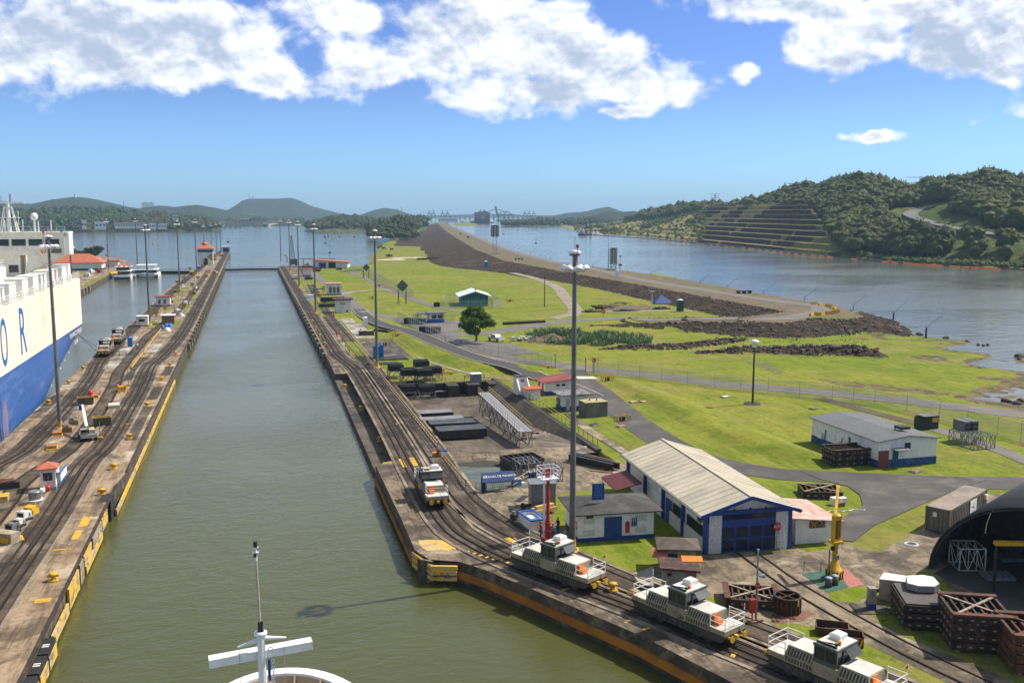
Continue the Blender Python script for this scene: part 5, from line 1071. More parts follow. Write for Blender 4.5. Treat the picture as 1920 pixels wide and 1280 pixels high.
# assorted deck machines farther along
for i,(px,py,s,m,lab) in enumerate([(330,548,1.6,RUSTD,'brown machine block with orange top beside the third mast'),(332,556,1.3,SWHITE,'white machine left of the middle track, near the brown block'),(341,538,1.6,SWHITE,'white and red machine just before the third mast'),(365,540,1.5,SWHITE,'white curved duct on the grass edge right of the middle track'),(362,551,1.5,DARK,'dark machine with white cover right of the middle track'),(350,570,1.9,SWHITE,'white and blue machine group at the centre of the quay'),(333,582,1.2,SWHITE,'white tank upright beside the open shelter'),(340,592,1.4,SWHITE,'low white motor cover right of the upright tank'),(388,518,2.2,YEL,'yellow crane like machine before the control house'),(360,515,2.4,RUSTD,'brown framed machine house left of the track before the control house'),(400,488,2.4,DARK,'dark machines beside the control house on the water side'),(404,512,1.8,YEL,'yellow lifting beams right of the control house'),(372,503,1.7,BLUE,'blue door cabin touching the left foot of the control house'),(320,567,1.4,DARK,'green black machine behind the hut with the red roof'),(415,480,2,DARK,'dark winch before the far cabin')]):
 t=thing('deck_machine',lab,'machine',(*G(px,py,2.5),2.5),i*.37);b=MB();b.box(0,0,0,s,s*1.3,s*.35);b.box(0,.1*s,s*.35,s*.7,s*.7,s*.3);b.build('housing',m,t)
 b=MB();b.cyl((-s*.4,-s*.4,s*.6),(s*.4,-s*.4,s*.6),s*.22,s*.22,10);b.build('drum',YEL if m in (RUSTD,DARK) else GALV,t)
t=thing('guard_rail','brown pipe guard rail by the pale slab before the locomotives','railing',(*G(218,668,2.5),2.5));b=MB()
for x in (-2.2,-.7,.7,2.2):b.bar((x,0,0),(x,0,1.1),.12)
for z in (.3,.7,1.1):b.bar((-2.2,0,z),(2.2,0,z),.12)
b.build('rails',RUSTD,t)
t=thing('guard_rail','long low yellow barrier rail running along the middle track','barrier');b=MB()
pa,pb=G(247,692,2.5),G(307,612,2.5);b.bar((*pa,2.9),(*pb,2.9),.2);n=14
for k in range(n+1):b.bar((pa[0]+(pb[0]-pa[0])*k/n,pa[1]+(pb[1]-pa[1])*k/n,2.5),(pa[0]+(pb[0]-pa[0])*k/n,pa[1]+(pb[1]-pa[1])*k/n,2.9),.2)
b.build('rails',YEL,t)
# west quay and the two boats
house('boathouse','building with large orange tiled roof behind the car carrier','building',(*G(151,506,2.3),2.3),.0,26,16,4.6,WALLW,'hip',TILE,over=1.2,rise=5.2,band=(1.2,BLUE))
house('canopy_shed','flat canopy with orange edge stretching right of the orange tiled building','canopy',(*G(204,499,2.3),2.3),0,12,8,3.6,WALLW,'flat',TILE,over=1.2,thick=.4)
flat('lawn_patch',[(-77,478),(-74.9,478),(-75.8,560),(-79,560)],2.34,M_GROUND);flat('lawn_patch',[(-130,560),(-84,600),(-90,680),(-130,660)],2.34,M_GROUND)
for i,(px,py,m) in enumerate([(164,518,SWHITE),(173,504,BLUE),(181,499,SWHITE),(186,511,RED),(171,511,SWHITE),(195,502,GREYROOF)]):
 t=thing('deck_machine',['white kiosk nearest to the ship stern on the west quay','blue machine on the west quay','white machine by the blue one on the west quay','red sign post machine at the grass of the west quay','white covered machine left of the red one on the west quay','grey machine at the far end of the west quay grass'][i],'machine',(*G(px,py,2.3),2.3),i);b=MB();b.box(0,0,0,2.2,2.8,1.6);b.box(.3,0,1.6,1.2,1.6,.5);b.build('housing',m,t);b=MB();b.cyl((-1,0,.6),(-1.8,0,.6),.5,.5,10);b.build('drum',GALV,t)
t=thing('yellow_tank','small yellow tank lying on the west quay by the boats','tank',(*G(213,516,2.3),2.3),.6);b=MB();b.cyl((-2,0,1),(2,0,1),.9,.9,14);b.build('barrel',YEL,t);b=MB();b.box(-1.2,0,0,.3,1.4,.4);b.box(1.2,0,0,.3,1.4,.4);b.build('cradle',WHITE,t)
def boat(name,label,px,py,w_,l_,decks,cat=False):
 x,y=G(px,py,0);t=thing(name,label,'boat',(x,y,0));b=MB()
 def pont(cx,ww):
  sec=[(-l_/2,ww/2,1.4),(-l_/2+.5,ww/2,-.4),(l_/2-3,ww/2,-.4),(l_/2,ww*.1,1.7)]
  pts=[(-l_/2,0),(-l_/2+l_*.8,0),(l_/2,0)]
  po=[(cx-ww/2,-l_/2),(cx+ww/2,-l_/2),(cx+ww/2,l_/2-4),(cx,l_/2),(cx-ww/2,l_/2-4)];b.prism(po,-.5,1.7)
 if cat:pont(-w_/2+1,2.2);pont(w_/2-1,2.2);b.box(0,0,1.5,w_,l_-5,.5)
 else:pont(0,w_)
 b.build('hull',SWHITE,t);z=1.9
 b=MB();b.box(-w_/2+1 if cat else 0,-l_/2-.05,-.3,2.0 if cat else w_*.9,.1,1.2);
 if cat:b.box(w_/2-1,-l_/2-.05,-.3,2.0,.1,1.2)
 b.build('transom_stripe',NAVY,t)
 for k in range(decks):
  c=MB();c.box(0,1.0,z,w_*.92-k*.6,l_*.72-k*2,.35);c.box(0,.5,z+2.1,w_*.96-k*.6,l_*.8-k*2,.2)
  for sx in (-1,1):
   for j in range(5):c.bar((sx*(w_*.45-k*.3),-l_*.36+j*l_*.17,z),(sx*(w_*.45-k*.3),-l_*.36+j*l_*.17,z+2.1),.12)
  c.build('deck',SWHITE,t);g=MB();g.box(0,2,z+.36,w_*.86-k*.6,l_*.55-k*2,1.6);g.build('cabin_window',GLASS,t);z+=2.3
 r_=MB()
 for zz in (.5,1.0):r_.bar((-w_*.44,-l_*.38,z+zz),(w_*.44,-l_*.38,z+zz),.06)
 for j in range(8):r_.bar((-w_*.44+j*w_*.125,-l_*.38,z),(-w_*.44+j*w_*.125,-l_*.38,z+1),.06)
 r_.cyl((0,3,z),(0,3,z+4),.15,.08,6);r_.bar((-1.2,3,z+2.6),(1.2,3,z+2.6),.12);r_.build('rail_and_mast',SWHITE,t);return t,z
t,z=boat('tour_boat','white tour boat with orange life rafts on its upper deck',233,521,9,20,2)
q=MB()
for k in range(3):q.cyl((-2.8+k*2.6,-3,z+.6),(-1.2+k*2.6,-3,z+.6),.6,.6,10)
q.build('life_raft',ORANGE,t)
t,z=boat('catamaran','white twin hulled tour catamaran with open upper deck by the lock gate',275.5,518,14,22,1,True);q=MB();q.box(0,2,z+2.2,11,12,.25)
for sx in (-1,1):
 for j in range(4):q.bar((sx*5.2,-3.5+j*3.6,z),(sx*5.2,-3.5+j*3.6,z+2.2),.14)
q.build('sun_deck_roof',SWHITE,t);q=MB();q.prism([(-1.3,-11.5),(1.3,-11.5),(1.6,-9),(0,-7),(-1.6,-9)],1.6,2.5);q.build('tender',SWHITE,t)
# the yard on the right bank
def box_thing(name,label,cat,px,py,rz,parts,z=2.2,group=None,xy=None):
 """parts: list of (part name, material, [box args...])"""
 loc=(*(xy or G(px,py,z)),z);t=thing(name,label,cat,loc,rz,group)
 for nm,m,bxs in parts:
  b=MB()
  for a in bxs:b.box(*a)
  b.build(nm,m,t)
 return t
# big workshop
t=thing('workshop','large white workshop with pale metal gable roof, blue columns and blue doors','workshop',(47.4,83.9,2.2),-.06)
W_,D_,HH,RR=9.2,24.0,4.3,1.45
CORR=mat('corrugated_white',(.82,.79,.72),(.68,.65,.58),1.5,.6,dirt=(.34,.30,.23),dsc=.4,damt=.4,stretch=(3,3,.15))
b=MB();b.box(0,D_/2,0,W_-.3,D_-.3,HH);b.add([(-W_/2+.15,.15,HH),(W_/2-.15,.15,HH),(0,.15,HH+RR),(-W_/2+.15,D_-.15,HH),(W_/2-.15,D_-.15,HH),(0,D_-.15,HH+RR)],[(0,1,2),(3,5,4)]);wl=b.build('wall',CORR,t)
o_=.75;e=RR*o_/(W_/2);k=.1;A_=[(-W_/2-o_,HH-e),(0,HH+RR),(W_/2+o_,HH-e),(W_/2+o_,HH-e+k),(0,HH+RR+k),(-W_/2-o_,HH-e+k)]
b=MB();b.add([(x,-.7,z) for x,z in A_]+[(x,D_+.7,z) for x,z in A_],[(0,1,4,5),(1,2,3,4),(11,10,7,6),(10,9,8,7),(0,6,7,1),(1,7,8,2),(2,8,9,3),(3,9,10,4),(4,10,11,5),(5,11,6,0)]);b.build('roof',SHEDROOF,t)
b=MB()
for i in range(22):
 y=-.6+i*1.2
 for s in (-1,1):b.bar((s*(W_/2+o_),y,HH-e+k+.02),(0,y,HH+RR+k+.02),.04,.03)
b.bar((0,-.72,HH+RR+k+.02),(0,D_+.7,HH+RR+k+.02),.35,.06);b.build('roof_seams',SHEDROOF,t)
for s in (-1,1):b=MB();b.box(s*(W_/2+o_+.08),D_/2,HH-e-.1,.16,D_+1.4,.14);b.build('gutter',GALV,t)
b=MB();b.bar((-W_/2-o_,-.72,HH-e+.0),(0,-.72,HH+RR-.0),.08,.34);b.bar((W_/2+o_,-.72,HH-e),(0,-.72,HH+RR),.08,.34)
for x,y in [(-W_/2-.02,q) for q in (0,5.9,11.8,17.8,24)]+[(W_/2-.1,0),(W_/2-.1,D_)]:q=MB();q.box(x,y,0,.38,.34,HH-.1);q.build('column',BLUE,t)
b.box(0,-.05,4.0,W_-.8,.32,.36)
b.add([(-W_/2+.1,-.1,3.0),(-W_/2+.1,-.1,4.0),(-W_/2+1.1,-.1,4.0),(W_/2-.1,-.1,3.0),(W_/2-.1,-.1,4.0),(W_/2-1.1,-.1,4.0)],[(0,2,1),(3,4,5),(0,1,2),(3,5,4)]);b.build('gable_trim',BLUE,t)
b=MB();
for q in ((-W_/2+1.0,-.02,.05,1.35,.2,3.9),(W_/2-1.0,-.02,.05,1.35,.2,3.9),(-W_/2+.04,2.9,0,.16,5.4,1.5),(-W_/2+.04,8.2,0,.16,3.2,1.5)):b=MB();b.box(*q);b.build('louvre_wall',LOUV,t)
b=MB();b.box(.05,-.0,0,6.1,.18,4.0);dr=b.build('door',BLUE,t)
for r_ in range(2):
 for c_ in range(4):b=MB();b.box(-2.2+c_*1.5,-.11,.22+r_*1.3,1.22,.06,1.1);b.build('pane',mat('blue_black_glass',(.004,.012,.035),(.006,.016,.045),1,.12),dr)
b=MB();b.box(.05,-.11,3.45,5.6,.06,.5);b.build('pane',mat('blue_black_glass',(0,0,0)),dr)
b=MB();b.box(-W_/2+.06,10.3,0,.14,1.5,2.6);b.build('door',BLUE,t)
for y,w2 in ((1.6,1.25),(2.95,1.25),(4.3,1.25),(7.2,1.1),(8.4,1.1)):b=MB();b.box(-W_/2+.05,y,1.6,.16,w2,1.05);b.build('window',GLASS,t)
b=MB();b.box(-W_/2+.03,13.9,0,.14,3.0,2.4);b.build('panel',WHITE,t)
b=MB();b.box(-W_/2-.12,1.3,3.0,.1,.9,.7);b.build('name_sign',mat('dark_blue_sign',(.01,.03,.08)),t)
for x in (-3.4,-1.7,0,1.7,3.4):b=MB();b.box(x,-.35,4.42,.1,.3,.2);b.build('floodlight',DARK,t)
# awning at the back corner, side annex
t2=thing('carport','dark red lean to canopy on thin posts at the back left of the workshop','canopy',(41.6,102.6,2.2),-.06);b=MB();b.add([(-2.0,-2.6,2.2),(1.2,-2.6,2.9),(1.2,3.2,2.9),(-2.0,3.2,2.2),(-2.0,-2.6,2.3),(1.2,-2.6,3.0),(1.2,3.2,3.0),(-2.0,3.2,2.3)],[(3,2,1,0),(4,5,6,7),(0,1,5,4),(1,2,6,5),(2,3,7,6),(3,0,4,7)]);b.build('roof',MAROON,t2)
for x,y in ((-1.8,-2.4),(-1.8,3.0),(-.1,-2.5)):b=MB();b.cyl((x,y,0),(x,y,2.25),.05,.05,8);b.build('post',RED,t2)
house('annex','white annex with rusty pink roof on the right side of the workshop','annex',(55.4,87.4,2.2),-.06,4.2,6.2,2.6,WHITE,'mono',mat('pink_rusty_roof',(.58,.30,.21),(.50,.42,.36),.6,.6,dirt=(.30,.10,.06),dsc=.9,damt=.6),over=.8,slope=-.12,thick=.12,wins=[('s',.3,1.6,1.8,.8,mat('lattice_block',(.45,.30,.12),(.02,.02,.015),6,.8,lo=.47,hi=.53))],doors=[('e',0,1,2.2,RED)])
# low white workshop with hipped tar roof
t=house('control_workshop','low white building with grey hipped roof and blue double door beside the tall mast','building',(36.0,93.2,2.2),-.08,8.2,5.4,3.0,WHITE,'hip',TAR,over=.75,rise=.95,band=(.42,BLUE),doors=[('s',-.35,1.9,2.5,BLUE)],wins=[('s',-2.9,1.9,1.2,.6,LOUV),('s',-2.9,.65,1.2,.6,LOUV),('s',2.7,1.9,1.2,.6,LOUV),('s',2.7,.65,1.2,.6,LOUV)])
b=MB();b.box(-.1,-2.3,3.75,.0,.0,.0)
b=MB();b.box(-1.6,-1.3,4.0,1.3,.12,1.75);sg=b.build('sign_board',BLUE,t)
b=MB()
for k in range(7):b.box(-1.6,-1.37,5.5-k*.2,1.0-.1*(k%3),.01,.05)
b.build('small_print',mat('sign_text',(.12,.3,.6),None,1,.5),sg)
b=MB();b.bar((-2.0,-1.3,3.5),(-2.1,-1.9,3.4),.08);b.bar((-1.2,-1.3,3.5),(-1.1,-1.9,3.4),.08);b.bar((-2,-1.3,3.4),(-2,-1.3,4.1),.08);b.bar((-1.2,-1.3,3.4),(-1.2,-1.3,4.1),.08);b.build('sign_stand',WHITE,t)
b=MB();b.box(1.2,-2.8,.75,.45,.12,1.0);b.cyl((1.2,-2.86,1.75),(1.2,-2.74,1.75),.22,.22,12);b.build('alarm_box',RED,t)
for x in (1.7,1.92,2.14):b=MB();b.cyl((x,-2.82,1.4),(x,-2.82,2.3),.05,.05,6);b.box(x,-2.82,1.5,.14,.1,.35);b.build('switch_gear',BLUE,t)
b=MB();b.box(-2.9,-2.85,2.6,.7,.25,.2);b.build('wall_lamp',DARK,t)
for x in (-.65,-.05):b=MB();b.box(x,-2.80,1.95,.3,.05,.3);b.build('window',GLASS,t)
# lifebuoy hanging on the end wall
b=MB()
for k in range(14):a,c=2*math.pi*k/14,2*math.pi*(k+1)/14;b.bar((0,.36*math.cos(a),1.5+.36*math.sin(a)),(0,.36*math.cos(c),1.5+.36*math.sin(c)),.14)
tag(b.build('lifebuoy',mat('buoy_red',(.6,.08,.04)),None,(31.78,91.6,2.3)),'red ring lifebuoy hanging on the end wall of the low white building','lifebuoy')
# grey tank store, lifts, stair pit
t=box_thing('gas_store','tall grey sheet metal locker frame behind the red column','locker',1016,948,-.15,[('cabinet',GALV,[(0,0,0,2.9,2.2,2.9)]),('panel',mat('grey_panel',(.20,.21,.22),(.15,.155,.16),.8,.5,.3),[(-.75,-1.12,.1,1.3,.05,2.7),(.7,-1.12,.1,1.3,.05,2.7)]),('roof',GALV,[(0,0,2.9,3.2,2.5,.1)])])
t=thing('access_platform','red telescopic column carrying a white railed basket','lift',(*G(1027,1012),2.2),.1)
b=MB();b.box(0,0,0,1.1,1.1,.3);b.cyl((0,0,.3),(0,0,2.2),.30,.26,14);b.cyl((0,0,2.2),(0,0,7.0),.20,.18,14);b.cyl((0,0,.9),(0,0,1.1),.42,.42,14);b.cyl((0,0,1.8),(0,0,1.95),.38,.38,14);b.build('column',RED,t)
b=MB();b.bar((-.42,0,0),(-.42,0,6.2),.16);
for k in range(18):b.bar((-.55,0,.3+k*.33),(-.3,0,.3+k*.33),.05)
b.build('ladder',LAMPW,t)
b=MB();b.box(0,0,6.6,1.9,1.5,.12)
for x in (-.95,0,.95):
 for y in (-.75,.75):b.bar((x,y,6.6),(x,y,7.9),.06)
for z in (7.0,7.45,7.9):
 for y in (-.75,.75):b.bar((-.95,y,z),(.95,y,z),.055)
 for x in (-.95,.95):b.bar((x,-.75,z),(x,.75,z),.055)
b.build('basket',LAMPW,t);b=MB();b.box(0,.1,6.75,.4,.35,.9);b.build('control_box',RED,t)
t=thing('stair_parapet','white stair pit with bright blue rim in front of the pump on the yard','parapet',(*G(998,985),2.2),.12);b=MB()
for x in (-.85,.85):b.box(x,0,0,.16,3.4,1.1)
for y in (-1.7,1.7):b.box(0,y,0,1.86,.16,1.1)
b.build('wall',WHITE,t);b=MB()
for x in (-.85,.85):b.box(x,0,1.1,.26,3.6,.14)
for y in (-1.7,1.7):b.box(0,y,1.102,1.96,.26,.14)
b.build('rim',mat('mid_blue',(.02,.13,.45)),t);b=MB();b.box(0,0,.02,1.5,3.2,.02);b.box(.2,.6,.04,.9,1.2,.8);b.build('stairs',LAMPW,t)
box_thing('timber_stack','stack of timber with yellow planks left of the low white building','timber stack',1020,962,.35,[('bearer',WOOD,[(-.7,0,0,.2,1.5,.3),(.7,0,0,.2,1.5,.3)]),('beams',mat('yellow_timber',(.55,.36,.10),(.38,.27,.12),1,.8),[(0,-.4,.3,2.9,.4,.4),(0,.1,.3,2.7,.4,.4),(.1,.5,.3,2.9,.35,.4),(0,-.1,.7,2.5,.5,.35)])])
box_thing('pump','small dark pump with wheels left of the blue rimmed stair pit','pump',967,975,.7,[('frame',DARK,[(0,0,.3,1.4,.6,.5),(.2,0,.7,.6,.5,.5)]),('motor',GALV,[(-.3,0,.75,.5,.4,.4)])])
t=thing('pipe_coupling','dark round fitting beside the timber stack','fitting',(*G(985,955),2.2),.4);b=MB();b.cyl((-.4,0,.45),(-.25,0,.45),.42,.42,14);b.cyl((-.3,0,.45),(.7,0,.45),.16,.16,10);b.build('flange',DARK,t)
box_thing('steel_plate','flat dark steel plate on the yard beside the grey locker frame','steel plate',978,935,.9,[('plate',DARK,[(0,0,.02,2.6,.8,.04)])])
box_thing('tool_box','light blue box with white plastic at the end of the banner','box',968,910,.2,[('case',mat('tool_blue',(.10,.25,.48),(.08,.2,.4),1,.5),[(0,0,0,1.1,.8,.85)]),('lid',mat('tool_lid',(.35,.45,.6),None,1,.5),[(0,0,.85,1.2,.9,.08)]),('bag',WHITE,[(.85,-.1,0,.5,.5,.35)])])
box_thing('tool_box','royal blue bin at the foot of the galvanised truss frames','box',996,895,0,[('case',BLUE,[(0,0,0,1.4,.9,.75)]),('lid',mat('tool_lid',(0,0,0)),[(0,0,.75,1.45,.95,.06)])])
# pond with rail and banner
pondp=[(24.9,125.0),(25.1,113.4),(26.6,111.0),(29.6,111.6),(32.2,114.6),(33.9,119.6),(33.6,124.0),(30.2,125.6)]
mb=MB();mb.prism(pondp,2.0,2.232,0);rim=mb.build('pond_pit',mat('pit_dark',(.030,.027,.020),(.045,.04,.03),.7,.8),None);tag(rim,'dark water filled pit with a yellow rail beside the straight track','pit')
mb=MB();q=[(25.25,124.0),(25.4,113.6),(26.8,111.6),(29.4,112.0),(31.8,114.8),(32.9,118.6),(31.6,121.6),(27.8,122.4)];mb.prism(q,2.1,2.238,0);structure('pit_water',mb,m_water('pit_water',(.050,.060,.026),.08,.6,.03))
def rail_thing(label,pts,z,h,m,lower=True,post=2.2,mats2=None,r_=.06,cat='railing',name='guard_rail'):
 t=thing(name,label,cat,(pts[0][0],pts[0][1],z));x0,y0=pts[0][0],pts[0][1];b=MB();c=MB()
 for (ax,ay),(bx,by) in zip(pts,pts[1:]):
  L=math.hypot(bx-ax,by-ay);n=max(1,round(L/post))
  for zz in ([h,h*.52] if lower else [h]):b.bar((ax-x0,ay-y0,zz),(bx-x0,by-y0,zz),r_)
  for k in range(n+1):c.bar((ax-x0+(bx-ax)*k/n,ay-y0+(by-ay)*k/n,0),(ax-x0+(bx-ax)*k/n,ay-y0+(by-ay)*k/n,h),r_*1.1)
 b.build('rail',m,t);c.build('posts',mats2 or m,t);return t
TAN=mat('tan_rail',(.52,.36,.14),(.42,.28,.11),1,.6);BRAIL=mat('blue_rail',(.03,.13,.33),(.02,.09,.25),1,.6)
rail_thing('tan pipe rail curving round the water filled pit',[(24.5,128),(24.7,113.2),(26.7,110.5),(30.2,111.2),(33.3,114.8),(34.6,119.4),(34,124.6),(30.5,126.4),(24.9,126.2)],2.2,1.1,TAN)
t=thing('canal_banner','dark blue banner reading CANAL DE PANAMÁ draped over the pit rail','banner',(28.3,111.0,2.2),.02);b=MB();b.add([(-2.05,-.5,1.35),(2.05,-.4,1.35),(2.0,.5,2.3),(-2.0,.5,2.3),(-2.05,-.5,1.25),(2.05,-.4,1.25),(2.0,.55,2.2),(-2.0,.55,2.2)],[(0,1,2,3),(7,6,5,4),(4,5,1,0),(5,6,2,1),(6,7,3,2),(7,4,0,3)])
b.add([(-2.1,-.5,1.35),(-1.7,-.52,1.35),(-1.75,-.6,.2),(-2.05,-.6,.0),(-2.2,-.2,.3),(-2.1,.3,2.2)],[(0,3,2,1),(0,5,4,3),(0,1,2,3),(3,4,5,0)]);b.build('cloth',mat('banner_blue',(.012,.045,.17),(.010,.036,.14),1,.7),t)
an=math.atan2(.95,.95);RX=Matrix.Translation((.35,.03,1.86))@Matrix.Rotation(math.atan2(.95,.95),4,'X')
text_mesh('CANAL DE PANAMÁ',.42,SWHITE,t,'lettering',.012,RX);
b=MB()
for k in range(2):
 for j in range(10):a,c=math.pi*1.7*j/10+k*3.1,math.pi*1.7*(j+1)/10+k*3.1;P0=RX@Vector((-2.02+.17*math.cos(a)+k*.06,.16*math.sin(a)+k*.06,.01));P1=RX@Vector((-2.02+.17*math.cos(c)+k*.06,.16*math.sin(c)+k*.06,.01));b.bar(P0,P1,.06,.03)
b.build('emblem',SWHITE,t)
b=MB()
for x in (-1.9,-.6,.6,1.9):b.bar((x,.5,0),(x,.5,2.2),.05);b.bar((x,-.45,1.25),(x,.5,2.2),.04);b.bar((x,-.45,0),(x,-.45,1.25),.04)
b.build('frame',GALV,t)
# pit side things: small box, striped tub, flags
box_thing('valve_box','small white cabinet with blue lid and red post at the pit rail corner','cabinet',832,855,0,[('cabinet',WHITE,[(0,0,0,.9,.7,.8)]),('lid',BLUE,[(0,0,.8,1.0,.8,.12)]),('red_post',RED,[(-.9,-.2,0,.3,.3,1.2)]),('yellow_block',YEL,[(-1.2,.2,0,.8,.5,.6)])])
# tracks side railing: long blue and tan
rail_thing('long blue rail with tan top bar between the tracks and the sunken basin',[(25.0,236),(24.9,133)],2.2,1.15,TAN,True,2.0,BRAIL,.09)
rail_thing('tan rail along the far side of the sunken basin',[(25.5,187.4),(33,188),(41,188.3),(49,188),(48.1,170)],2.25,1.1,TAN,True,2.2)
rail_thing('tan and green rail along the top of the sloping basin wall',[(48.3,168),(47.9,129)],2.3,1.1,TAN,True,2.2,mat('green_rail',(.05,.18,.12)))
rail_thing('tan rail around the pits on the slab beside the blue cabins',[(27,258),(36,256),(36.4,236)],2.25,1.1,TAN)
# grating bridge in the basin
t=thing('truss_footbridge','long galvanised truss footbridge with tan railings standing in the basin','footbridge',(38.6,148.4,fz(150)),-.04);zt=4.2-fz(150);b=MB();b.box(0,0,zt,2.0,32,.12);b.build('deck',mat('grating',(.36,.38,.40),(.28,.30,.32),2,.5,.3,stretch=(1,4,1)),t)
b=MB()
for x in (-.95,.95):
 for z in (.9,zt-.1):b.bar((x,-16,z),(x,16,z),.12)
 for k in range(16):
  y=-16+2*k;b.bar((x,y,.9 if k%2 else zt-.1),(x,y+2,zt-.1 if k%2 else .9),.1);b.bar((x,y,.9),(x,y,zt-.1),.08)
for y in (-15,-5,5,12,15):
 for x in (-.95,.95):b.bar((x,y,0),(x,y,.9),.16)
 b.bar((-.95,y,.1),(.95,y,.9),.08)
b.build('truss',GALV,t);b=MB()
for x in (-.95,.95):
 for z in (.6,1.1):b.bar((x,-16,zt+z),(x,16,zt+z),.06)
 for k in range(21):b.bar((x,-16+1.6*k,zt),(x,-16+1.6*k,zt+1.1),.06)
b.build('railing',TAN,t);b=MB();b.box(-.6,-13,0,1.0,1.2,.8);b.build('motor',mat('motor_blue',(.03,.10,.2)),t)
# caissons
cs=[((29.2,161.8),7.0,3.0,0,'pale grey topped caisson farthest back in the row of flat caissons',mat('grey_top',(.20,.20,.21),(.15,.15,.16),.5,.6,dirt=(.32,.30,.28),dsc=.6)),((29.4,154.2),7.2,2.6,.03,'light grey caisson second in the row, slightly lower',mat('grey_top',(0,0,0))),((30.3,150.0),7.4,3.3,-.02,'wide dark caisson third in the row of flat caissons',CAISS),((30.4,143.4),7.6,3.4,0,'dark caisson nearest to the camera on the basin floor',CAISS)]
for (x,y),w2,d2,rz,lab,tm in cs:
 z=fz(y)
 t=thing('steel_caisson',lab,'caisson',(x+.2,y,z),rz,'flat steel caissons stored in the basin');b=MB();b.box(0,0,.35,w2,d2,1.3);b.box(-2.6,0,0,.4,d2*.8,.35);b.box(2.6,0,0,.4,d2*.8,.35);b.build('hull',DARK,t);b=MB();b.box(0,0,1.65,w2+.04,d2+.04,.05);b.build('top_plate',tm,t)
 b=MB()
 for k in range(6):b.box(-w2/2+.6+k*1.2,-d2/2-.04,.9,.3,.06,.25)
 b.build('lug',RUSTD,t)
def tray(px,py,z,lab,h0=1.6,n=4,w2=3.0,d2=3.2,top=DARK):
 t=thing('fender_rack',lab,'rack',(*G(px,py,z),z),0,'black rubber fenders stacked on galvanised racks');b=MB();a,c=w2/2,d2/2
 for x in (-a,a):
  for y in (-c,c):b.bar((x,y,0),(x,y,h0),.12)
  b.bar((x,-c,h0),(x,c,h0),.12);b.bar((x,-c,.1),(x,c,h0),.08)
 for y in (-c,c):b.bar((-a,y,h0),(a,y,h0),.12);b.bar((-a,y,.1),(0,y,h0),.1);b.bar((a,y,.1),(0,y,h0),.1);b.bar((-a,y,.1),(a,y,.1),.08)
 b.build('rack_frame',GALV,t)
 for k in range(n):b=MB();b.box(0,-c+.4+k*(d2-.8)/max(1,n-1),h0+.06,w2*1.0,.55,1.15+.1*(k%2));b.build('rubber_block',RUBBER,t)
 return t
tray(742,708,2.2,'left back rack of black blocks behind the basin rail');tray(766,716,2.2,'left front rack of black blocks behind the basin rail',1.5);tray(790,700,2.2,'middle back rack of black blocks behind the basin rail');tray(795,718,2.2,'middle front rack of black blocks with a crossed frame',1.6,5);tray(812,712,2.2,'right rack of upright black blocks beside the yellow frame',1.5,5,3.2,3.2)
tray(764,742,.5,'left rack of black blocks down on the basin floor',1.0,3);tray(800,742,.5,'middle rack of black blocks down on the basin floor',.9,3);tray(778,735,.6,'small rack half hidden under the basin rail',.8,2);box_thing('spare_block','single black block lying right of the racks on the basin floor','fender',822,742,0,[('block',RUBBER,[(0,0,0,3.2,1.0,.9)]),('cap',GREYROOF,[(0,0,.9,3.2,1.0,.05)])],z=.4)
box_thing('spreader','yellow spreader frame lying on the grass beside the black racks','lifting frame',830,702,.1,[('frame',YEL,[(0,-.5,.3,4.4,.25,.25),(0,.5,.3,4.4,.25,.25),(-2,0,0,.25,1.2,.5),(2,0,0,.25,1.2,.5),(0,0,.5,.6,.6,.9)])])
box_thing('pump_house','light grey cabinet on the concrete pier at the far end of the basin','cabinet',892,716,0,[('cabinet',GALV,[(0,0,0,2.0,1.8,1.7)]),('cap',WHITE,[(0,0,1.7,2.2,2.0,.12)]),('pipe',DARK,[(-2.2,0,.8,.12,.12,.6),(1.8,0,.8,.12,.12,.6),(-1.6,0,1.3,1.3,.12,.12)])],z=2.3)
box_thing('scrap_heap','heap of boulders and scrap under the near end of the truss footbridge','scrap heap',988,815,.3,[('stones',WOOD,[(0,0,0,1,1,.6,.4),(1,.4,0,.9,.8,.5,1),(-.7,-.6,0,.6,.5,.4,.2),(1.8,-.2,0,.7,.6,.3,.9)]),('pipe',GALV,[(2.6,-1,0,.1,.1,2.2,0,0,.5),(3.1,-1,0,.1,.1,2.4)])])
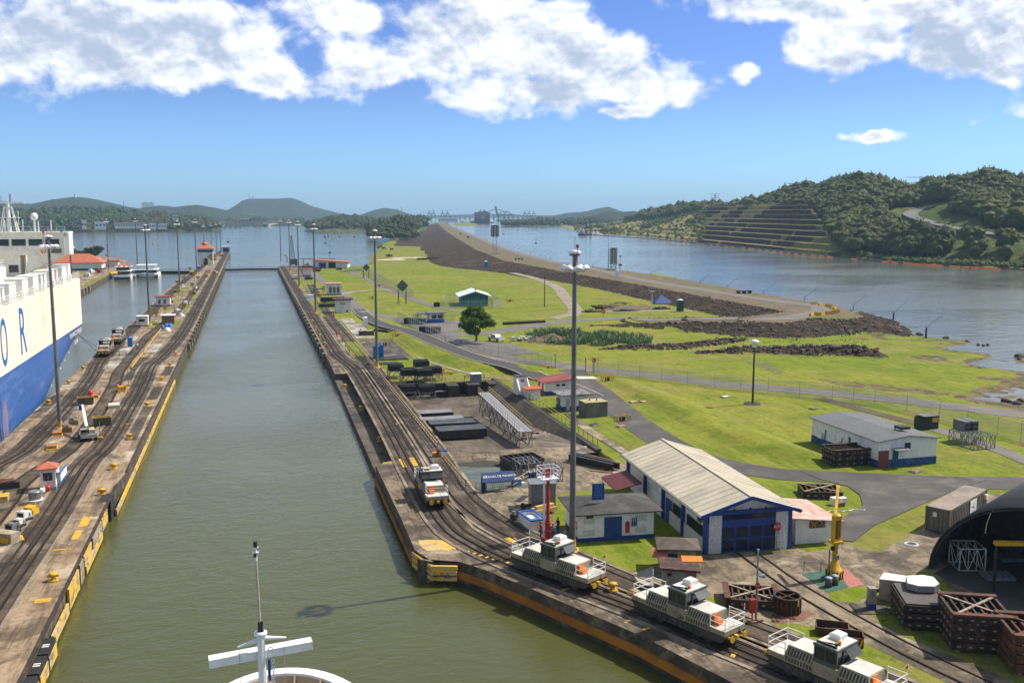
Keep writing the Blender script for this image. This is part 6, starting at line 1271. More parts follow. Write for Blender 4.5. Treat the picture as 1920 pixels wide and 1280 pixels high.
# black trays and galvanised frames by the pond
def grid_frame(name,label,cat,xy,rz,w2,d2,h2,z0,n,m,mtop=None,layers=1,cross=True,z=2.2,slats='y',group=None,rust=None):
 t=thing(name,label,cat,(*xy,z),rz,group);a,c=w2/2,d2/2
 for L in range(layers):
  zb=z0+L*(h2+.12);b=MB()
  for x in (-a,a):b.box(x,0,zb,.22,d2,h2)
  for y in (-c,c):b.box(0,y,zb,w2-.24,.22,h2)
  for k in range(1,n):
   x=-a+w2*k/n;b.box(x,0,zb+h2*.35,.14,d2-.3,h2*.65-.02)
  for k in range(5):
   b.box(-a+w2*(k+.5)/5,-c-.12,zb+h2*.35,.26,.04,h2*.22,0,1);b.box(-a-.12,-c+d2*(k+.5)/5,zb+h2*.35,.04,.26,h2*.22,0,1)
  b.build('grid_layer',[m,rust or m],t)
 zt=z0+layers*(h2+.12)-.12
 if mtop:
  for y in (-c,c):
   b=MB();b.box(0,y,zt+.003,w2+.3,.5,.16) if slats=='y' else b.box(y*a/c,0,zt+.003,.5,d2+.3,.16);b.build('edge_beam',mtop,t)
 if cross:
  b=MB();b.bar((-a,-c,zt+.05),(a,c,zt+.05),.22,.08);b.bar((a,-c,zt+.04),(-a,c,zt+.04),.22,.08);b.build('cross_brace',rust or m,t)
 if z0>.15:
  b=MB()
  for x in (-a*.8,a*.8):b.box(x,0,0,.3,d2,z0)
  b.build('bearer',WOOD,t)
 return t
SANDR=mat('sandy_rust',(.36,.27,.19),(.26,.18,.12),1.2,.8,dirt=(.10,.06,.04),damt=.5)
grid_frame('steel_tray','stack of black steel trays right behind the CANAL DE PANAMÁ banner','steel tray',(34.4,121.8),.15,4.8,3.6,.5,.1,6,DARK,None,2,False,rust=GALV)
def truss_box(label,xy,w2,d2,h2,rz=0,m=GALV,name='space_frame',z=2.2,n=4,z0=0):
 t=thing(name,label,'truss frame',(*xy,z),rz);b=MB();a,c=w2/2,d2/2
 for x in (-a,a):
  for y in (-c,c):b.bar((x,y,0),(x,y,h2),.1)
 for zz in (0.05,h2):
  for y in (-c,c):b.bar((-a,y,zz),(a,y,zz),.1)
  for x in (-a,a):b.bar((x,-c,zz),(x,c,zz),.1)
 b.build('frame',m,t);b=MB()
 for k in range(n):
  x0,x1=-a+w2*k/n,-a+w2*(k+1)/n
  for y in (-c,c):b.bar((x0,y,0 if k%2 else h2),(x1,y,h2 if k%2 else 0),.06);b.bar((x1,y,0),(x1,y,h2),.06)
  b.bar((x1,-c,h2),(x1,c,h2),.06);b.bar((x0,-c,h2),(x1,c,h2),.05)
 for k in range(max(2,n-1)):
  y0,y1=-c+d2*k/(n-1 or 1),-c+d2*(k+1)/(n-1 or 1)
  for x in (-a,a):b.bar((x,y0,0 if k%2 else h2),(x,y1,h2 if k%2 else 0),.06)
 b.build('bracing',m,t);return t
truss_box('galvanised truss box behind the royal blue bin, the left one',(33.6,116.9),2.7,3.4,2.0,.05);truss_box('galvanised truss box standing right of its taller twin by the blue bin',(36.2,114.6),2.3,3.0,1.8,0)
t=thing('girder_stack','long black girders with a red one lying on timbers in the yard','girder',(*G(1113,872),2.2),-1.02)
for y,L,m in ((-.7,7.6,DARK),(.2,8.4,DARK),(.9,5.0,RUST)):b=MB();b.box(0,y,.25,L,.12,.7);b.box(0,y,.25,L,.5,.08);b.box(0,y,.95,L,.5,.07);b.build('girder',m,t)
b=MB();b.box(-2.5,0,0,.3,3,.25);b.box(2.5,0,0,.3,3,.25);b.box(2.8,-1.9,.02,3.0,.5,.1,.4);b.build('timber',WOOD,t);b=MB();b.box(-3.4,1.6,0,1.3,1,.9);b.build('crate',GALV,t)
box_thing('wooden_hatch','small timber hatch lying on the grass behind the workshop','hatch',1198,879,.2,[('boards',WOOD,[(0,0,0,1.2,.7,.15)]),('cleat',RUSTD,[(0,0,.15,1.2,.12,.05)])])
# huts in front of the workshop
t=thing('open_hut','weathered hut with flat stained roof on posts in front of the workshop','hut',(38.4,81.3,2.2),-.35);b=MB();b.box(-.9,.2,0,1.5,2.3,2.5);b.box(1.5,-1.1,0,.25,.25,2.5);b.box(1.5,1.2,0,.25,.25,2.5);b.box(.1,-1.1,0,.25,.25,2.5);b.build('wall',STAIN,t)
b=MB();b.add([(-2,-1.7,2.35),(2.1,-1.7,2.35),(2.1,1.8,2.35),(-2,1.8,2.35),(-2,-1.7,2.5),(2.1,-1.7,2.5),(2.1,1.8,2.5),(-2,1.8,2.5),(-.6,0,3.0),(.7,0,3.0)],[(3,2,1,0),(0,1,5,4),(1,2,6,5),(2,3,7,6),(3,0,4,7),(4,5,9,8),(5,6,9),(6,7,8,9),(7,4,8)]);b.build('roof',mat('mossy_roof',(.13,.10,.08),(.09,.07,.055),.7,.9,dirt=(.05,.04,.03),dsc=1.2),t)
b=MB();b.add([(-2.5,-1.9,1.75),(-1.0,-2.0,1.75),(-1.0,-1.1,2.3),(-2.5,-1.0,2.3),(-2.5,-1.9,1.82),(-1.0,-2.0,1.82),(-1.0,-1.1,2.37),(-2.5,-1.0,2.37)],[(3,2,1,0),(4,5,6,7),(0,1,5,4),(1,2,6,5),(2,3,7,6),(3,0,4,7)]);b.build('awning',mat('pink_sheet',(.50,.13,.10),(.42,.11,.09),3,.7),t);b=MB();b.box(-.5,-1.0,.9,.9,.1,.9);b.build('window',GLASS,t)
t=thing('block_hut','stained concrete hut with rusty flat roof behind locomotive 129','hut',(36.4,76.6,2.2),-.35);b=MB();b.box(-.5,0,0,1.9,2.0,2.2);b.build('wall',STAIN,t);b=MB();b.box(.97,0,0,1.02,2.0,2.2);b.build('pink_wall',mat('pink_wall',(.36,.17,.13),(.28,.14,.11),1,.8,dirt=(.15,.09,.07),damt=.5),t);b=MB();b.box(0,0,2.2,3.6,2.8,.22,0,0,.02,.05);b.build('roof',mat('rusty_flat_roof',(.075,.04,.035),(.04,.026,.022),.9,.9,dirt=(.20,.09,.06),dsc=1.3),t)
b=MB();b.box(-.9,-1.02,1.6,.4,.06,.3);b.build('number_plate',DARK,t);b=MB();b.box(1.3,1.3,2.35,1.9,1.3,.1,0,0,.05);b.build('orange_awning',ORANGE,t)
flat('drain_slab',GP([(1186,1075),(1225,1062),(1225,1100),(1200,1098)]),2.24,M_PALE)
# yellow crane post
t=thing('yellow_crane','yellow fixed jib crane with striped base on a green and pink pad','crane',(*G(1564,1083),2.2),.1);b=MB();b.lathe([(.78,0),(.8,1.2),(.62,1.4),(.34,2.4),(.30,2.5)],0,0,12);b.cyl((0,0,2.4),(0,0,5.2),.30,.28,12);b.build('pedestal',YEL,t)
b=MB()
for k in range(12):a=2*math.pi*k/12;b.bar((.82*math.cos(a),.82*math.sin(a),.02),(.84*math.cos(a+.2),.84*math.sin(a+.2),1.2),.13,.05)
b.build('black_stripes',DARK,t);b=MB();b.box(0,0,5.0,1.1,1.0,.35);b.box(-.36,0,5.3,.12,.5,3.6);b.box(.36,0,5.3,.12,.5,3.6);b.box(0,.25,5.3,.8,.1,3.6);b.box(0,-.25,5.3,.8,.08,.4);b.box(0,-.25,8.3,.8,.08,.6);b.lathe([(.42,8.9),(.3,9.1),(0,9.15)],0,0,10);b.bar((0,.2,9.0),(2.5,3.0,11.6),.3,.3);b.build('mast_head',YEL,t);t.scale=(.92,.92,.68)
b=MB();b.cyl((0,-.1,5.8),(0,-.1,8.2),.22,.22,12);b.build('cylinder',mat('crane_brown',(.20,.10,.02)),t);b=MB()
for y in (0,):
 b.bar((.6,.3,4.8),(.6,.3,9),.05);b.bar((.75,.3,4.8),(.75,.3,9),.05)
 for k in range(12):b.bar((.6,.3,5+k*.33),(.78,.3,5+k*.33),.05)
b.build('ladder',YEL,t);b=MB();b.box(-.1,-.4,2.9,.3,.3,.6);b.build('switch_box',GALV,t);b=MB();b.box(-.6,-.3,4.2,.3,.3,.5);b.tube([(-.7,0,4.2),(-.9,-.2,2.6),(-1.0,-.4,.4),(-1.9,-.3,.1)],.06,6);b.build('cable_loom',DARK,t)
flat('green_pad',GP([(1503,1076),(1555,1068),(1592,1100),(1553,1110)]),2.236,mat('green_pad_paint',(.04,.13,.09),(.03,.10,.07),1,.8));flat('pink_pad',GP([(1570,1063),(1588,1068),(1621,1096),(1590,1102)]),2.232,mat('pink_pad_paint',(.42,.15,.12),(.34,.13,.10),1,.8))
for px,py,lab in [(1553,1100,'brown drum with pale blue lid, left of the pair by the yellow crane'),(1565,1096,'brown drum with pale blue lid, right of the pair by the yellow crane')]:
 t=thing('drum',lab,'drum',(*G(px,py),2.24));b=MB();b.lathe([(0,0),(.32,0),(.32,.85),(0,.85)],0,0,14);b.build('barrel',mat('drum_brown',(.14,.09,.06),(.10,.07,.045),2,.6),t);b=MB();b.lathe([(.33,.83),(.33,.88),(0,.89)],0,0,14);b.build('lid',mat('pale_blue',(0,0,0)),t)
t=thing('pipe_hoop','grey pipe hoop rail beside the green pad','railing',(*G(1523,1072),2.2),-.3);b=MB();b.tube([(-.8,0,0),(-.8,0,.9),(-.7,0,1.05),(.7,0,1.05),(.8,0,.9),(.8,0,0)],.04,6);b.build('hoop',GALV,t)
# rusty frames
grid_frame('lattice_grating','rusty lattice frame with crossed braces behind locomotive 129','lattice frame',(41.3,72.2),-.42,4.3,3.4,.75,.15,8,RUSTD,RUST,1,True,rust=SANDR,slats='x')
t=thing('steel_ring','large rusty steel drum ring with crossed spokes on the concrete','steel ring',(*G(1475,1146),2.2),.3);b=MB();b.lathe([(1.12,0),(1.12,1.35),(1.2,1.36),(1.2,1.5),(1.0,1.5),(1.0,1.36),(1.05,1.35),(1.05,0)],0,0,36);b.build('shell',RUSTD,t)
b=MB()
for k in range(18):a=2*math.pi*k/18;b.box(1.16*math.cos(a),1.16*math.sin(a),.1,.08,.1,1.2,a)
b.build('stiffener',RUST,t);b=MB();b.bar((-1.05,0,1.4),(1.05,0,1.4),.08);b.bar((0,-1.05,1.4),(0,1.05,1.4),.08);b.build('spoke',RUST,t);b=MB();b.box(0,-1.22,.9,.12,.05,.5);b.build('yellow_tag',YEL,t)
flat('rust_stain',GP([(1490,1140),(1530,1150),(1500,1165),(1455,1168),(1450,1155)]),2.225,mat('rust_stain',(.22,.10,.06),(.16,.09,.06),.8,.9))
t=box_thing('steel_planks','rusty brown planks lying before the steel ring','planks',1462,1160,-.5,[('plank',RUST,[(-.5,0,0,.25,1.5,.1),(-.15,0,0,.2,1.4,.1),(.9,.6,0,.3,.9,.1),(1.2,.6,0,.2,.9,.1)])])
t=thing('scrap_trough','rusty open trough of scrap between the steel ring and the nearest locomotive','trough',(*G(1560,1188),2.2),-.55);b=MB();b.box(0,-.6,0,2.5,.1,.7);b.box(0,.6,0,2.5,.1,.9);b.box(-1.25,0,0,.1,1.2,.7);b.box(1.25,0,0,.1,1.2,.8);b.box(0,0,0,2.4,1.1,.1);b.build('trough',RUST,t);b=MB();b.box(.1,0,.15,1.2,.6,.3,.4);b.box(-.4,.1,.1,.5,.4,.3,1);b.build('scrap',DARK,t)
t=thing('scrap_trough','rusty bin with black and yellow striped side touching the nearest locomotive','bin',(*G(1592,1207),2.2),-.55);b=MB();b.box(0,-.5,0,2.1,.1,.8);b.box(0,.5,0,2.1,.1,1.0);b.box(-1.0,0,0,.1,1.0,.8);b.box(1.0,0,0,.1,1.0,1.0);b.box(0,0,0,2,1,.1);b.build('bin',RUST,t);b=MB()
for k in range(6):b.bar((-1+k*.35,-.56,.05),(-.8+k*.35,-.56,.75),.12,.03)
b.build('yellow_stripes',YEL,t)
def stop_post(px,py,lab,top=2.2):
 pass
t=thing('lamp_post','thin grey post with small round stop sign and loudspeaker','post',(*G(1417,1165),2.2));b=MB();b.cyl((0,0,0),(0,0,6.2),.09,.07,10);b.cyl((0,0,6.2),(0,0,6.3),.13,.1,8);b.build('pole',GALV,t);b=MB();b.cyl((0,-.12,3.2),(0,-.08,3.2),.26,.26,8);sgn=b.build('stop_sign',RED,t);text_mesh('ALTO',.17,SWHITE,sgn,'lettering',.004,Matrix.Translation((0,-.13,3.2))@Matrix.Rotation(math.pi/2,4,'X'))
b=MB();b.cyl((.15,0,4.0),(.6,-.1,3.95),.06,.2,10);b.build('loudspeaker',mat('pale_blue',(0,0,0)),t);b=MB();b.box(0,0,0,1.2,.6,.15);b.box(.3,-.1,.15,.5,.4,.1);b.build('foot',WOOD,t)
t=thing('hydrant_box','red fire hose box on a stand beside the thin grey post','fire box',(*G(1410,1167),2.2));b=MB();b.box(0,0,.9,.5,.35,1.1);b.box(0,0,2.0,.56,.4,.08);b.build('box',RED,t);b=MB();b.cyl((0,0,0),(0,0,.9),.06,.06,8);b.build('stand',RED,t)
t=thing('step_ladder','aluminium step ladder leaning at the right side of the workshop door','ladder',(*G(1465,1030),2.2),-.06);b=MB()
for y in (-.35,.35):
 for x in (-.28,.28):b.bar((x,y,0),(x*.6,y*.1,2.6),.05)
for k in range(8):b.bar((-.26+.012*k,-.35+.04*k,.3*k+.2),(.26-.012*k,-.35+.04*k,.3*k+.2),.05)
b.build('rungs',LAMPW,t)
t=thing('stop_sign','octagonal red ALTO sign on the right column of the workshop','sign',(*G(1456,1031),2.2),-.06);b=MB();b.cyl((0,-.05,2.5),(0,0,2.5),.45,.45,8);b.build('plate',RED,t);text_mesh('ALTO',.34,SWHITE,t,'lettering',.006,Matrix.Translation((0,-.06,2.5))@Matrix.Rotation(math.pi/2,4,'X'));b=MB();b.cyl((0,.03,0),(0,.03,2.7),.03,.03,6);b.build('pole',GALV,t)
t=thing('switch_pillar','white pillar with blue base and weathered flat hood between the tracks and grates','pillar',(*G(1633,1142),2.2),-.3);b=MB();b.box(0,0,0,.62,.62,2.0);b.build('pillar',STAIN,t);b=MB();b.box(0,0,0,.66,.66,.6);b.build('base_band',BLUE,t);b=MB();b.box(-.02,-.32,1.3,.3,.06,.45);b.build('meter',GALV,t);b=MB();b.box(0,0,-.02,3.0,2.2,.12);b.build('footing',M_LEDGE,t)
# caisson plates and grates on the right
t=grid_frame('grate_stack','stack of black grates with a grey sheet top and white plate','lattice stack',(53.1,65.1),-.42,3.6,4.6,.55,.3,3,RUSTD,None,3,False,rust=SANDR)
b=MB();b.box(0,0,2.25,3.5,4.5,.06);b.build('cover_sheet',mat('brown_sheet',(.10,.085,.08),(.075,.065,.06),.8,.7),t)
t=thing('cone_plate','white rust speckled half round plate on top of the grey sheet','steel plate',(53.9,66.5,4.6),-.42);b=MB();b.prism([(-1.2,-1.0),(-.4,-1.5),(.9,-1.4),(1.5,-.6),(1.4,.9),(.6,1.2),(-.9,.8)],0,.5);b.build('plate_rim',GALV,t);b=MB();b.prism([(-1.15,-.95),(-.4,-1.45),(.85,-1.35),(1.45,-.6),(1.35,.85),(.6,1.15),(-.85,.75)],.5,.56);b.build('top',WHITE,t)
t=thing('cone_plate','white rust speckled plate leaning behind the half round one','steel plate',(54.0,69.4,2.3),-.5);b=MB();b.prism([(-1.6,-.8),(1.4,-1.1),(1.8,.3),(-1.0,.9)],0,1.9);b.build('plate_rim',M_CHIP,t);b=MB();b.prism([(-1.6,-.8),(1.4,-1.1),(1.8,.3),(-1.0,.9)],1.9,1.97);b.build('top',WHITE,t)
grid_frame('grate_stack','tall stack of sandy lattice grates with a white bar on top','lattice stack',(54.3,60.4),-.42,4.2,4.2,.6,.3,7,RUSTD,RUST,4,True,rust=SANDR)
grid_frame('grate_stack','tall stack of red brown lattice grates at the right edge','lattice stack',(56.2,56.0),-.42,4.6,4.2,.6,.3,7,RUST,RUST,4,True,rust=RUST)
grid_frame('grate_stack','pile of black lattice gates beside the white store building','lattice stack',(*G(1588,868),),-.02,5.6,3.2,.62,.12,9,RUSTD,RUSTD,3,False,rust=SANDR)
grid_frame('grate_stack','black lattice gate with pale bars on the grass behind the annex','lattice stack',(*G(1537,928),),-.35,4.4,3.4,.8,.1,7,RUSTD,None,1,True,rust=SANDR)
truss_box('cream painted cube truss standing in the mouth of the hangar',(*G(1812,1062),),2.4,2.4,2.2,-.3,LTOP,n=3)
truss_box('galvanised truss crate beyond the store building, nearer to the east path',(*G(1832,838),),3.6,2.8,2.0,0,GALV,n=5)
t=truss_box('galvanised truss crate carrying grey slatted boxes beyond the store building',(*G(1808,828),),3.2,2.8,1.7,0,GALV,n=4)
for k in range(2):b=MB();b.box(-.6+k*1.3,0,1.75,1.0,2.6,1.6);o=b.build('slatted_box',GREYROOF,t);b=MB()
for k in range(4):b.box(-.9+k*.6,-1.33,2.1,.45,.05,.35);b.box(-.9+k*.6,-1.33,2.7,.45,.05,.35)
b.build('opening',DARK,t)
# quonset hangar
t=thing('hangar','dark arched fabric hangar shading parts and equipment at the right edge','hangar',(66.6,66.5,2.2),-1.047)
n=22;RX_,RZ_,LEN=9.8,8.0,15.0;arc=[(-RX_*math.cos(math.pi*k/n),RZ_*math.sin(math.pi*k/n)) for k in range(n+1)]
HCOV=mat('hangar_cover',(.060,.060,.063),(.045,.045,.048),.6,.6,bump=.2,stretch=(1,1,1))
b=MB();vs=[(x,y0,z) for y0 in (0,LEN) for x,z in arc]+[(x*.985,y0,z*.985) for y0 in (0,LEN) for x,z in arc];m_=n+1
b.add(vs,[(i,i+1,m_+i+1,m_+i) for i in range(n)]+[(2*m_+i,3*m_+i,3*m_+i+1,2*m_+i+1) for i in range(n)]+[(i,2*m_+i,2*m_+i+1,i+1) for i in range(n)],0,True);b.build('cover',HCOV,t)
for y0 in (.15,3.8,7.5,11.2,14.8):
 b=MB()
 for i in range(n):b.bar((arc[i][0]*.965,y0,arc[i][1]*.965),(arc[i+1][0]*.965,y0,arc[i+1][1]*.965),.14)
 b.build('rib',DARK,t);b=MB();b.add([(x*.98,LEN-.1,z*.98) for x,z in arc],[tuple(range(n+1))]);b.build('end_wall',HCOV,t)
b=MB();b.bar((-RX_,0,.1),(-RX_,LEN,.1),.3);b.build('base_rail',mat('teal_rail',(.03,.16,.14)),t)
flat('hangar_floor',GP([(1750,1075),(1880,1010),(2100,1000),(2200,1350),(1930,1210),(1850,1120)]),2.24,M_ASPHD)
for px,py,rz,lab in [(1870,1085,-.3,'grey cradle with round rails nearest in the hangar mouth'),(1895,1050,-.2,'grey cradle behind the nearest one in the hangar'),(1905,1030,.1,'grey cradle deepest at the right edge of the hangar')]:
 t=thing('machine_cradle',lab,'cradle',(*G(px,py),2.25),rz);b=MB();b.box(0,0,.1,2.6,1.8,.3);b.build('bed',GALV,t);b=MB()
 for k in range(5):b.box(-1+k*.5,0,.4,.12,1.6,.15)
 b.build('slats',GREYROOF,t)
t=box_thing('yellow_beam','yellow lifting beam hanging inside the hangar top at the right edge','lifting beam',1905,1110,-.3,[('beam',YEL,[(0,0,4.4,4.4,.5,.35)]),('leg',DARK,[(-2,0,0,.2,.2,4.4),(2,0,0,.2,.2,4.4)])])
# container and store building
t=thing('shipping_container','long grey brown container with a white poster on the grass','container',(74.5,86.5,2.2),.53);GC=mat('container_grey',(.17,.155,.125),(.135,.122,.10),.6,.6,dirt=(.26,.23,.19),dsc=.5,damt=.35,stretch=(1,1,.3))
b=MB();b.box(0,0,.15,11.0,2.44,2.5)
for k in range(24):b.box(-5.3+k*.46,-1.24,.3,.1,.06,2.2)
for k in range(5):b.box(-5.53,-.95+k*.47,.3,.06,.1,2.2)
for x in (-5.5,5.5):
 for y in (-1.2,1.2):b.box(x,y,0,.2,.2,2.75)
b.build('body',GC,t);b=MB();b.box(0,0,2.66,11.1,2.5,.05);b.build('roof',mat('container_roof',(.30,.24,.19),(.22,.18,.145),.5,.8,dirt=(.12,.10,.09),dsc=.4,damt=.5),t)
b=MB();b.box(1.2,-1.31,.75,1.9,.03,1.7);ps=b.build('poster',SWHITE,t);b=MB();b.box(1.2,-1.33,1.55,1.2,.02,.1,0,0,0,.3)
for k in range(3):b.box(1.2,-1.33,1.2-.13*k,1.3-.1*k,.02,.04)
b.bar((.8,-1.335,1.6),(1.5,-1.335,1.95),.05,.02);b.bar((1.2,-1.335,1.6),(1.5,-1.335,2.1),.04,.02);b.build('poster_print',mat('poster_blue',(.10,.2,.45)),ps)
b=MB();b.box(5.0,-1.35,1.75,.5,.3,.5);b.build('cooling_unit',LAMPW,t);b=MB();b.box(-5.58,.3,1.7,.02,.4,.5);b.build('notice',WHITE,t)
t=house('store_building','white store building with blue base band and flat grey roof','building',(84.6,116.0,2.2),0,9.2,15.8,3.6,mat('peeling_white_wall',(.84,.82,.77),(.78,.76,.70),.3,.8,dirt=(.30,.28,.25),dsc=.7,damt=.35,stretch=(1,1,.35)),'gable',GREYROOF,over=.35,rise=.55,rdir='y',thick=.1,band=(1.05,mat('faded_blue',(.02,.07,.20),(.018,.06,.17),1,.7,dirt=(.3,.3,.3),dsc=1.3,damt=.3)),doors=[('s',-3.75,1.6,2.3,mat('brick_red_door',(.26,.06,.035),(.20,.05,.03),1,.7)),('s',-1.9,.85,2.2,mat('teal_blue_door',(.01,.10,.20)))],wins=[('s',-.05,2.3,.9,.9,mat('dark_blue_sign',(0,0,0))),('w',-1.5,2.0,.5,.8,GREYROOF),('w',4.5,1.9,1.3,.7,WHITE)])
b=MB();b.box(-1.4,-8.5,2.45,2.3,1.2,.1,0,0,.08);b.build('door_canopy',GALV,t);b=MB();b.box(1.2,-5,4.45,1.5,1.5,.35);b.build('roof_vent',DARK,t);b=MB();b.box(-.4,-5.6,4.4,.12,.12,.5);b.build('roof_pipe',DARK,t)
for y,z in ((5,1.2),(.9,.9)):b=MB();b.box(-4.95,y,z,.5,.95,.75);b.build('air_conditioner',WHITE,t);b=MB();b.box(-4.75,y-.8,z,.08,.08,1.4);b.build('pipe',DARK,t)
t=thing('waste_skip','dark green waste container with yellow panel behind the store building','waste container',(*G(1736,803),2.2),.05);b=MB();b.prism([(-1.5,-1),(1.5,-1),(1.5,1),(-1.5,1)],.1,[1.9,2.2,2.2,1.9]);b.build('bin',mat('bin_dark',(.025,.032,.026),None,1,.6),t);b=MB();b.box(0,0,2.1,2.6,2.1,.1);b.build('lid',GREYROOF,t);b=MB();b.box(.8,-1.03,1.2,1.1,.04,.7);b.build('yellow_panel',YEL,t)
box_thing('drain_cover','square dark concrete cover on the grass right of the annex','drain cover',1528,978,-.1,[('slab',RUSTD,[(0,0,0,1.6,1.3,.25)]),('lid',TAR,[(0,0,.25,1.3,1.0,.06)])])
box_thing('cardboard_boxes','white and brown boxes on the grass behind the yellow crane','boxes',1572,945,.1,[('box',WHITE,[(-.5,0,0,.9,.8,.9),(.7,.2,0,.9,.7,.7)]),('brown_box',WOOD,[(-.3,-.7,0,.9,.6,.5)])])
t=thing('hose','white hose loosely coiled on the grass by the boxes','hose',(*G(1560,960),2.24));b=MB();r_=random.Random(4);pts=[(-3,.8,0)]
for k in range(26):pts.append((pts[-1][0]+.28+r_.uniform(-.25,.2),pts[-1][1]+r_.uniform(-.35,.35),.03))
b.tube(pts,.045,5);b.build('hose_line',LAMPW,t)
t=thing('hose','white ring of hose lying on the concrete before the container','hose',(*G(1709,1021),2.24));b=MB()
for k in range(3):b.tube([((.7-.1*k)*math.cos(a*.4),(.7-.1*k)*math.sin(a*.4),.03+.03*k) for a in range(17)],.035,5)
b.build('hose_line',LAMPW,t)
# buildings beside the basin
t=thing('stair_house','small white tower with slanted stair wall and blue base at the basin rail','stair house',(*G(982,742),2.2));b=MB();b.box(-.3,1.2,0,2.2,2.0,3.6);b.prism([(-1.4,-2.2),(-1.15,-2.2),(-1.15,.2),(-1.4,.2)],0,[1.2,1.2,3.4,3.4]);b.prism([(.6,-2.2),(.8,-2.2),(.8,.2),(.6,.2)],0,[1.2,1.2,3.4,3.4]);b.build('wall',WHITE,t);b=MB();b.box(-.3,1.2,3.6,2.4,2.2,.14);b.build('roof',TAR,t);b=MB();b.box(-.2,.18,2.6,.7,.06,.5);b.build('window',GALV,t);b=MB();b.box(-1.28,-1.6,0,.3,1.6,.7);b.build('base_band',BLUE,t)
house('lean_shed','little white shed with bright orange red roof beside the white tower','shed',(*G(998,747),2.2),0,2.5,2.0,1.9,WALLW,'mono',mat('bright_orange_roof',(.60,.09,.03),(.5,.08,.03),2,.6),over=.35,slope=.0,rdir='x',thick=.12)
house('red_roof_house','white hut with dark red metal roof between the basin and the gate','house',(*G(1040,735),2.2),.02,5.4,5.0,2.6,WALLW,'mono',RROOF,over=.7,slope=.09,thick=.12,band=(.7,BLUE),doors=[('w',-1,.9,1.9,RED)],wins=[('w',1.2,1.1,.8,1.0,RED),('s',-.2,1.6,.7,.4,GLASS),('s',.9,1.6,.7,.4,GLASS)])
house('mouldy_roof_house','white hut with blue base and patchy grey flat roof before the red roofed one','house',(*G(1072,766),2.2),0,4.6,3.4,2.7,WHITE,'flat',mat('patchy_roof',(.16,.155,.16),(.10,.098,.10),.9,.8,dirt=(.45,.43,.42),dsc=1.4,damt=.7),over=.7,band=(.8,mat('faded_blue',(0,0,0))),doors=[('s',-1.3,.7,2.1,mat('pale_door',(.45,.48,.52))),('w',0,.9,2.0,BLUE)],wins=[('w',1.2,1.0,.7,.8,GLASS)])
t=thing('concrete_vault','blank concrete vault with yellowish lid on the lawn by the round mast','concrete vault',(*G(1112,779),2.2),.05);b=MB();b.box(0,0,0,4.0,3.0,2.5);b.build('block',mat('vault_wall',(.20,.185,.155),(.15,.135,.11),.7,.9,dirt=(.07,.06,.05),dsc=.9,damt=.6,stretch=(1,1,.3)),t);b=MB();b.box(0,0,2.5,4.05,3.05,.1);b.cyl((-.6,.2,2.6),(-.6,.2,3.1),.15,.15,8);b.cyl((.5,-.3,2.6),(.5,-.3,3.0),.15,.15,8);b.build('lid',mat('lichen_lid',(.42,.37,.18),(.34,.30,.16),1,.8),t)
def bench(label,px,py,rz=.1):
 t=thing('pipe_stand',label,'pipe stand',(*G(px,py),2.2),rz,'yellow and brown pipe frames standing on the lawns');b=MB()
 for x in (-1.2,1.2):b.bar((x,-.4,0),(x,-.4,.85),.14);b.bar((x,.5,0),(x,.5,.85),.14)
 for y in (-.4,.5):b.bar((-1.3,y,.88),(1.3,y,.88),.14)
 b.build('frame',YEL,t);b=MB();b.box(.2,0,0,.4,.5,.8);b.cyl((-.4,0,.1),(-.4,0,.9),.16,.16,8);b.build('valve',RUST,t);return t
for px,py,lab in [(1026,694,'pipe frame on the lawn between service road and fence gate'),(1139,714,'pipe frame beside the crosswalk, right of the yard road'),(1167,789,'pipe frame on the lawn right of the concrete vault'),(745,632,'pipe frame on bare soil right of the lamp mast'),(698,560,'pipe frame on the lawn by the two diamond boards'),(636,541,'pipe frame by the round cornered lawn near the glazed hut'),(607,540,'pipe frame left of the glazed hut'),(782,594,'pipe frame left of the guard cabin with blue awning'),(711,537,'pipe frame at the corner of the lake road'),(641,565,'pipe frame behind the maroon roofed hut'),(722,648,'pipe frame beside the blue cabins'),(956,566,'dark pipe frame right of the teal building')]:bench(lab,px,py)
for px,py,lab,m in [(1188,755,'left one of two peach coloured manhole covers',ORANGE),(1207,754,'right one of two peach coloured manhole covers',ORANGE),(1266,753,'grey manhole cover on the lawn right of the peach ones',GALV),(1360,745,'white manhole cover on the lawn left of the black lamp post',WHITE),(1115,797,'dark manhole cover in front of the concrete vault',DARK),(1165,800,'pink manhole cover in front of the pipe frame',mat('pink_pad_paint',(0,0,0))),(1526,767,'small brown manhole cover behind the store building',WOOD),(1716,884,'brown manhole cover in front of the store building',WOOD)]:
 t=thing('manhole',lab,'manhole cover',(*G(px,py),2.2),.3);b=MB();b.prism([(-.75,-.5),(.75,-.5),(.75,.5),(-.75,.5)],0,.22);b.build('kerb',M_PALE,t);b=MB();b.prism([(-.65,-.4),(.65,-.4),(.65,.4),(-.65,.4)],.22,.27);b.build('lid',mat('peach',(.55,.33,.2),None,1,.8) if m is ORANGE else m,t)
t=thing('street_lamp','black lamp post with round white sensor head on the right lawn','lamp post',(*G(1411,757),2.2));b=MB();b.cyl((0,0,0),(0,0,10.2),.20,.13,10);b.build('pole',DARK,t);b=MB();b.lathe([(1.6,0),(1.5,.15),(0,.16)],0,0,18);b.build('footing',M_LEDGE,t);b=MB();b.lathe([(.2,10.2),(.4,10.3),(.5,11.0),(.8,11.1),(.8,11.35),(.3,11.6),(0,11.6)],0,0,16);b.build('lamp_head',LAMPW,t)
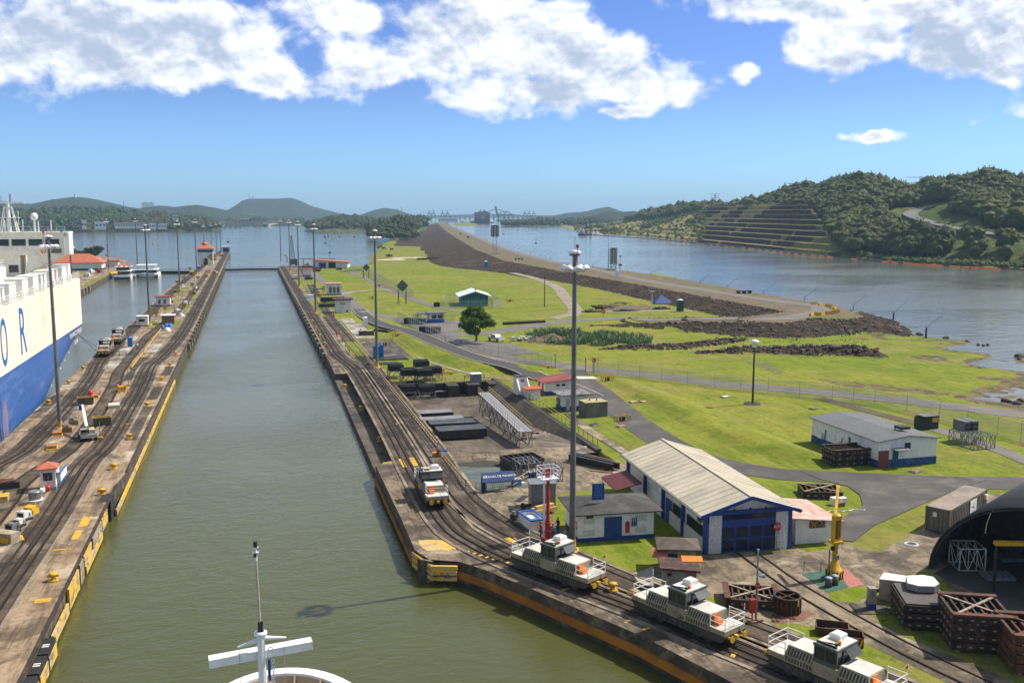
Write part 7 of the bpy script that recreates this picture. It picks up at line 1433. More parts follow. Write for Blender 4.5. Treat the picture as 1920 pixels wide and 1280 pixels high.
t=thing('utility_pole','bare dark utility pole on the grass left of the dirt track','pole',(*G(1021,575),2.2));b=MB();b.cyl((0,0,0),(0,0,11),.2,.13,8);b.build('pole',DARK,t);b=MB();b.bar((-.5,0,10.6),(.5,0,10.6),.14);b.build('crossarm',DARK,t)
t=thing('t_lamp','white T shaped lamp post beside the blue tarpaulin tent','lamp post',(*G(1222,587),2.2));b=MB();b.cyl((0,0,0),(0,0,7.5),.12,.09,8);b.build('pole',LAMPW,t);b=MB();b.box(0,0,7.4,2.2,.3,.2);b.build('lamp_arm',LAMPW,t)
t=thing('tarpaulin_tent','dark blue peaked tarpaulin at the foot of the dam slope','tent',(*G(1242,569),2.4));b=MB();b.add([(-4,-2.2,0),(3.8,-2.4,0),(4,2.3,0),(-4,2.4,0),(-.5,0,3.2)],[(0,1,4),(1,2,4),(2,3,4),(3,0,4)]);b.build('sheet',BLUE,t)
toilet(1275,583,'dark green portable toilet with white roof near the dam foot',mat('toilet_green',(.01,.09,.06),None,1,.5),2.3,LAMPW,1.7)
toilet(1158,520,'white portable cabin with blue door beside the number tower on the dam crest',LAMPW,5.5,LAMPW,1.5)
for px,py,lab in [(911,502,'blue and white cabin on the dam crest nearest to the lattice tower'),(878,447,'blue and white cabin farther along the dam crest'),(863,440,'blue and white cabin farthest along the dam crest')]:toilet(px,py,lab,mat('toilet_blue',(0,0,0)),5.5,LAMPW,1.6)
# blue cabins by the mast, pits and slabs
toilet(706,672,'royal blue cabin at the lamp mast foot beside the pit slab',mat('toilet_blue',(0,0,0)),2.25,mat('toilet_blue',(0,0,0)),1.3);toilet(713,670,'blue cabin with pale side right of the royal blue one',mat('toilet_blue',(0,0,0)),2.25,BLUE,1.3)
box_thing('pit_cover','dark rectangular pit edged with concrete beside the blue cabins','pit',735,672,0,[('kerb',M_LEDGE,[(0,0,0,7.0,5.0,.25)]),('cover',DARK,[(0,.4,.25,6.4,4.0,.05)])],z=2.25)
box_thing('pit_cover','second dark pit of the same slab, nearer to the rail','pit',718,682,0,[('kerb',M_LEDGE,[(0,0,0,7.0,2.6,.2)]),('cover',DARK,[(0,.2,.2,6.4,1.8,.05)])],z=2.25)
# things on the pale slabs
box_thing('concrete_block','brown concrete block on the pale slab below the blue door cabin','concrete block',687,628,0,[('block',M_LEDGE,[(0,0,0,4,2.4,1.2)]),('top',M_PALE,[(0,0,1.2,3.4,2.0,.1)])])
t=box_thing('round_pipes','row of dark pipes lying behind the mast right of the pale slab','pipes',716,622,-.9,[('pipe',RUSTD,[(0,k*.8,0,6,.6,.6) for k in range(2)]),('band',SANDR,[(2.8,.4,0,.3,1.6,.65),(-2.8,.4,0,.3,1.6,.65)])])
for px,py,lab in [(677,627,'red hydrant on the pale slab right of the tracks'),(632,632,'red hydrant between the two tracks on a pale base'),(562,548,'red hydrant on the grass strip farther along the side quay'),(626,595,'red hydrant left of the maroon roofed hut')]:
 t=thing('hydrant',lab,'hydrant',(*G(px,py),2.25));b=MB();b.cyl((0,0,0),(0,0,1.4),.2,.17,10);b.lathe([(.25,1.4),(.2,1.6),(0,1.7)],0,0,10);b.build('barrel',RED,t);b=MB();b.cyl((-.3,0,1),(.3,0,1),.08,.08,8);b.build('outlet',RED,t)
def fl(b,h):b.box(0,0,h-.3,.9,.5,.3)
fl.m=LAMPW
o=thin_pole(637,632,600,'grey post with small white lamp between the two right tracks',GALV,2.2,fl,ORANGE)
house('maroon_hut','white hut with maroon flat roof and yellow sign right of the tracks','hut',(*G(643,585),2.2),0,5.0,4.6,4.4,WALLW,'flat',MAROON,over=.8,wins=[('s',-.3,2.8,2.2,.5,YEL),('s',1.2,.2,.5,.8,DARK)],thick=.35)
house('glazed_hut','white glazed hut with striped red roof left of the round cornered lawn','hut',(*G(626,552),2.2),0,5.6,5,4.6,WALLW,'flat',mat('striped_red_roof',(.55,.10,.09),(.55,.35,.3),2,.6,stretch=(2,.2,1)),over=.5,band=(.5,BLUE),wins=[('s',-1.6,.9,1.2,2.4,GREYROOF),('s',0,.9,1.2,2.4,GREYROOF),('s',1.6,.9,1.2,2.4,GREYROOF)])
box_thing('black_trestle','long black caisson on blocks behind the maroon roofed hut','caisson',624,568,0,[('body',RUBBER,[(0,0,.6,9.2,3,1.6)]),('roller',GREYROOF,[(-4+k*1.1,-1,2.2,.5,.5,.3) for k in range(8)]),('bearer',WOOD,[(-3,0,0,.5,3,.6),(3,0,0,.5,3,.6)])])
box_thing('black_trestle','second black caisson lying lower in front of the long one','caisson',620,576,0,[('body',DARK,[(0,0,.3,8.6,2,1.0)]),('bearer',RUST,[(-3,0,0,.5,2,.3),(3,0,0,.5,2,.3)])])
box_thing('steel_table','black steel frame table left of the glazed hut','frame',598,548,.2,[('top',DARK,[(0,0,1.4,4.6,3,.25)]),('leg',DARK,[(-2,-1.2,0,.2,.2,1.4),(2,-1.2,0,.2,.2,1.4),(-2,1.2,0,.2,.2,1.4),(2,1.2,0,.2,.2,1.4)])])
house('striped_cabin','small white cabin with orange roof and blue base behind the third mast','cabin',(*G(576,518),2.2),0,4,4,4.0,WALLW,'flat',TILE,over=.9,band=(.8,BLUE))
box_thing('deck_machine','white machine with red caps on the dark slab beside the tracks','machine',582,563,0,[('housing',LAMPW,[(0,0,0,2.4,2,2.2)]),('base',WHITE,[(0,0,0,3.2,2.6,.3)]),('cap',ORANGE,[(1.6,-.6,0,.8,.8,.6)])])
box_thing('deck_machine','white covered machine on the grass strip by the third mast','machine',554,523,0,[('housing',LAMPW,[(0,0,.4,1.6,1.6,1.6)]),('base',DARK,[(0,0,0,3,2,.4)])])
box_thing('deck_machine','dark winch below the small orange roofed cabin','machine',579,524,0,[('housing',DARK,[(0,0,.2,4,2,.9)]),('drum',GREYROOF,[(-.5,0,1.1,2,1.4,.6)])])
# crawler crane at the far corner
t=thing('crawler_crane','grey crane with black lattice boom and yellow tip near the lock gate','crane',(*G(550,498),2.2),0);b=MB();b.box(0,0,.9,5.0,6,3.6);b.box(-1.4,-2.6,1.4,1.6,1.6,2.6);b.build('body',mat('crane_dull',(.13,.14,.12),(.09,.10,.085),1,.6),t)
for x in (-1.9,1.9):b=MB();b.box(x,0,0,1.0,6.4,1.0);b.build('crawler',DARK,t)
b=MB();z0,z1=3.5,17.0
for k in range(9):
 a0,a1=k/9,(k+1)/9;w0,w1=1.3*(1-a0)+.5*a0,1.3*(1-a1)+.5*a1;za,zb=z0+(z1-z0)*a0,z0+(z1-z0)*a1
 for s in (-1,1):b.bar((s*w0-a0*.6,2+a0*2,za),(s*w1-a1*.6,2+a1*2,zb),.25);b.bar((s*w0-a0*.6,2+a0*2,za),(-s*w1-a1*.6,2+a1*2,zb),.2)
b.build('lattice_boom',DARK,t);b=MB();b.box(-.6,4,17,1.1,1.0,2.4);b.build('boom_tip',YEL,t)
t=box_thing('small_derrick','white and brown derrick left of the crawler crane','derrick',538,492,0,[('column',WHITE,[(0,0,0,1.2,1.2,4.4)]),('jib',RUST,[(-.6,0,4.2,2.2,.6,.6,0,0,0,.6)])])
# lakeside building and canopy
house('lakeside_workshop','white workshop with sloping orange roof, blue door and dark opening at the lake','workshop',(*G(622,502),2.2),-.25,21,9,4.2,WALLW,'mono',TILE,over=1.0,slope=-.07,thick=.4,doors=[('s',-5.0,4.4,3.4,BLUE),('s',1.0,4.5,3.6,RUBBER)])
house('lakeside_cabin','small orange roofed cabin at the right end of the lakeside workshop','cabin',(*G(646,501),2.2),-.25,6,6,3.2,WALLW,'flat',TILE,over=.8,doors=[('s',-.4,3,2.2,BLUE)])
t=thing('canopy','wide grey flat canopy over white cabinets left of the lakeside workshop','canopy',(*G(596,500),2.2),0);b=MB();b.box(0,0,5.0,22,9,.35,0,0,0,.02);b.build('roof',GREYROOF,t);b=MB()
for x in (-9,0,9):b.box(x,0,0,.4,.4,5)
b.build('post',GALV,t);b=MB();b.box(5.4,0,0,6,5,3.4);b.box(-1,1,0,4,4,4);b.build('cabinet',LAMPW,t)
for i,(px,py,w2,m,lab) in enumerate([(576,503,6,DARK,'dark machines before the canopy, left end'),(590,505,8,RUBBER,'long black pallet before the lakeside canopy'),(575,498,3,ORANGE,'orange and white machine by the lakeside canopy'),(594,509,4,RUST,'rusty beams on the ground before the lakeside workshop'),(636,506,3,RUST,'rusty skip at the right of the lakeside workshop door')]):
 box_thing('stored_gear',lab,'stores',px,py,.1,[('stack',m,[(0,0,0,w2,3,1.2)]),('top',GALV,[(w2*.2,0,1.2,w2*.4,2,.5)])])
t=thing('jetty','sloping concrete boat ramp beside the lakeside cabin','ramp',(*G(655,508),1.6),-.6);b=MB();b.box(0,0,0,3,26,.5,0,0,.03);b.build('ramp',M_LEDGE,t);b=MB();b.box(1.6,0,.3,.3,26,.7);b.build('kerb',DARK,t)
# guard cabin, teal building, tree-side parking
t=house('guard_cabin','white and blue glazed guard cabin with grey roof and blue awning','guard cabin',(*G(817,604),2.2),0,4.6,4,3.0,WALLW,'flat',GREYROOF,over=.7,band=(1.2,mat('mid_blue',(0,0,0))),wins=[('s',-.8,1.4,1.4,1.1,GLASS),('s',1.0,1.4,1.4,1.1,GLASS)]);b=MB();b.box(-4.2,0,2.7,3.0,3,.15,0,0,0,.1);b.build('awning',BLUE,t);b=MB();b.bar((-5.4,-1.3,0),(-5.4,-1.3,2.7),.1);b.bar((-5.4,1.3,0),(-5.4,1.3,2.7),.1);b.build('awning_post',GALV,t)
t=house('teal_building','teal building with white pitched roof inside its own fence','building',(79.8,350,2.2),-.12,9.6,13,3.8,TEAL,'gable',LAMPW,over=1.4,rise=1.5,rdir='y',thick=.25,doors=[('s',0,3.2,2.8,mat('teal_door',(.03,.19,.17)))],wins=[('s',-3,.8,1.8,1.8,mat('teal_door',(.03,.19,.17))),('s',3.2,.8,1.8,1.8,mat('teal_door',(.03,.19,.17)))]);b=MB();b.box(.6,-2,5.1,.5,.5,.8);b.build('roof_vent',RUST,t)
for px,py,w2,lab in [(778,607,3.4,'dark blue skip behind the chain link fence'),(806,624,3.0,'long rusty skip behind the chain link fence')]:
 t=thing('waste_skip',lab,'skip',(*G(px,py),2.2),-.75);b=MB();b.prism([(-w2,-1.1),(w2,-1.1),(w2,1.1),(-w2,1.1)],.2,1.7);b.build('tub',NAVY if 'blue' in lab else RUSTD,t);b=MB();b.box(0,-1.15,1.55,2*w2,.15,.2);b.box(0,1.15,1.55,2*w2,.15,.2);b.build('rim',DARK,t)
box_thing('water_tank','small black tank beside the inner road before the teal building','tank',819,575,0,[('tank',RUBBER,[(0,0,0,2.0,1.8,1.5)]),('lid',DARK,[(0,0,1.5,1.2,1.0,.25)])])
t=thing('log_pipe','long black pipe lying beside the access road','pipe',(*G(983,607),2.3),.12);b=MB();b.cyl((-7,0,.4),(7,.3,.4),.45,.45,12);b.build('tube',RUSTD,t);b=MB();b.cyl((6.9,.3,.4),(7.1,.3,.4),.5,.5,12);b.build('flange',DARK,t)
for px,py,w2,lab in [(1108,585,9,'black sheeting spread at the end of the gravel lane'),(1326,580,6,'black sheeting lump at the dam foot right of the green toilet'),(1240,579,8,'black debris row left of the green toilet'),(1175,583,12,'thin black mat laid along the gravel lane')]:
 t=thing('sheeting',lab,'sheeting',(*G(px,py),2.25),.05);b=MB();r_=random.Random(px);n=12
 b.prism([(w2/2*math.cos(2*math.pi*k/n)*(r_.uniform(.8,1)),2.2*math.sin(2*math.pi*k/n)*r_.uniform(.7,1)) for k in range(n)],0,.25);b.build('sheet',RUBBER,t);b=MB()
 for k in range(6):b.box(r_.uniform(-w2*.35,w2*.35),r_.uniform(-1,1),.25,1.1,.8,r_.uniform(.15,.45),r_.uniform(0,3))
 b.build('lump',DARK,t)
box_thing('road_sign','small orange road sign beside the access road','sign',1131,594,0,[('plate',ORANGE,[(0,0,1.1,1.4,.1,1.4)]),('post',GALV,[(0,.1,0,.12,.12,1.2)])])
box_thing('road_sign','round red stop sign at the fence gate','sign',1114,700,0,[('plate',RED,[(0,0,2.4,.8,.08,.8)]),('post',GALV,[(0,.1,0,.1,.1,2.6)]),('frame',GALV,[(.9,0,0,.06,.06,3.4),(.1,0,3.3,1.6,.06,.06)])])
# diamond range boards
def diamond(px,py,lab,s,hgt):
 t=thing('diamond_board',lab,'sign board',(*G(px,py),2.0));b=MB();b.add([(0,-.1,hgt),(s,-.1,hgt+s),(0,-.1,hgt+2*s),(-s,-.1,hgt+s),(0,.1,hgt),(s,.1,hgt+s),(0,.1,hgt+2*s),(-s,.1,hgt+s)],[(0,1,2,3),(7,6,5,4),(0,4,5,1),(1,5,6,2),(2,6,7,3),(3,7,4,0)]);b.build('board',mat('board_grey',(.11,.12,.12),(.085,.095,.095),.6,.7),t)
 b=MB()
 for k in range(16):a,c=2*math.pi*k/16,2*math.pi*(k+1)/16;b.bar((.95*math.cos(a)*s/3,-.14,hgt+s+.95*math.sin(a)*s/3),(.95*math.cos(c)*s/3,-.14,hgt+s+.95*math.sin(c)*s/3),.3,.05)
 b.build('ring_mark',mat('ring_grey',(.18,.19,.18),None,1,.7),t);b=MB()
 for x in (-1.4,1.4):b.bar((x,.2,0),(x,.2,hgt+s),.2);b.bar((x,3,0),(x,.2,hgt+s*.6),.14)
 b.build('leg',DARK,t)
diamond(755,571,'grey diamond board on legs, the nearer and larger looking one',2.25,5.0);diamond(687,522,'grey diamond board beside the lake, the farther one',1.95,4.0)
# hills, far shores, forest
def zof(px,py,r):
 d=ray(px,py);return H+d[2]*r/math.hypot(d[0],d[1])
def azr(px):d=ray(px,400);return math.atan2(d[0],d[1])
def m_hill(name,a,b,c,sc=1.0,terr=False):
 m=bpy.data.materials.new(name);m.use_nodes=True;t=NT(m.node_tree);P=t.n['Principled BSDF']
 g_=t.node('ShaderNodeNewGeometry');v=g_.outputs['Position']
 k=t.mix(t.ramp(t.noise(v,.012*sc,6,.65,.5),.4,.6),a,b)
 k=t.mix(t.math('MULTIPLY',t.ramp(t.noise(v,.09*sc,5,.7),.42,.66),.7),k,c)
 if terr:
  z=t.node('ShaderNodeAttribute',attribute_name='zone');sp=t.node('ShaderNodeSeparateColor');t.l.new(z.outputs['Color'],sp.inputs[0])
  nz=t.node('ShaderNodeSeparateXYZ');t.l.new(g_.outputs['Normal'],nz.inputs[0])
  rk=t.mix(t.ramp(t.noise(v,.25,5,.7),.4,.65),(.045,.034,.026),(.095,.068,.048))
  k=t.mix(sp.outputs[1],k,t.mix(t.ramp(t.noise(v,.04,6,.7),.4,.6),(.24,.23,.07),(.32,.24,.11)));k=t.mix(t.ramp(t.math('ADD',sp.outputs[0],t.math('MULTIPLY',t.math('SUBTRACT',t.noise(v,.15,4),.5),.6)),.35,.6),k,rk)
 t.l.new(k,P.inputs['Base Color']);P.inputs['Roughness'].default_value=1;P.inputs['Specular IOR Level'].default_value=.05
 bp=t.node('ShaderNodeBump');bp.inputs['Strength'].default_value=1;bp.inputs['Distance'].default_value=4.0
 t.l.new(t.noise(v,.12*sc,6,.7),bp.inputs['Height']);t.l.new(bp.outputs[0],P.inputs['Normal']);return m
M_HILL=m_hill('hill_ground',(.085,.115,.035),(.13,.15,.05),(.05,.07,.022),1,True)
M_FARHILL=m_hill('far_hill_woods',(.028,.042,.020),(.040,.056,.026),(.016,.026,.014),.7)
SH=[(1030,419),(1050,424),(1080,435),(1100,438),(1200,444),(1300,453),(1400,463),(1500,474),(1600,483),(1700,492),(1800,498),(1920,504),(2100,512),(2400,520)]
RG=[(1030,419),(1060,417),(1100,413),(1140,410),(1170,406),(1200,398),(1240,391),(1290,384),(1320,380),(1370,385),(1400,378),(1440,368),(1500,351),(1540,346),(1560,337),(1600,331),(1630,332),(1650,339),(1690,351),(1720,356),(1750,351),(1790,342),(1820,331),(1840,326),(1870,334),(1920,343),(2100,345),(2400,360)]
sh_a=[azr(p[0]) for p in SH];sh_r=[math.hypot(*G(p[0],p[1],2)) for p in SH]
rg_a=[azr(p[0]) for p in RG];RIDGE_K=1.55
rg_r=[np.interp(a,sh_a,sh_r)*RIDGE_K for a in rg_a];rg_z=[zof(p[0],p[1],r)-9 for p,r in zip(RG,rg_r)]
T0,T1_=azr(1300),azr(1600)
def hill_h(X,Y):
 A=np.arctan2(X,Y);R=np.hypot(X,Y);rs=np.interp(A,sh_a,sh_r);rr=rs*RIDGE_K
 t=(R-rs)/(rr-rs);hz=np.interp(A,rg_a,rg_z)
 s=np.clip(t,0,1);prof=.55*s**.75+.45*s*s*(3-2*s)
 back=np.clip(1-(t-1)*.6,-.2,1)
 wn=np.clip(s*4,0,1)*np.clip((1-s)*3,.0,1)
 h=2.3+np.maximum(hz-2.3,1.5)*np.where(t<1,prof,back)+wn*(11*vnoise(X,Y,.006,31,4)+3*vnoise(X,Y,.03,33,3))*np.clip((hz-5)/50,0,1)
 h=np.where(A>azr(1640),2.4+(h-2.4)*np.clip((t-.02)/.12,0,1)**1.2,h)
 mask=np.clip((A-T0)/.012,0,1)*np.clip((T1_-A-(.05*np.clip(h/55,0,1)))/.012,0,1)*np.clip((60-h)/6,0,1)*np.clip((A-T0-(h-30)*.0022)/.01,0,1)
 mask2=np.clip((azr(1500)-A)/.03,0,1)*np.clip((A-azr(1090))/.02,0,1)*np.clip((18-h)/6,0,1)*.6
 mask=mask*np.clip((.56-t)/.05,0,1);ht=2.5+np.clip(t/.5,0,1.05)*46;h=np.where(mask>0,h*(1-mask)+ht*mask,h)
 st=5.0;q=h/st;fr=q-np.floor(q);hq=(np.floor(q)+np.clip((fr-.72)/.28,0,1))*st;ris=np.clip((fr-.60+.25*vnoise(X,Y,.02,61,3))/.1,0,1)*np.clip(1.15-1.6*np.clip(vnoise(X,Y,.012,63,4)-.12,0,1)*3,0,1)
 mm=np.maximum(mask,mask2);h=h*(1-mm)+hq*mm;hill_h.ris=ris*np.maximum(mask,mask2*.8)*(t>0)
 h=np.where(t<0,2.2+t*260,h);return h,mask,mask2,t
naz2,nr2=620,260
az2=np.linspace(azr(1030),azr(2250),naz2);tt=np.concatenate([np.linspace(-.012,1.05,nr2-20),np.linspace(1.07,2.0,20)])
Ag,Tg=np.meshgrid(az2,tt);rsg=np.interp(Ag,sh_a,sh_r);Rg=rsg+Tg*(rsg*(RIDGE_K-1));Xh,Yh=Rg*np.sin(Ag),Rg*np.cos(Ag)
Hg,mk,mk2,tg=hill_h(Xh,Yh)
zn=np.zeros(Hg.shape+(3,));zn[...,0]=hill_h.ris
grassy=np.clip((azr(1480)-Ag)/.05,0,1)*np.clip((.72-tg)/.1,0,1);low=(Ag>azr(1610))*np.clip((.075-tg)/.02,0,1)
zn[...,1]=np.clip(np.maximum(grassy*.9,low)+mk*.55,0,1)*(1-zn[...,0]*0)
o=grid_mesh('hill',Xh,Yh,Hg,M_HILL,zn);tag(o,kind='structure')
def hill_z(x,y):return float(hill_h(np.array([[float(x)]]),np.array([[float(y)]]))[0][0,0])
def hit(px,py,r0=700,r1=4200,step=3):
 d=ray(px,py);L=math.hypot(d[0],d[1]);rr=np.arange(r0,r1,step,dtype=float);x=d[0]/L*rr;y=d[1]/L*rr;z=H+d[2]/L*rr
 h=hill_h(x[None],y[None])[0][0];k=np.argmax(h>=z);return (x[k],y[k],float(h[k])) if (h>=z).any() else (x[-1],y[-1],2.0)
def ridge(name,sil,rf,rr,m,base=2.0,rough=.012,amp=None,nn=200,kind='structure',seed=0):
 a=np.linspace(azr(sil[0][0]),azr(sil[-1][0]),nn);t=np.linspace(0,1.8,46);A,T=np.meshgrid(a,t)
 zt=np.interp(a,[azr(p[0]) for p in sil],[zof(p[0],p[1],rr) for p in sil]);R=rf+T*(rr-rf);X,Y=R*np.sin(A),R*np.cos(A)
 s=np.clip(T,0,1);p=s*s*(3-2*s)*.6+s*.4;back=1-np.clip(T-1,0,1)*.5
 Z=base+(zt[None]-base)*np.where(T<1,p,back);amp=amp if amp is not None else .10*(rr/60)
 Z=Z+np.clip(s*3,0,1)*(1-s*.65)*amp*vnoise(X,Y,rough,41+seed,4)
 Z=np.where(T<=0.0,-2,Z);Z[:,0]=-3;Z[:,-1]=-3
 o=grid_mesh(name,X,Y,Z,m);tag(o,kind=kind);return o
ridge('hill',[(-140,384),(-60,378),(0,376),(30,381),(60,383),(100,374),(140,369),(165,371),(210,380),(240,387),(262,390),(300,385),(330,388),(370,384),(400,389),(430,395),(470,404)],3300,4200,M_FARHILL,seed=1)
ridge('hill',[(395,408),(420,397),(440,386),(456,376),(470,373),(500,372.5),(548,371),(565,377),(585,386),(610,394),(640,400),(670,405)],4700,5600,M_FARHILL,seed=2)
ridge('hill',[(655,408),(680,401),(700,394),(722,390),(745,392),(768,402),(800,408)],4300,5000,M_FARHILL,seed=3)
ridge('hill',[(1000,411),(1030,406),(1062,399),(1085,398),(1100,396),(1120,391),(1140,388),(1158,394),(1180,402),(1220,409)],4300,5200,M_FARHILL,seed=4)
ridge('hill',[(1095,408),(1115,402),(1140,396),(1165,398),(1190,396),(1215,404),(1240,410)],3000,3500,M_FARHILL,seed=5)
ridge('hill',[(-300,404),(0,403),(300,403),(700,403),(1100,404),(1700,403),(2300,402)],7500,9000,M_FARHILL,amp=10,seed=6,nn=500)
ridge('far_shore',[(-200,422),(0,420),(200,419),(400,416),(520,414),(600,412),(700,411),(760,411)],2850,3300,M_FARHILL,amp=2,nn=300)
ridge('far_shore',[(930,411.5),(1000,410),(1060,410),(1120,411)],4100,4600,M_FARHILL,amp=3)
ridge('headland',[(850,419),(858,417.5),(872,417),(888,418.5),(897,421)],2750,2800,M_GROUND,base=2.4,amp=.5,nn=60)
ridge('shore_ground',[(-140,402),(60,402),(240,405),(330,408),(400,415),(412,424)],2150,2480,M_HILL,base=1.0,amp=4,nn=160)
ridge('shore_ground',[(585,424),(600,416),(640,410),(690,412),(740,409),(800,408)],1980,2300,M_HILL,base=1.0,amp=4,nn=120)
ridge('shore_ground',[(940,418),(990,413),(1030,412),(1060,414)],2650,2900,M_HILL,base=2.0,amp=2,nn=80)
# trees
def m_leaf(name,a,b,c,sc=1.0):
 m=bpy.data.materials.new(name);m.use_nodes=True;t=NT(m.node_tree);P=t.n['Principled BSDF']
 v=t.node('ShaderNodeNewGeometry').outputs['Position'];oi=t.node('ShaderNodeObjectInfo')
 k=t.mix(t.ramp(t.noise(v,.055*sc,4,.6),.38,.62),a,b)
 k=t.mix(t.math('MULTIPLY',t.ramp(t.noise(v,.5*sc,4,.7),.4,.65),.6),k,c)
 k=t.mix(t.math('MULTIPLY',oi.outputs['Random'],.5),k,t.mix(t.noise(v,.02,2),b,c))
 t.l.new(k,P.inputs['Base Color']);P.inputs['Roughness'].default_value=.8;P.inputs['Specular IOR Level'].default_value=.15
 bp=t.node('ShaderNodeBump');bp.inputs['Strength'].default_value=.9;bp.inputs['Distance'].default_value=1.0/sc
 t.l.new(t.noise(v,.7*sc,5,.7),bp.inputs['Height']);t.l.new(bp.outputs[0],P.inputs['Normal']);return m
M_LEAF=m_leaf('forest_leaves',(.062,.082,.018),(.115,.130,.030),(.030,.042,.011))
M_LEAFN=m_leaf('near_tree_leaves',(.065,.125,.015),(.10,.17,.024),(.03,.065,.01),3)
BARK=mat('bark',(.10,.075,.05),(.06,.045,.03),2,.9)
def ico(sub):
 bm_=bmesh.new();bmesh.ops.create_icosphere(bm_,subdivisions=sub,radius=1);v=np.array([q.co[:] for q in bm_.verts]);f=np.array([[w_.index for w_ in p.verts] for p in bm_.faces]);bm_.free();return v,f
IC={k:ico(k) for k in (1,2,3)}
def n3(p,sc,seed):
 return (vnoise(p[:,0]+p[:,2]*.7,p[:,1]-p[:,2]*.6,sc,seed,3)+vnoise(p[:,2]+p[:,1]*.4,p[:,0]-p[:,1]*.5,sc,seed+3,3))*.5
def blob(sub,seed,amp=.30,sc=1.6):
 v,f=IC[sub];r=1+amp*n3(v,sc,seed)*2;p=v*r[:,None];p[:,2]=np.where(p[:,2]<-.45,-.45+(p[:,2]+.45)*.2,p[:,2]);return p,f
def np_mesh(name,vs,fs,m,smooth=False):
 me=bpy.data.meshes.new(name);me.vertices.add(len(vs));me.vertices.foreach_set('co',np.ascontiguousarray(vs,dtype=np.float32).ravel());n=fs.shape[1]
 me.loops.add(fs.size);me.loops.foreach_set('vertex_index',fs.ravel().astype(np.int32));me.polygons.add(len(fs))
 me.polygons.foreach_set('loop_start',np.arange(0,fs.size,n,dtype=np.int32));me.polygons.foreach_set('loop_total',np.full(len(fs),n,np.int32))
 me.polygons.foreach_set('use_smooth',np.full(len(fs),smooth));me.materials.append(m);me.update(calc_edges=True);return me
def crown_mesh(seed,sub=2,k=6,leaves=260):
 r_=np.random.default_rng(seed);V=[];Fc=[];n=0
 for i in range(k):
  p,f=blob(sub,seed*7+i,.30,2.2);c=np.array([r_.uniform(-.55,.55),r_.uniform(-.55,.55),r_.uniform(-.25,.55)]) if i else np.zeros(3);s=r_.uniform(.38,.62) if i else .72
  V.append(p*s+c);Fc.append(f+n);n+=len(p)
 V=np.concatenate(V);Fc=np.concatenate(Fc)
 # loose leaf clumps roughening the outline
 i=r_.integers(0,len(V),leaves);c=V[i]*r_.uniform(1.0,1.16,(leaves,1));d=r_.normal(size=(leaves,3,3))*.075
 LV=(c[:,None]+d).reshape(-1,3);LF=np.arange(leaves*3).reshape(-1,3)+n
 return np.concatenate([V,LV]),np.concatenate([Fc,LF])
CR=[crown_mesh(s,2,6) for s in range(6)]
CRM=[np_mesh('crown',v,f,M_LEAF) for v,f in CR]
tb=MB();tb.cyl((0,0,-1),(0,0,.75),.09,.05,6,0,False);tb.cyl((0,0,.4),(.3,.1,.8),.04,.02,5,0,False);tb.cyl((0,0,.35),(-.25,.2,.8),.04,.02,5,0,False)
TRM=tb.build('trunk',BARK);trunk_me=TRM.data;bpy.data.objects.remove(TRM)
# candidate spots on the right hill
rr_=np.random.default_rng(3);C=[]
N=16000;a=rr_.uniform(azr(1035),azr(2020),N);t=rr_.uniform(.0,1.08,N)**.85;rs_=np.interp(a,sh_a,sh_r);R_=rs_*(1+t*(RIDGE_K-1));cx=R_*np.sin(a);cy=R_*np.cos(a)
ch,m1,m2,t_=[q[0] for q in hill_h(cx[None],cy[None])]
HWY=[(2040,462),(1980,452),(1920,446),(1860,440),(1800,431),(1760,424),(1728,417),(1712,410),(1706,403),(1716,396),(1735,391),(1756,388)]
hw3=[hit(*p) for p in HWY];hwx=np.array([[p[0],p[1]] for p in hw3])
def segd(x,y,P):
 d=np.full(x.shape,1e9)
 for (x0,y0),(x1,y1) in zip(P,P[1:]):
  dx,dy=x1-x0,y1-y0;u=np.clip(((x-x0)*dx+(y-y0)*dy)/(dx*dx+dy*dy+1e-9),0,1);d=np.minimum(d,np.hypot(x-x0-u*dx,y-y0-u*dy))
 return d
dh=segd(cx,cy,hwx)
cl=vnoise(cx,cy,.012,77,3);keep=(m1<.2)&(dh>16+8*(t_>0))
# nothing in front of the road on the sight side
for (x0,y0) in [tuple(p[:2]) for p in hw3]:
 ang=np.abs(np.arctan2(cx,cy)-math.atan2(x0,y0));keep&=~((ang<.012)&(np.hypot(cx,cy)<math.hypot(x0,y0))&(np.hypot(cx,cy)>math.hypot(x0,y0)-130))
left=a<azr(1500)+.04*rr_.normal(size=N)*.5;keep&=~(left&(t_<.70)&(cl<.30));keep&=~((a>azr(1610))&(t_<.07));keep&=~(left&(m2>.3)&(cl<.4))
keep&=ch>3
ix=np.nonzero(keep)[0];order=ix[np.argsort((R_/np.clip(1,1,2))[ix])]
def tsize(i):
 s=2.9+3.2*abs(vnoise(np.array([cx[i]]),np.array([cy[i]]),.03,5,2)[0])*2+rr_.uniform(0,1.8)+(rr_.random()<.12)*rr_.uniform(1,3);return s*(.55 if (left[i] and t_[i]<.7) else 1)
first=True;made=[]
for j,i in enumerate(order[:290]):
 s=tsize(i);root=bpy.data.objects.new('tree',None);COL.objects.link(root);root.location=(cx[i],cy[i],ch[i]);root.scale=(s,s,s*rr_.uniform(.85,1.2));root.rotation_euler=(0,0,rr_.uniform(0,6.28));root.empty_display_size=.1
 tag(root,'broad green tree on the near slope of the hill across the canal','tree','trees on the near slope of the right hill')
 c=bpy.data.objects.new('crown',CRM[j%6]);COL.objects.link(c);c.parent=root;c.location=(0,0,1.0)
 c=bpy.data.objects.new('trunk',trunk_me);COL.objects.link(c);c.parent=root
M_LEAFD=m_leaf('far_forest_leaves',(.040,.060,.018),(.070,.090,.026),(.022,.034,.011))
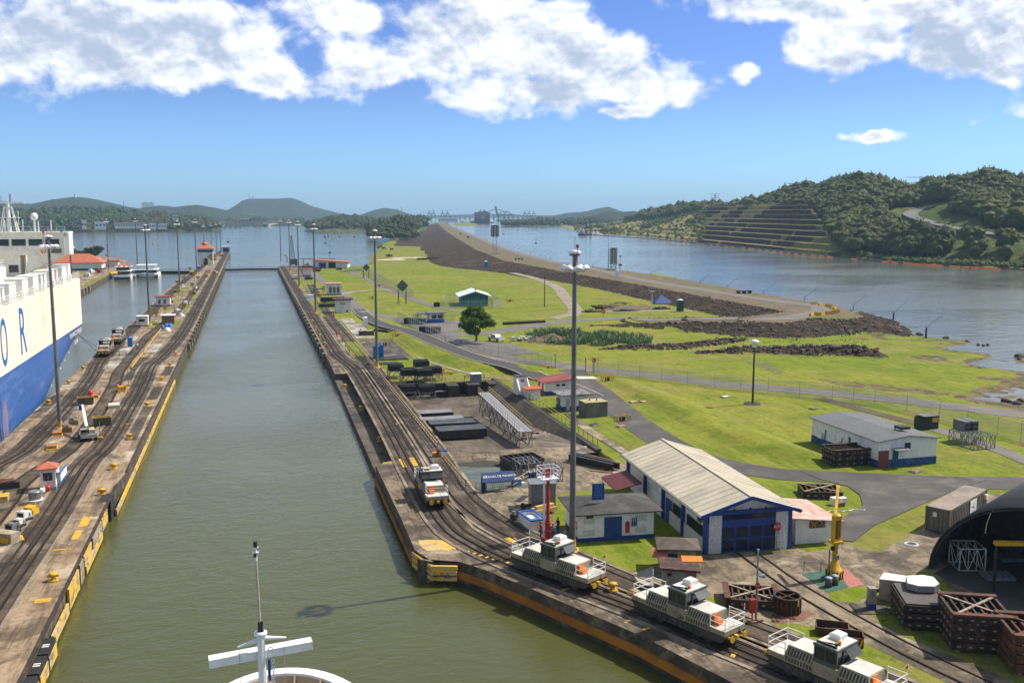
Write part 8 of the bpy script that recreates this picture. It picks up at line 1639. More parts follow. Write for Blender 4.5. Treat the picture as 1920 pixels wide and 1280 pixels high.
def forest(name,spots,variants,m,smooth=False):
 V=[];Fs=[];n=0
 for (x,y,z,s,k,rot) in spots:
  v,f=variants[k%len(variants)];c_,s_=math.cos(rot),math.sin(rot);p=np.empty_like(v);p[:,0]=(v[:,0]*c_-v[:,1]*s_)*s+x;p[:,1]=(v[:,0]*s_+v[:,1]*c_)*s+y;p[:,2]=v[:,2]*s*.95+z+s*.7;V.append(p);Fs.append(f+n);n+=len(v)
 me=np_mesh(name,np.concatenate(V),np.concatenate(Fs),m,smooth);o=bpy.data.objects.new(name,me);COL.objects.link(o);tag(o,kind='stuff');return o
LOW=[crown_mesh(50+s,1,4,40) for s in range(6)]
o=forest('forest',[(cx[i],cy[i],ch[i],tsize(i)*1.15,int(i),float(i)) for i in order[290:7600]],LOW,M_LEAF);tag(o,'dense green forest covering the upper slopes of the right hill','forest')
# near shore scrub between the boom and the hill
def scrub(name,fn,n,size,variants,m,lab,seed):
 r_=np.random.default_rng(seed);sp_=[]
 for k in range(n):
  x,y,z=fn(r_);sp_.append((x,y,z,r_.uniform(*size),int(r_.integers(0,99)),r_.uniform(0,6)))
 o=forest(name,sp_,variants,m);tag(o,lab,name.replace('_',' '));return o
def f1(r_):
 a_=r_.uniform(azr(1610),azr(2050));rs__=np.interp(a_,sh_a,sh_r);q=rs__+r_.uniform(2,45)*r_.random();x,y=q*math.sin(a_),q*math.cos(a_);return x,y,hill_z(x,y)-.8
M_SCRUB=m_leaf('scrub_leaves',(.095,.125,.030),(.14,.165,.045),(.06,.085,.02),1.5)
scrub('scrub',f1,420,(1.2,2.8),LOW,M_SCRUB,'pale green scrub along the right hand shoreline behind the boom',8)
def f2(r_):
 a_=r_.uniform(azr(1075),azr(1325)) if r_.random()<.7 else r_.uniform(azr(1325),azr(1510));rs__=np.interp(a_,sh_a,sh_r);q=rs__*(1+(r_.uniform(.01,.42) if a_<azr(1325) else r_.uniform(.34,.5)));x,y=q*math.sin(a_),q*math.cos(a_);return x,y,hill_z(x,y)-.8
scrub('scrub',f2,1000,(1.3,3.4),LOW,M_SCRUB,'scattered low bushes on the grassy left slope of the right hill',9)
def shore(sil,r0,r1,n,size,lab,seed,base=2.0,m=None):
 r_=np.random.default_rng(seed);sp_=[]
 for k in range(n):
  px=r_.uniform(sil[0][0],sil[-1][0]);q=r0+(r1-r0)*r_.random();a_=azr(px);s=r_.uniform(*size);zt=zof(px,np.interp(px,[p[0] for p in sil],[p[1] for p in sil]),q)
  f_=(q-r0)/(r1-r0);z=base+max(0,zt-s*1.5-base)*min(1,f_*1.1+.0)*r_.uniform(.8,1);sp_.append((q*math.sin(a_),q*math.cos(a_),z,s,int(r_.integers(0,99)),r_.uniform(0,6)))
 o=forest('forest',sp_,LOW,m or M_LEAFD);tag(o,lab,'forest')
shore([(-140,384),(0,384),(60,388),(120,384),(180,384),(230,388),(262,393),(300,396),(345,400),(380,404),(400,410),(410,420)],2180,2500,1000,(7,12),'dark forest along the far lake shore behind the car carrier',21)
shore([(-140,394),(0,396),(120,402),(300,408),(400,416)],2130,2200,300,(6,9),'front row of the forest at the water of the far left shore',22)
shore([(575,424),(600,412),(620,403),(645,399),(668,402),(700,408),(732,406),(755,402),(800,402)],2000,2350,420,(7,11),'dark wooded headland between the lake and the dam',23)
shore([(692,418),(720,408),(745,402),(765,403),(778,410)],1250,1500,150,(5,8.5),'dense trees on the lake side of the grassy strip before the dam',26,.8)
shore([(940,417),(975,412),(1000,408),(1020,405),(1050,409),(1080,407),(1100,405),(1150,408)],2500,2800,240,(6,11),'low trees on the far bank of the canal beside the container ship',24)
shore([(430,412),(470,411),(560,410),(600,410)],3350,3700,300,(8,12),'thin line of trees behind the far lock',25)
# highway on the hill
cr,L,Rr=ribbon([(p[0],p[1]) for p in hw3],13,step=12);mb=MB();vs=[];zz=[hill_z(p.x,p.y) for p in cr];zz=np.convolve(np.pad(zz,4,mode='edge'),np.ones(9)/9,'valid')
for p,q,z in zip(L,Rr,zz):vs+=[(p.x,p.y,z+1.5),(q.x,q.y,z+1.2),(p.x,p.y,z-6),(q.x,q.y,z-6)]
fs=[]
for i in range(len(cr)-1):k=4*i;fs+=[(k,k+1,k+5,k+4),(k+1,k+3,k+7,k+5),(k+2,k,k+4,k+6)]
mb.add(vs,fs);structure('hill_road',mb,mat('hill_road_asphalt',(.16,.155,.15),(.12,.118,.115),.05,.9))
# pylons
def pylon(px,pytop,r,lab,s=1.0):
 a_=azr(px);x,y=r*math.sin(a_),r*math.cos(a_);z0=hill_z(x,y) if r<2800 else 30;zt=zof(px,pytop,r);h=max(18,zt-z0);t=thing('power_pylon',lab,'pylon',(x,y,z0),-a_,'power pylons on the right hill');b=MB();w0=h*.11
 for sx in (-1,1):
  for sy in (-1,1):b.bar((sx*w0,sy*w0,-3),(sx*w0*.2,sy*w0*.2,h*.98),.55)
 for k in range(6):
  z_,z1_=h*k/6,h*(k+1)/6;a0,a1=w0*(1-.8*k/6),w0*(1-.8*(k+1)/6);b.bar((-a0,-a0,z_),(a1,-a1,z1_),.35);b.bar((a0,-a0,z_),(-a1,-a1,z1_),.35)
 b.build('lattice',GALV,t);b=MB()
 for q,w_ in ((.72,.30),(.84,.26),(.97,.32)):b.bar((-h*w_,0,h*q),(h*w_,0,h*q),.6)
 b.build('crossarm',GALV,t)
pylon(1340,363,1750,'left one of the power pylons on the hill skyline');pylon(1480,343,1480,'middle power pylon on the hill skyline');pylon(1723,330,1420,'right power pylon in the saddle of the hill')
# floating boom along the right shore
def boomseg():
 mb=MB();mb.cyl((-4,0,.1),(4,0,.1),.55,.55,8);mb.box(0,0,-.1,7.6,.5,.3);return mb
sp_=[]
for p0,p1 in [(1090,1102),(1106,1114),(1116,1124),(1128,1146),(1150,1158),(1172,1190),(1198,1204),(1206,1214),(1234,1262),(1272,1284),(1290,1296),(1308,1328),(1334,1352),(1362,1386),(1394,1410),(1412,1440),(1452,1512),(1526,1562),(1602,1616),(1660,1680),(1703,1726),(1740,1760),(1790,1800),(1815,1842),(1845,1872)]:
 px=p0
 while px<=p1-1:
  y_=np.interp(px,[p[0] for p in SH],[p[1]+3.2 for p in SH]);x,y=G(px,y_,2.0);x2,y2=G(px+4,np.interp(px+4,[p[0] for p in SH],[p[1]+3.2 for p in SH]),2.0);sp_.append((x,y,2.0,math.atan2(y2-y,x2-x)));px+=1800*8.4/math.hypot(x,y)*.8
series('boom_float',ORANGE,boomseg,sp_[:290],'orange float of the broken floating boom along the right shore','float','orange boom floats along the right shore')
mb=MB();pts=[(*G(px,np.interp(px,[p[0] for p in SH],[p[1]+2.2 for p in SH]),2.0),2.25) for px in range(1088,2020,12)]
for p,q in zip(pts,pts[1:]):mb.bar(p,q,1.3,.7)
tag(mb.build('floating_pipeline',RUSTD),'dark floating pipeline lying along the right shore behind the orange floats','pipeline')
# things on the dam
def dlamp(big=1.0):
 mb=MB();mb.cyl((0,0,-.5),(0,0,1.4),.14,.12,6);mb.cyl((0,0,1.2),(4.1,0,4.0),.08,.06,5);mb.box(4.3,0,3.9,.7,.3,.18);mb.cyl((-.4,0,1.6),(0,0,1.2),.1,.1,5);return mb
sp_=[(*G(px,py,5.2),5.0,.0) for px,py in [(1111,500),(1177,511),(1220,517),(1266,524),(1313,532),(1364,540),(1432,551),(1509,562),(1600,578),(1146,505)]]+[(*G(965+k*9.5,465+k*2.9,5.2),5.0,0) for k in range(8)]
for k in range(22):yy=690+k*26;sp_.append((float(np.interp(yy,[600,790,1050,1570],[188,216,262,352])),yy,5.2,0))
series('shore_lamp',GALV,dlamp,sp_,'slanted lamp post leaning over the water from the dam edge','lamp','slanted lamp posts along the dam')
for px,py,lab in [(1675,598,'slanted lamp post standing at the very tip of the dam'),(1736,629,'slanted lamp post standing in the shallow water beyond the dam tip')]:
 x,y=G(px,py+3,2.2);t=thing('shore_lamp',lab,'lamp',(x,y,1.8));q=MB();q.cyl((0,0,0),(0,0,3.0),.28,.22,8);q.build('post',DARK,t);q=MB();q.cyl((0,0,2.9),(4.0,0,5.9),.09,.07,6);q.cyl((-.5,0,3.5),(0,0,2.9),.09,.09,6);q.box(4.2,0,5.8,.7,.3,.18);q.build('arm',GALV,t)
def barrier():
 mb=MB();mb.add([(-.9,-.35,0),(.9,-.35,0),(.9,.35,0),(-.9,.35,0),(-.85,-.15,1.0),(.85,-.15,1.0),(.85,.15,1.0),(-.85,.15,1.0)],[(3,2,1,0),(4,5,6,7),(0,1,5,4),(1,2,6,5),(2,3,7,6),(3,0,4,7)]);return mb
bp_=[(1526,571),(1538,573),(1552,575),(1557,577),(1561,579),(1565,581.5),(1567,584),(1569,586),(1522,592.5),(1532,591.5),(1542,590.5),(1551,589.5),(1559,588.8),(1564,587.6)]
series('road_barrier',YEL,barrier,[(*G(px,py,5.5),5.5,random.uniform(-.5,.5)) for px,py in bp_],'yellow plastic barrier at the hairpin bend on the dam','barrier','yellow barriers at the hairpin bend')
def number_tower(px,py,pt0,pb0,lab,wd=4.0,mast=True):
 x,y=G(px,py,5.5);r=math.hypot(x,y);z0,z1=zof(px,pb0,r)-5.5,zof(px,pt0,r)-5.5;t=thing('number_tower',lab,'sign tower',(x,y,5.5),-.2);q=MB();q.box(0,0,z0,wd,.6,z1-z0);q.build('board',mat('tower_beige',(.40,.37,.28),(.33,.30,.22),1,.6),t);q=MB();q.box(0,-.34,z0+.2,wd*.4,.1,z1-z0-.4);pn=q.build('number_strip',DARK,t)
 n=6
 for k in range(n):q=MB();q.box(0,-.42,z0+.5+(z1-z0-1)*k/n,wd*.2,.04,(z1-z0)/n*.5);q.build('numeral',LAMPW,pn)
 q=MB()
 for sx in (-1.4,1.4):
  for sy in (-.8,.8):q.bar((sx,sy,0),(sx,sy,z0+.5),.2)
 for k in range(3):q.bar((-1.4,-.8,z0*k/3),(1.4,-.8,z0*(k+1)/3),.14);q.bar((1.4,-.8,z0*k/3),(-1.4,-.8,z0*(k+1)/3),.14)
 q.box(0,0,0,7,4,.5)
 q.build('base_frame',GALV,t)
 if mast:q=MB();q.cyl((-wd*.7,0,0),(-wd*.7,0,z1-.5),.25,.2,5);q.cyl((-wd*.7,0,z1-.5),(-wd*.7,0,z1+6),.1,.06,5);[q.bar((-wd*.7,0,z0+k*1.5),(-wd*.5,0,z0+k*1.5+.7),.12) for k in range(8)];q.build('antenna_mast',GALV,t)
number_tower(1150,506,464.5,495,'beige number board tower on the dam crest with a thin antenna mast')
number_tower(928,476,422,444,'taller lattice number tower farther along the dam crest',6.5,False)
for px,py,w_,lab in [(1395,550,6.0,'low dark open platform on the dam edge right of the number tower'),(973,487,5.5,'low dark platform on the dam crest between the two number towers'),(855,427,6,'dark block on the dam edge far away near the headland')]:
 box_thing('jetty',lab,'platform',px,py,.1,[('deck',DARK,[(0,0,.9,w_,2.4,.25)]),('leg',DARK,[(-w_*.42,0,0,.3,2,.9)]),('leg',DARK,[(w_*.42,0,0,.3,2,.9)]),('leg',DARK,[(0,0,0,.3,2,.9)])],z=5.5)
# pickup and the big tree
t=thing('pickup_truck','white pickup truck parked to the right of the big round tree','pickup truck',(*G(930,640),2.35),1.95);CW=mat('car_white',(.78,.78,.77),(.74,.74,.73),1,.25)
b=MB();sec=[(-2.6,.45),(2.6,.45),(2.65,.9),(2.4,1.05),(1.3,1.12),(.75,1.72),(-.75,1.74),(-1.0,1.15),(-2.6,1.1)];n=len(sec)
b.add([(x,-.9,z) for x,z in sec]+[(x,.9,z) for x,z in sec],[tuple(range(n)),tuple(range(n,2*n))[::-1]]+[(i,n+i,n+(i+1)%n,(i+1)%n) for i in range(n)]);body=b.build('body',CW,t)
b=MB();b.add([(1.27,-.8,1.16),(1.27,.8,1.16),(.80,.74,1.68),(.80,-.74,1.68)],[(0,1,2,3)]);b.box(.0,-.905,1.2,1.5,.02,.42);b.box(.0,.905,1.2,1.5,.02,.42);b.build('window',GLASS,t);b=MB();b.box(-1.8,0,1.06,1.5,1.5,.08);b.build('cargo_bed',DARK,t)
for x in (-1.7,1.7):
 for y in (-.88,.88):b=MB();b.cyl((x,y-.12,.38),(x,y+.12,.38),.38,.38,14);w_=b.build('wheel',RUBBER,t);b=MB();b.cyl((x,y-.13,.38),(x,y+.13,.38),.2,.2,10);b.build('rim',GALV,w_)
for y in (-.65,.65):b=MB();b.box(2.63,y,.72,.06,.35,.18);b.build('headlight',LAMPW,t)
b=MB();b.box(2.64,0,.5,.06,1.1,.3);b.build('grille',DARK,t)
def leafy(name,lab,x,y,z,hh,wd,n,m,seed,trunk=True,leaf=.42,cat='tree',nb=26):
 r_=np.random.default_rng(seed);t=thing(name,lab,cat,(x,y,z));C_=[]
 for k in range(nb):
  th,ph=r_.uniform(0,6.28),r_.uniform(-.75,1.4);q=r_.uniform(.5,1.0);C_.append((wd/2*q*math.cos(th)*math.cos(ph),wd/2*q*math.sin(th)*math.cos(ph),hh*.54+hh*.40*math.sin(ph)*q))
 C_=np.array(C_);i=r_.integers(0,nb,n);d=r_.normal(size=(n,3));d/=np.linalg.norm(d,axis=1)[:,None];rad=wd*.135*r_.random((n,1))**.35;c=C_[i]+d*rad*np.array([1,1,.75])
 a_=r_.normal(size=(n,3));a_/=np.linalg.norm(a_,axis=1)[:,None];b_=np.cross(a_,d+.2*r_.normal(size=(n,3)));b_/=np.linalg.norm(b_,axis=1)[:,None];s=leaf*r_.uniform(.6,1.2,(n,1))
 V=np.stack([c-a_*s*.5,c+b_*s*.35,c+a_*s*.5,c-b_*s*.35],1).reshape(-1,3);F_=np.arange(4*n).reshape(-1,4);o=bpy.data.objects.new('crown',np_mesh('crown',V,F_,m));COL.objects.link(o);o.parent=t
 if trunk:
  b=MB();b.cyl((0,0,-.2),(.1,.05,hh*.32),.34,.24,9,0,False)
  for k in range(0,nb,3):b.cyl((.1,.05,hh*.28),tuple(C_[k]*np.array([.75,.75,.92])),.14,.04,6,0,False)
  b.build('trunk',BARK,t)
 return t
x,y=G(893,641);leafy('tree','big round dark green tree standing alone beside the white pickup',x,y,2.2,9.6,11.0,9000,M_LEAFN,5,leaf=.5)
for i,(px,py,s,w_,lab) in enumerate([(177,488,7,11,'round dark tree behind the orange tiled building'),(150,492,5.5,8,'smaller dark bush just left of the round tree behind the orange tiled building'),(143,492,6,7,'spiky dark tree against the bridge of the car carrier')]):
 x,y=G(px,py,2.3);leafy('tree',lab,x,y,2.2,s*1.5,w_*1.35,2600,M_LEAF,40+i,leaf=1.3)
for i,(px,py,w_) in enumerate([(712,466,6),(720,468,5),(735,470,4),(730,482,6)]):
 x,y=G(px,py,1.0);leafy('bush',['light bush left of the pale dry ground','light bush between the others above the pale ground','right small bush above the pale ground','wide flat bush beside the pale ground'][i],x,y,.9,2.6,w_,500,M_SCRUB,60+i,False,.7,'bush',10)
# tall grass and boulders
def blades(name,poly,n,hgt,m,lab,seed,wd=.09):
 r_=np.random.default_rng(seed);pp=np.array(poly);lo,hi=pp.min(0),pp.max(0);P=[]
 while len(P)<n:
  q=r_.uniform(lo,hi);c=False;k=len(pp)
  for i in range(k):
   (x0,y0),(x1,y1)=pp[i],pp[(i+1)%k]
   if (y0>q[1])!=(y1>q[1]) and q[0]<(x1-x0)*(q[1]-y0)/(y1-y0)+x0:c=not c
  if c:P.append(q)
 P=np.array(P);gate_=vnoise(P[:,0],P[:,1],.22,seed,3);P=P[gate_>.02+.25*r_.random(len(P))-.1];n=len(P);hz,_=height(P[:,0][None],P[:,1][None]);z=hz[0]
 th=r_.uniform(0,6.28,n);h_=hgt*r_.uniform(.5,1.1,n)*(1+.5*vnoise(P[:,0],P[:,1],.3,3,2));lx,ly=np.cos(th),np.sin(th);bx,by=-ly*wd,lx*wd;ln=r_.uniform(.1,.55,n)*h_
 V=np.stack([np.stack([P[:,0]-bx,P[:,1]-by,z-.1],-1),np.stack([P[:,0]+bx,P[:,1]+by,z-.1],-1),np.stack([P[:,0]+bx*.8+lx*ln*.4,P[:,1]+by*.8+ly*ln*.4,z+h_*.7],-1),np.stack([P[:,0]+lx*ln,P[:,1]+ly*ln,z+h_],-1)],1).reshape(-1,3)
 o=bpy.data.objects.new(name,np_mesh(name,V,np.arange(4*n).reshape(-1,4),m));COL.objects.link(o);tag(o,lab,'tall grass',kind='stuff')
M_REED=mat('reed_green',(.12,.20,.07),(.20,.27,.13),.8,.8);M_TUFT=mat('tuft_green',(.11,.17,.012),(.16,.19,.025),.3,.9)
blades('tall_grass',GP([(985,636),(1010,624),(1110,626),(1222,632),(1222,650),(1140,652),(1080,648),(1010,642)]),8000,1.9,M_REED,'tall bluish green grass beside the rubble mounds',3,.12)
blades('tall_grass',GP([(1560,610),(1640,612),(1640,645),(1530,640),(1400,640),(1360,645)],3),500,.5,M_REED,'tufts of tall grass on and between the stone banks',4,.12)
def boulders(pts_fn,n,size,m,lab,seed):
 r_=np.random.default_rng(seed);v0,f0=IC[1];V=[];Fs=[];k=0;X_=[]
 q=np.array([pts_fn(r_) for _ in range(n)]);hz,zn_=height(q[:,0][None],q[:,1][None]);ok=zn_[0][:,0]>.5
 for (x,y),z,o_ in zip(q,hz[0],ok):
  if not o_:continue
  s=r_.uniform(*size)*(1+1.2*(r_.random()>.93));p=v0*np.array([s*r_.uniform(.7,1.3),s*r_.uniform(.7,1.3),s*r_.uniform(.5,.9)])*(1+.3*r_.normal(size=(len(v0),1))*.5);V.append(p+np.array([x,y,z+.05*s]));Fs.append(f0+k);k+=len(v0)
 o=bpy.data.objects.new('boulders',np_mesh('boulders',np.concatenate(V),np.concatenate(Fs),m));COL.objects.link(o);tag(o,lab,'boulders',kind='stuff')
M_ROCK=mat('basalt_rock',(.085,.064,.048),(.035,.029,.024),.7,.9,dirt=(.24,.18,.12),dsc=.7,damt=.7)
def fr(r_):
 px=r_.uniform(1090,1712);return G(px,r_.uniform(596,642),3.0)
boulders(fr,13000,(.12,.36),M_ROCK,'dark basalt boulders facing the front of the dam and its tip',1)
def fr2(r_):
 px=r_.uniform(1130,1645);return G(px,r_.uniform(638,672),2.6)
boulders(fr2,5000,(.15,.45),M_ROCK,'dark boulders of the two low stone banks on the meadow',2)
def fr3(r_):return (r_.uniform(138,164),262+r_.random()**1.5*330)
boulders(fr3,9000,(.1,.34),M_ROCK,'dark stones covering the inner slope of the long dam',3)
def rock_at(px,py,s,lab,i):
 r_=np.random.default_rng(i);v0,f0=IC[2];p=v0*np.array([s,s*.8,s*.6])*(1+.25*n3(v0,1.3,i)[:,None]*2);o=bpy.data.objects.new('boulder',np_mesh('boulder',p,f0,M_ROCK));COL.objects.link(o);x,y=G(px,py,2.0);o.location=(x,y,2.15);tag(o,lab,'boulder','lone dark boulders in the marsh')
for i,(px,py,s) in enumerate([(1773,634,.9),(1813,640,.5),(1834,647,.5),(1844,648,.5),(1852,647,.5),(1912,668,1.3),(1911,674,.6),(1885,752,.8),(1892,754,.6),(1906,757,.8),(1915,753,.9),(1722,627,.8),(1728,628,.6),(1645,655,.7)]):rock_at(px,py,s,'lone dark boulder in the shallow water of the marsh',i)
# rubble at the mounds
for px,py,sc_,m,lab in [(982,638,1.0,LTOP,'heap of pale broken concrete beside the soil mounds'),(1133,578,1.1,WOOD,'heap of timber and white rubbish before the grassy mound'),(1120,580,.8,RUSTD,'dark debris left of the rubbish heap')]:
 t=thing('rubble_heap',lab,'rubble heap',(*G(px,py),2.3));b=MB();r_=random.Random(px)
 for k in range(26):b.box(r_.gauss(0,1.5*sc_),r_.gauss(0,1.0*sc_),r_.uniform(0,.8),r_.uniform(.4,1.2),r_.uniform(.3,.8),r_.uniform(.2,.5),r_.uniform(0,3),0,r_.uniform(-.6,.6))
 b.build('blocks',m,t)
# fences
m=bpy.data.materials.new('chain_link');m.use_nodes=True;t_=NT(m.node_tree);pb_=t_.n['Principled BSDF'];pb_.inputs['Base Color'].default_value=(.33,.36,.33,1);pb_.inputs['Alpha'].default_value=.26;LINK=m
PALEGALV=mat('pale_galvanised',(.45,.46,.46),(.36,.37,.37),1,.5,.2)
def fence(lab,px,z,h,step=3.0,link=True,m2=PALEGALV,xy=None,post=.055):
 pts=xy or GP(px,z);t=thing('chain_link_fence',lab,'fence',(pts[0][0],pts[0][1],z));x0,y0=pts[0][:2];P=MB();Wm=MB();L_=MB();first=True
 for (ax,ay),(bx,by) in zip(pts,pts[1:]):
  d=math.hypot(bx-ax,by-ay);n=max(1,round(d/step))
  for k in range(n+(0 if (bx,by)!=tuple(pts[-1]) else 1)):
   q=MB();u=k/n;xx,yy=ax+(bx-ax)*u-x0,ay+(by-ay)*u-y0;q.cyl((xx,yy,-.1),(xx,yy,h+.25),post,post*.9,6);q.bar((xx,yy,h+.2),(xx+.25,yy+.1,h+.5),.05);q.build('fence_post',m2,t)
  for zz in (.08,h*.5,h):Wm.bar((ax-x0,ay-y0,zz),(bx-x0,by-y0,zz),.045)
  for zz in (h+.3,h+.42):Wm.bar((ax-x0,ay-y0,zz),(bx-x0,by-y0,zz),.025)
  L_.quad((ax-x0,ay-y0,0),(bx-x0,by-y0,0),(bx-x0,by-y0,h),(ax-x0,ay-y0,h))
 Wm.build('rail',m2,t);L_.build('wire_mesh',LINK,t);return t
fence('long chain link fence running beside the road from the parking to the right edge',[(746,597),(783,617),(821,638),(850,649),(880,658),(935,668),(985,677),(1035,688)],2.2,2.4,2.8)
fence('chain link fence on the lawn side of the road from gate to right edge',[(1112,702),(1160,705),(1240,714),(1340,726),(1440,738),(1560,751),(1640,760),(1700,770),(1761,786),(1870,814),(1960,838)],2.2,2.6,5.0)
fence('tall grey fence between the lake road and the middle lawn',[(646,510),(685,511),(705,523),(735,541),(775,558)],2.1,3.4,6)
fence('low wire fence around the teal building',[(832,575),(835,565),(868,563),(922,562),(941,574),(925,578),(832,578)],2.1,2.4,5)
fence('wire fence beside the guard cabin',[(775,602),(800,600),(830,605),(852,607)],2.2,2.3,4)
t=thing('fence_gate','open double wire gate across the yard road','gate',(*G(1040,690),2.2));x0,y0=G(1040,690);b=MB();
for px in (1041,1098,1112):x,y=G(px,698 if px>1050 else 690);b.cyl((x-x0,y-y0,0),(x-x0,y-y0,3.2),.12,.12,8)
b.build('gate_post',GALV,t);b=MB();x,y=G(1070,684)
for zz in (.2,1.3,2.4):b.bar((0,0,zz),(x-x0,y-y0,zz),.06)
x1_,y1_=G(1098,698);x2_,y2_=G(1075,690)
for zz in (.2,1.3,2.4):b.bar((x1_-x0,y1_-y0,zz),(x2_-x0,y2_-y0,zz),.06)
b.build('gate_leaf',GALV,t)
# buoys and far water things
def buoy(px,py,m,lab,h_=2.6,r_=1.1,grp=None,z=0):
 x,y=G(px,py,z);t=thing('buoy',lab,'buoy',(x,y,z),0,grp);b=MB();b.lathe([(0,-.4),(r_,-.3),(r_,.7),(r_*.3,.9),(0,.9)],0,0,14);b.build('float_body',m,t);b=MB();b.cyl((0,0,.8),(0,0,h_),.12,.12,6);b.lathe([(0,h_-.6),(r_*.55,h_-.5),(r_*.55,h_+.2),(0,h_+.3)],0,0,10);b.build('top_mark',m,t)
for px,py in [(602,431),(620,431),(601,437.5),(615,437.5),(627,438),(640,438),(609,444.5),(616,444),(637,444.5),(664,444.5)]:buoy(px,py,mat('buoy_dark_red',(.22,.03,.03),(.12,.02,.02),1,.6),'dark red buoy in the group lying on the lake',1.6,2.0,'dark red buoys on the lake')
buoy(610.5,456,mat('buoy_green',(.01,.08,.05)),'green buoy farther out beyond the side quay',7.0,1.6);buoy(618.5,474,mat('buoy_green',(.01,.08,.05)),'green buoy nearer to the canopy on the side quay',7.0,1.4)
buoy(200,478,RED,'red beacon buoy left of the tour boat',9,1.2);buoy(287,457,RED,'red beacon buoy between the lamp masts on the left',5,1.3);buoy(1163,497,DARK,'dark channel buoy right of the number tower',6,1.2,None,2);buoy(1005,456,DARK,'dark buoy in the canal left of the dredger',4,1.3,None,2);buoy(944,439,DARK,'small dark buoy beside the far lattice tower',5,2,None,2);buoy(1819,505,RED,'small red buoy near the right shore',1.6,.8,None,2)
# dredger
x,y=G(1097,440.5,2);t=thing('dredger','dark dredger barge with two tall black spuds near the right shore','dredger',(x,y,2),-.35);b=MB();b.box(0,0,-1,22,40,3);b.build('hull',DARK,t);b=MB();b.box(-5,2,2,9,14,5);b.box(-5,2,7,6,8,3);b.build('deck_house',WHITE,t)
for x_ in (1.5,8):b=MB();b.box(x_,-4,2,1.6,1.6,23 if x_>5 else 19);b.build('spud',DARK,t)
b=MB();b.bar((-8,-8,2),(0,4,16),.9);b.bar((-6,6,2),(0,4,16),.6);b.bar((-8,-8,2),(-11,-14,5),.8);b.build('a_frame',GALV,t)
for px,lab in [(1113,'white work boat right of the dredger'),(1121,'small work boat farthest right of the dredger'),(1106,'red and grey work boat touching the dredger')]:
 x,y=G(px,440,2);t=thing('work_boat',lab,'boat',(x,y,2),.3);b=MB();b.prism([(-6,-2.5),(5,-2.5),(8,0),(5,2.5),(-6,2.5)],-.5,1.8);b.build('hull',DARK if px==1106 else WHITE,t);b=MB();b.box(-1,0,1.8,5,3.5,3);b.cyl((-1,0,4.8),(-1,0,10),.2,.1,5);b.build('wheelhouse',LAMPW,t)
# container ship
x,y=G(904,419,2);t=thing('container_ship','large container ship seen end on, stacked with red containers','ship',(x,y,2),-math.atan2(x,y));b=MB()
sec=[(-26,14),(-25,2),(-20,-1),(20,-1),(25,2),(26,14)];b.prism([(-26,-20),(26,-20),(26,120),(0,150),(-26,120)],0,16);b.build('hull',mat('far_ship_hull',(.035,.045,.06),(.05,.06,.075),.1,.6),t)
r_=random.Random(3);cm=[mat('container_red',(.30,.035,.03),(.2,.03,.03),.2,.6),mat('container_maroon',(.20,.03,.035),None,.2,.6),mat('container_dark',(.07,.03,.05),None,.2,.6),mat('container_orange',(.35,.08,.04),None,.2,.6)]
for i in range(13):
 n_=8 if 3<=i<=10 else 7
 for k in range(n_):
  b=MB();b.box(-24+i*4,-18,16+k*3.1,3.8,12,3.0);b.build('container',r_.choice(cm),t)
b=MB();b.box(3,-25,15,12,2,14);b.add([(-3,-24.5,29),(9,-24.5,29),(3,-24.5,36)],[(0,1,2),(2,1,0)]);b.build('stern_house',mat('far_ship_white',(.30,.31,.33),None,.2,.7),t);b=MB();b.box(8,20,40,5,5,6);b.box(-4,20,40,3,3,7);b.build('funnel',RED,t)
for px,lab in [(870,'dark tug left of the container ship'),(886,'dark tug touching the left side of the container ship'),(920,'small tug at the right side of the container ship')]:
 x,y=G(px,418.5,2);t=thing('tug_boat',lab,'tug',(x,y,2),.4);b=MB();b.prism([(-14,-5),(10,-5),(16,0),(10,5),(-14,5)],-.5,4);b.build('hull',DARK,t);b=MB();b.box(-1,0,4,10,8,6);b.cyl((-1,0,10),(-1,0,18),.5,.3,5);b.build('wheelhouse',WHITE,t)
# bridge and port cranes on the skyline
HZ=mat('far_steel',(.22,.25,.27),(.18,.21,.23),.02,.8)
R0=5900
def fp(px,py,r=R0):a_=azr(px);return (r*math.sin(a_),r*math.cos(a_),zof(px,py,r))
t=thing('steel_bridge','long steel arch bridge spanning the horizon behind the container ship','bridge',(0,0,0));b=MB();dk=[(832,404.5),(860,403.5),(900,402.2),(940,402),(965,402.8),(990,405),(1035,408)]
for p,q in zip(dk,dk[1:]):b.bar(fp(*p),fp(*q),12,5)
b.build('deck',HZ,t);b=MB();arc_=[(905,402),(912,398),(920,394.5),(930,393),(938,394),(948,397.5),(958,402)]
for p,q in zip(arc_,arc_[1:]):b.bar(fp(*p),fp(*q),6,4);b.bar((*fp(*p)[:2],fp(p[0],402)[2]),fp(*p),2)
b.build('arch',HZ,t);b=MB()
for px in range(836,1034,9):y_=np.interp(px,[p[0] for p in dk],[p[1] for p in dk]);p=fp(px,y_);b.bar((p[0],p[1],-2),p,8,4)
b.build('pier',HZ,t)
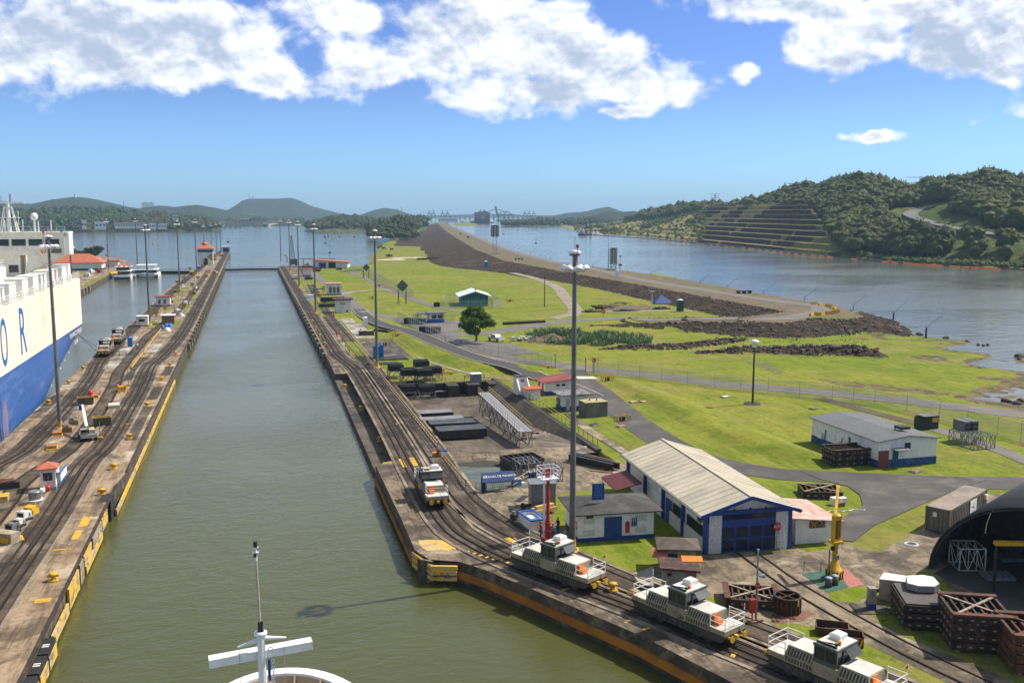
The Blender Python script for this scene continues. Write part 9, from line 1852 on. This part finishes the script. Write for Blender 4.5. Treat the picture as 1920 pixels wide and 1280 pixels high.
def gantry(px,pt,r,lab,s=1.0):
 a_=azr(px);zt=zof(px,pt,r);t=thing('port_crane',lab,'port crane',(r*math.sin(a_),r*math.cos(a_),2),-a_,'port cranes on the horizon');b=MB()
 for sx in (-1,1):
  for sy in (-1,1):b.bar((sx*14*s,sy*10,0),(sx*7*s,sy*6,zt*.62),4*s)
 b.bar((-16*s,0,zt*.3),(16*s,0,zt*.3),4*s);b.box(0,0,zt*.58,20*s,16,5*s);b.build('portal',HZ,t);b=MB();b.bar((0,0,zt*.6),(0,0,zt-2),3.5*s);b.bar((-5*s,0,zt*.6),(0,0,zt-2),2*s);b.box(0,0,zt-6,6*s,4,4);b.build('boom_mast',HZ,t)
for px,pt,r in [(805,394,5200),(812.5,394,5200),(830,394.5,5200),(839,395,5300),(984,395.5,5600),(992,395.5,5600),(1001,395.5,5600)]:gantry(px,pt,r,'slender blue grey port crane on the horizon beside its twins')
a_=azr(940);t=thing('ship_to_shore_crane','big pale green container crane with raised boom behind the canal','port crane',(3900*math.sin(a_),3900*math.cos(a_),2),-a_);b=MB()
for x_ in (-12,14,30):b.bar((x_,0,0),(x_,0,26),5)
b.bar((-20,0,26),(52,0,27),5);b.bar((8,0,27),(22,0,44),3);b.bar((22,0,44),(46,0,28),2.5);b.bar((-12,0,34),(22,0,42),2);b.build('frame',mat('crane_green',(.24,.32,.30),None,1,.7),t);b=MB();b.bar((-14,0,20),(-24,0,62),8,5);b.build('raised_boom',mat('crane_green',(0,0,0)),t)
# far buildings
def fbox(name,lab,cat,px0,px1,py0,py1,r,m,roof=None,dep=30,wins=0,z0=1.5):
 a_=azr((px0+px1)/2);w_=r*abs(azr(px1)-azr(px0));z1=zof((px0+px1)/2,py0,r);zb=max(z0,zof((px0+px1)/2,py1,r));t=thing(name,lab,cat,(r*math.sin(a_),r*math.cos(a_),zb),-a_);b=MB();b.box(0,dep/2,-3,w_,dep,z1-zb+3);b.build('wall',m,t);b=MB();b.box(0,dep/2,z1-zb+.01,w_*1.03,dep*1.06,max(.8,(z1-zb)*.14));b.build('roof',roof or m,t)
 for k in range(wins):b=MB();b.box(-w_/2+w_*(k+.5)/wins,-.2,(z1-zb)*.35,w_/wins*.55,.4,(z1-zb)*.35);b.build('window',GLASS,t)
PINK=mat('faded_pink_roof',(.42,.20,.16),(.36,.17,.14),.05,.8);BUFF=mat('buff_wall',(.42,.36,.29),(.36,.31,.25),.05,.8)
fbox('long_shed','long shed with faded pink roof on the far left shore','shed',214,275,419,426,2080,WALLW,PINK,40,12)
for px0,px1,py0,m,lab in [(152,161,415,LAMPW,'small white roofed shed at the left end of the far shore'),(160,170,419,YEL,'small yellowish shed by the water of the far shore'),(176,198,417.5,LAMPW,'white ribbed roof shed left of the long pink shed'),(278,292,420,LAMPW,'white tents right of the long pink shed'),(295,312,421,WALLW,'grey sheds near the right end of the far boat yard')]:fbox('far_shed',lab,'shed',px0,px1,py0,427,2060,m,m,20,3)
fbox('hill_house','orange roofed building in the trees above the long pink shed','building',287,304,400.5,404,2250,TILE,TILE,20);fbox('hill_house','white buildings with orange roofs at the right of the wooded shore','building',322,334,402,412,2230,WHITE,TILE,24,4);fbox('hill_house','small orange roof among trees left of the others','building',274,281,402,405,2240,TILE,TILE,15)
fbox('lock_building','tall buff office block beside the far lock','building',473,490,404,419,3000,BUFF,WALLW,20,5);fbox('lock_building','low buff hall left of the tall office block','building',449,466,411,419,3000,BUFF,WALLW,20,4)
fbox('far_town','white houses scattered at the foot of the flat topped hill','houses',570,585,409,413,3300,WHITE,WHITE,20,5);fbox('far_town','pale low buildings right of the office block','buildings',494,520,414,418,3050,WALLW,PINK,20,6);fbox('far_town','cream hall at the left end of the low bridge','building',412,421,417,422,2600,WALLW,LAMPW,20,3)
fbox('white_warehouse','long white warehouse at the far end of the dam','warehouse',822,858,409,415.5,4000,WHITE,LAMPW,60,8)
t=thing('low_bridge','low flat road bridge at the mouth of the far river','bridge',(0,0,0));b=MB();b.bar(fp(405,415.3,2700),fp(452,414.7,2700),8,3);b.build('deck',BUFF,t);b=MB()
for px in (412,422,431,441,449):p=fp(px,415.3,2700);b.bar((p[0],p[1],-2),p,9,6)
b.build('pier',BUFF,t)
x,y=G(498,424,0);t=thing('lock_approach_wall','pale approach wall of the far lock running away from its rounded nose','quay wall',(x,y,0),0);b=MB();b.prism([(-8,-8),(8,-8),(60,320),(44,320)],-2,5);b.build('wall',BUFF,t);b=MB();b.box(-2,0,5,9,14,7);b.build('end_house',WALLW,t);b=MB();b.box(-2,0,12,10,15,2);b.build('roof',RED,t);b=MB();b.cyl((0,-9,-1),(0,-9,5.2),8,8,12);b.build('nose_fender',DARK,t)
for px,pt,pb,r,m,lab in [(21,363.5,377,4000,PINK,'red and white striped chimney tower on the left hill skyline'),(143,361.5,369,4150,WALLW,'pale square tower on top of the rounded left hill'),(4,367,374,4100,HZ,'small lattice tower at the left edge of the skyline'),(233,377,385,4300,HZ,'dark block tower on the skyline right of the rounded hill'),(468,361.5,373,5500,HZ,'thin radio mast on the flat topped hill'),(475,366,373,5500,HZ,'short radio mast on the flat topped hill'),(753,387,396,4900,HZ,'thin tower leaning on the small round hill')]:
 a_=azr(px);z0=zof(px,pb,r)-6;z1=zof(px,pt,r);t=thing('skyline_tower',lab,'tower',(r*math.sin(a_),r*math.cos(a_),z0));w_=7 if m is not HZ else 3;b=MB();b.cyl((0,0,-15),(0,0,(z1-z0)),w_*.6,w_*.4,8);b.build('shaft',m,t);b=MB();b.box(0,0,(z1-z0)*.8,w_*1.3,w_*1.3,(z1-z0)*.06);b.build('platform',m,t)
for k in range(7):
 px=268+k*3.3;a_=azr(px);r=5200;z1=zof(px,381-(k%3),r);t=thing('skyline_block','pale high rise block in the cluster between two left hills','building',(r*math.sin(a_),r*math.cos(a_),20),-a_,'pale high rise blocks between the left hills');b=MB();b.box(0,0,0,8,8,z1-20);b.build('wall',WALLW,t);b=MB();b.box(0,0,z1-20,6,6,2);b.build('roof',HZ,t)
# haze
hb=MB();hb.add([(-6500,-900,-8),(7500,-900,-8),(7500,13000,-8),(-6500,13000,-8),(-6500,-900,215),(7500,-900,215),(7500,13000,215),(-6500,13000,215)],[(3,2,1,0),(4,5,6,7),(0,1,5,4),(1,2,6,5),(2,3,7,6),(3,0,4,7)])
m=bpy.data.materials.new('haze');m.use_nodes=True;nt=m.node_tree;nt.nodes.clear();ou=nt.nodes.new('ShaderNodeOutputMaterial');pv=nt.nodes.new('ShaderNodeVolumePrincipled');pv.inputs['Density'].default_value=8e-5;pv.inputs['Color'].default_value=(.52,.76,1.0,1);nt.links.new(pv.outputs[0],ou.inputs['Volume'])
o=hb.build('haze',m);tag(o,'thin pale haze filling the air','haze',kind='stuff')
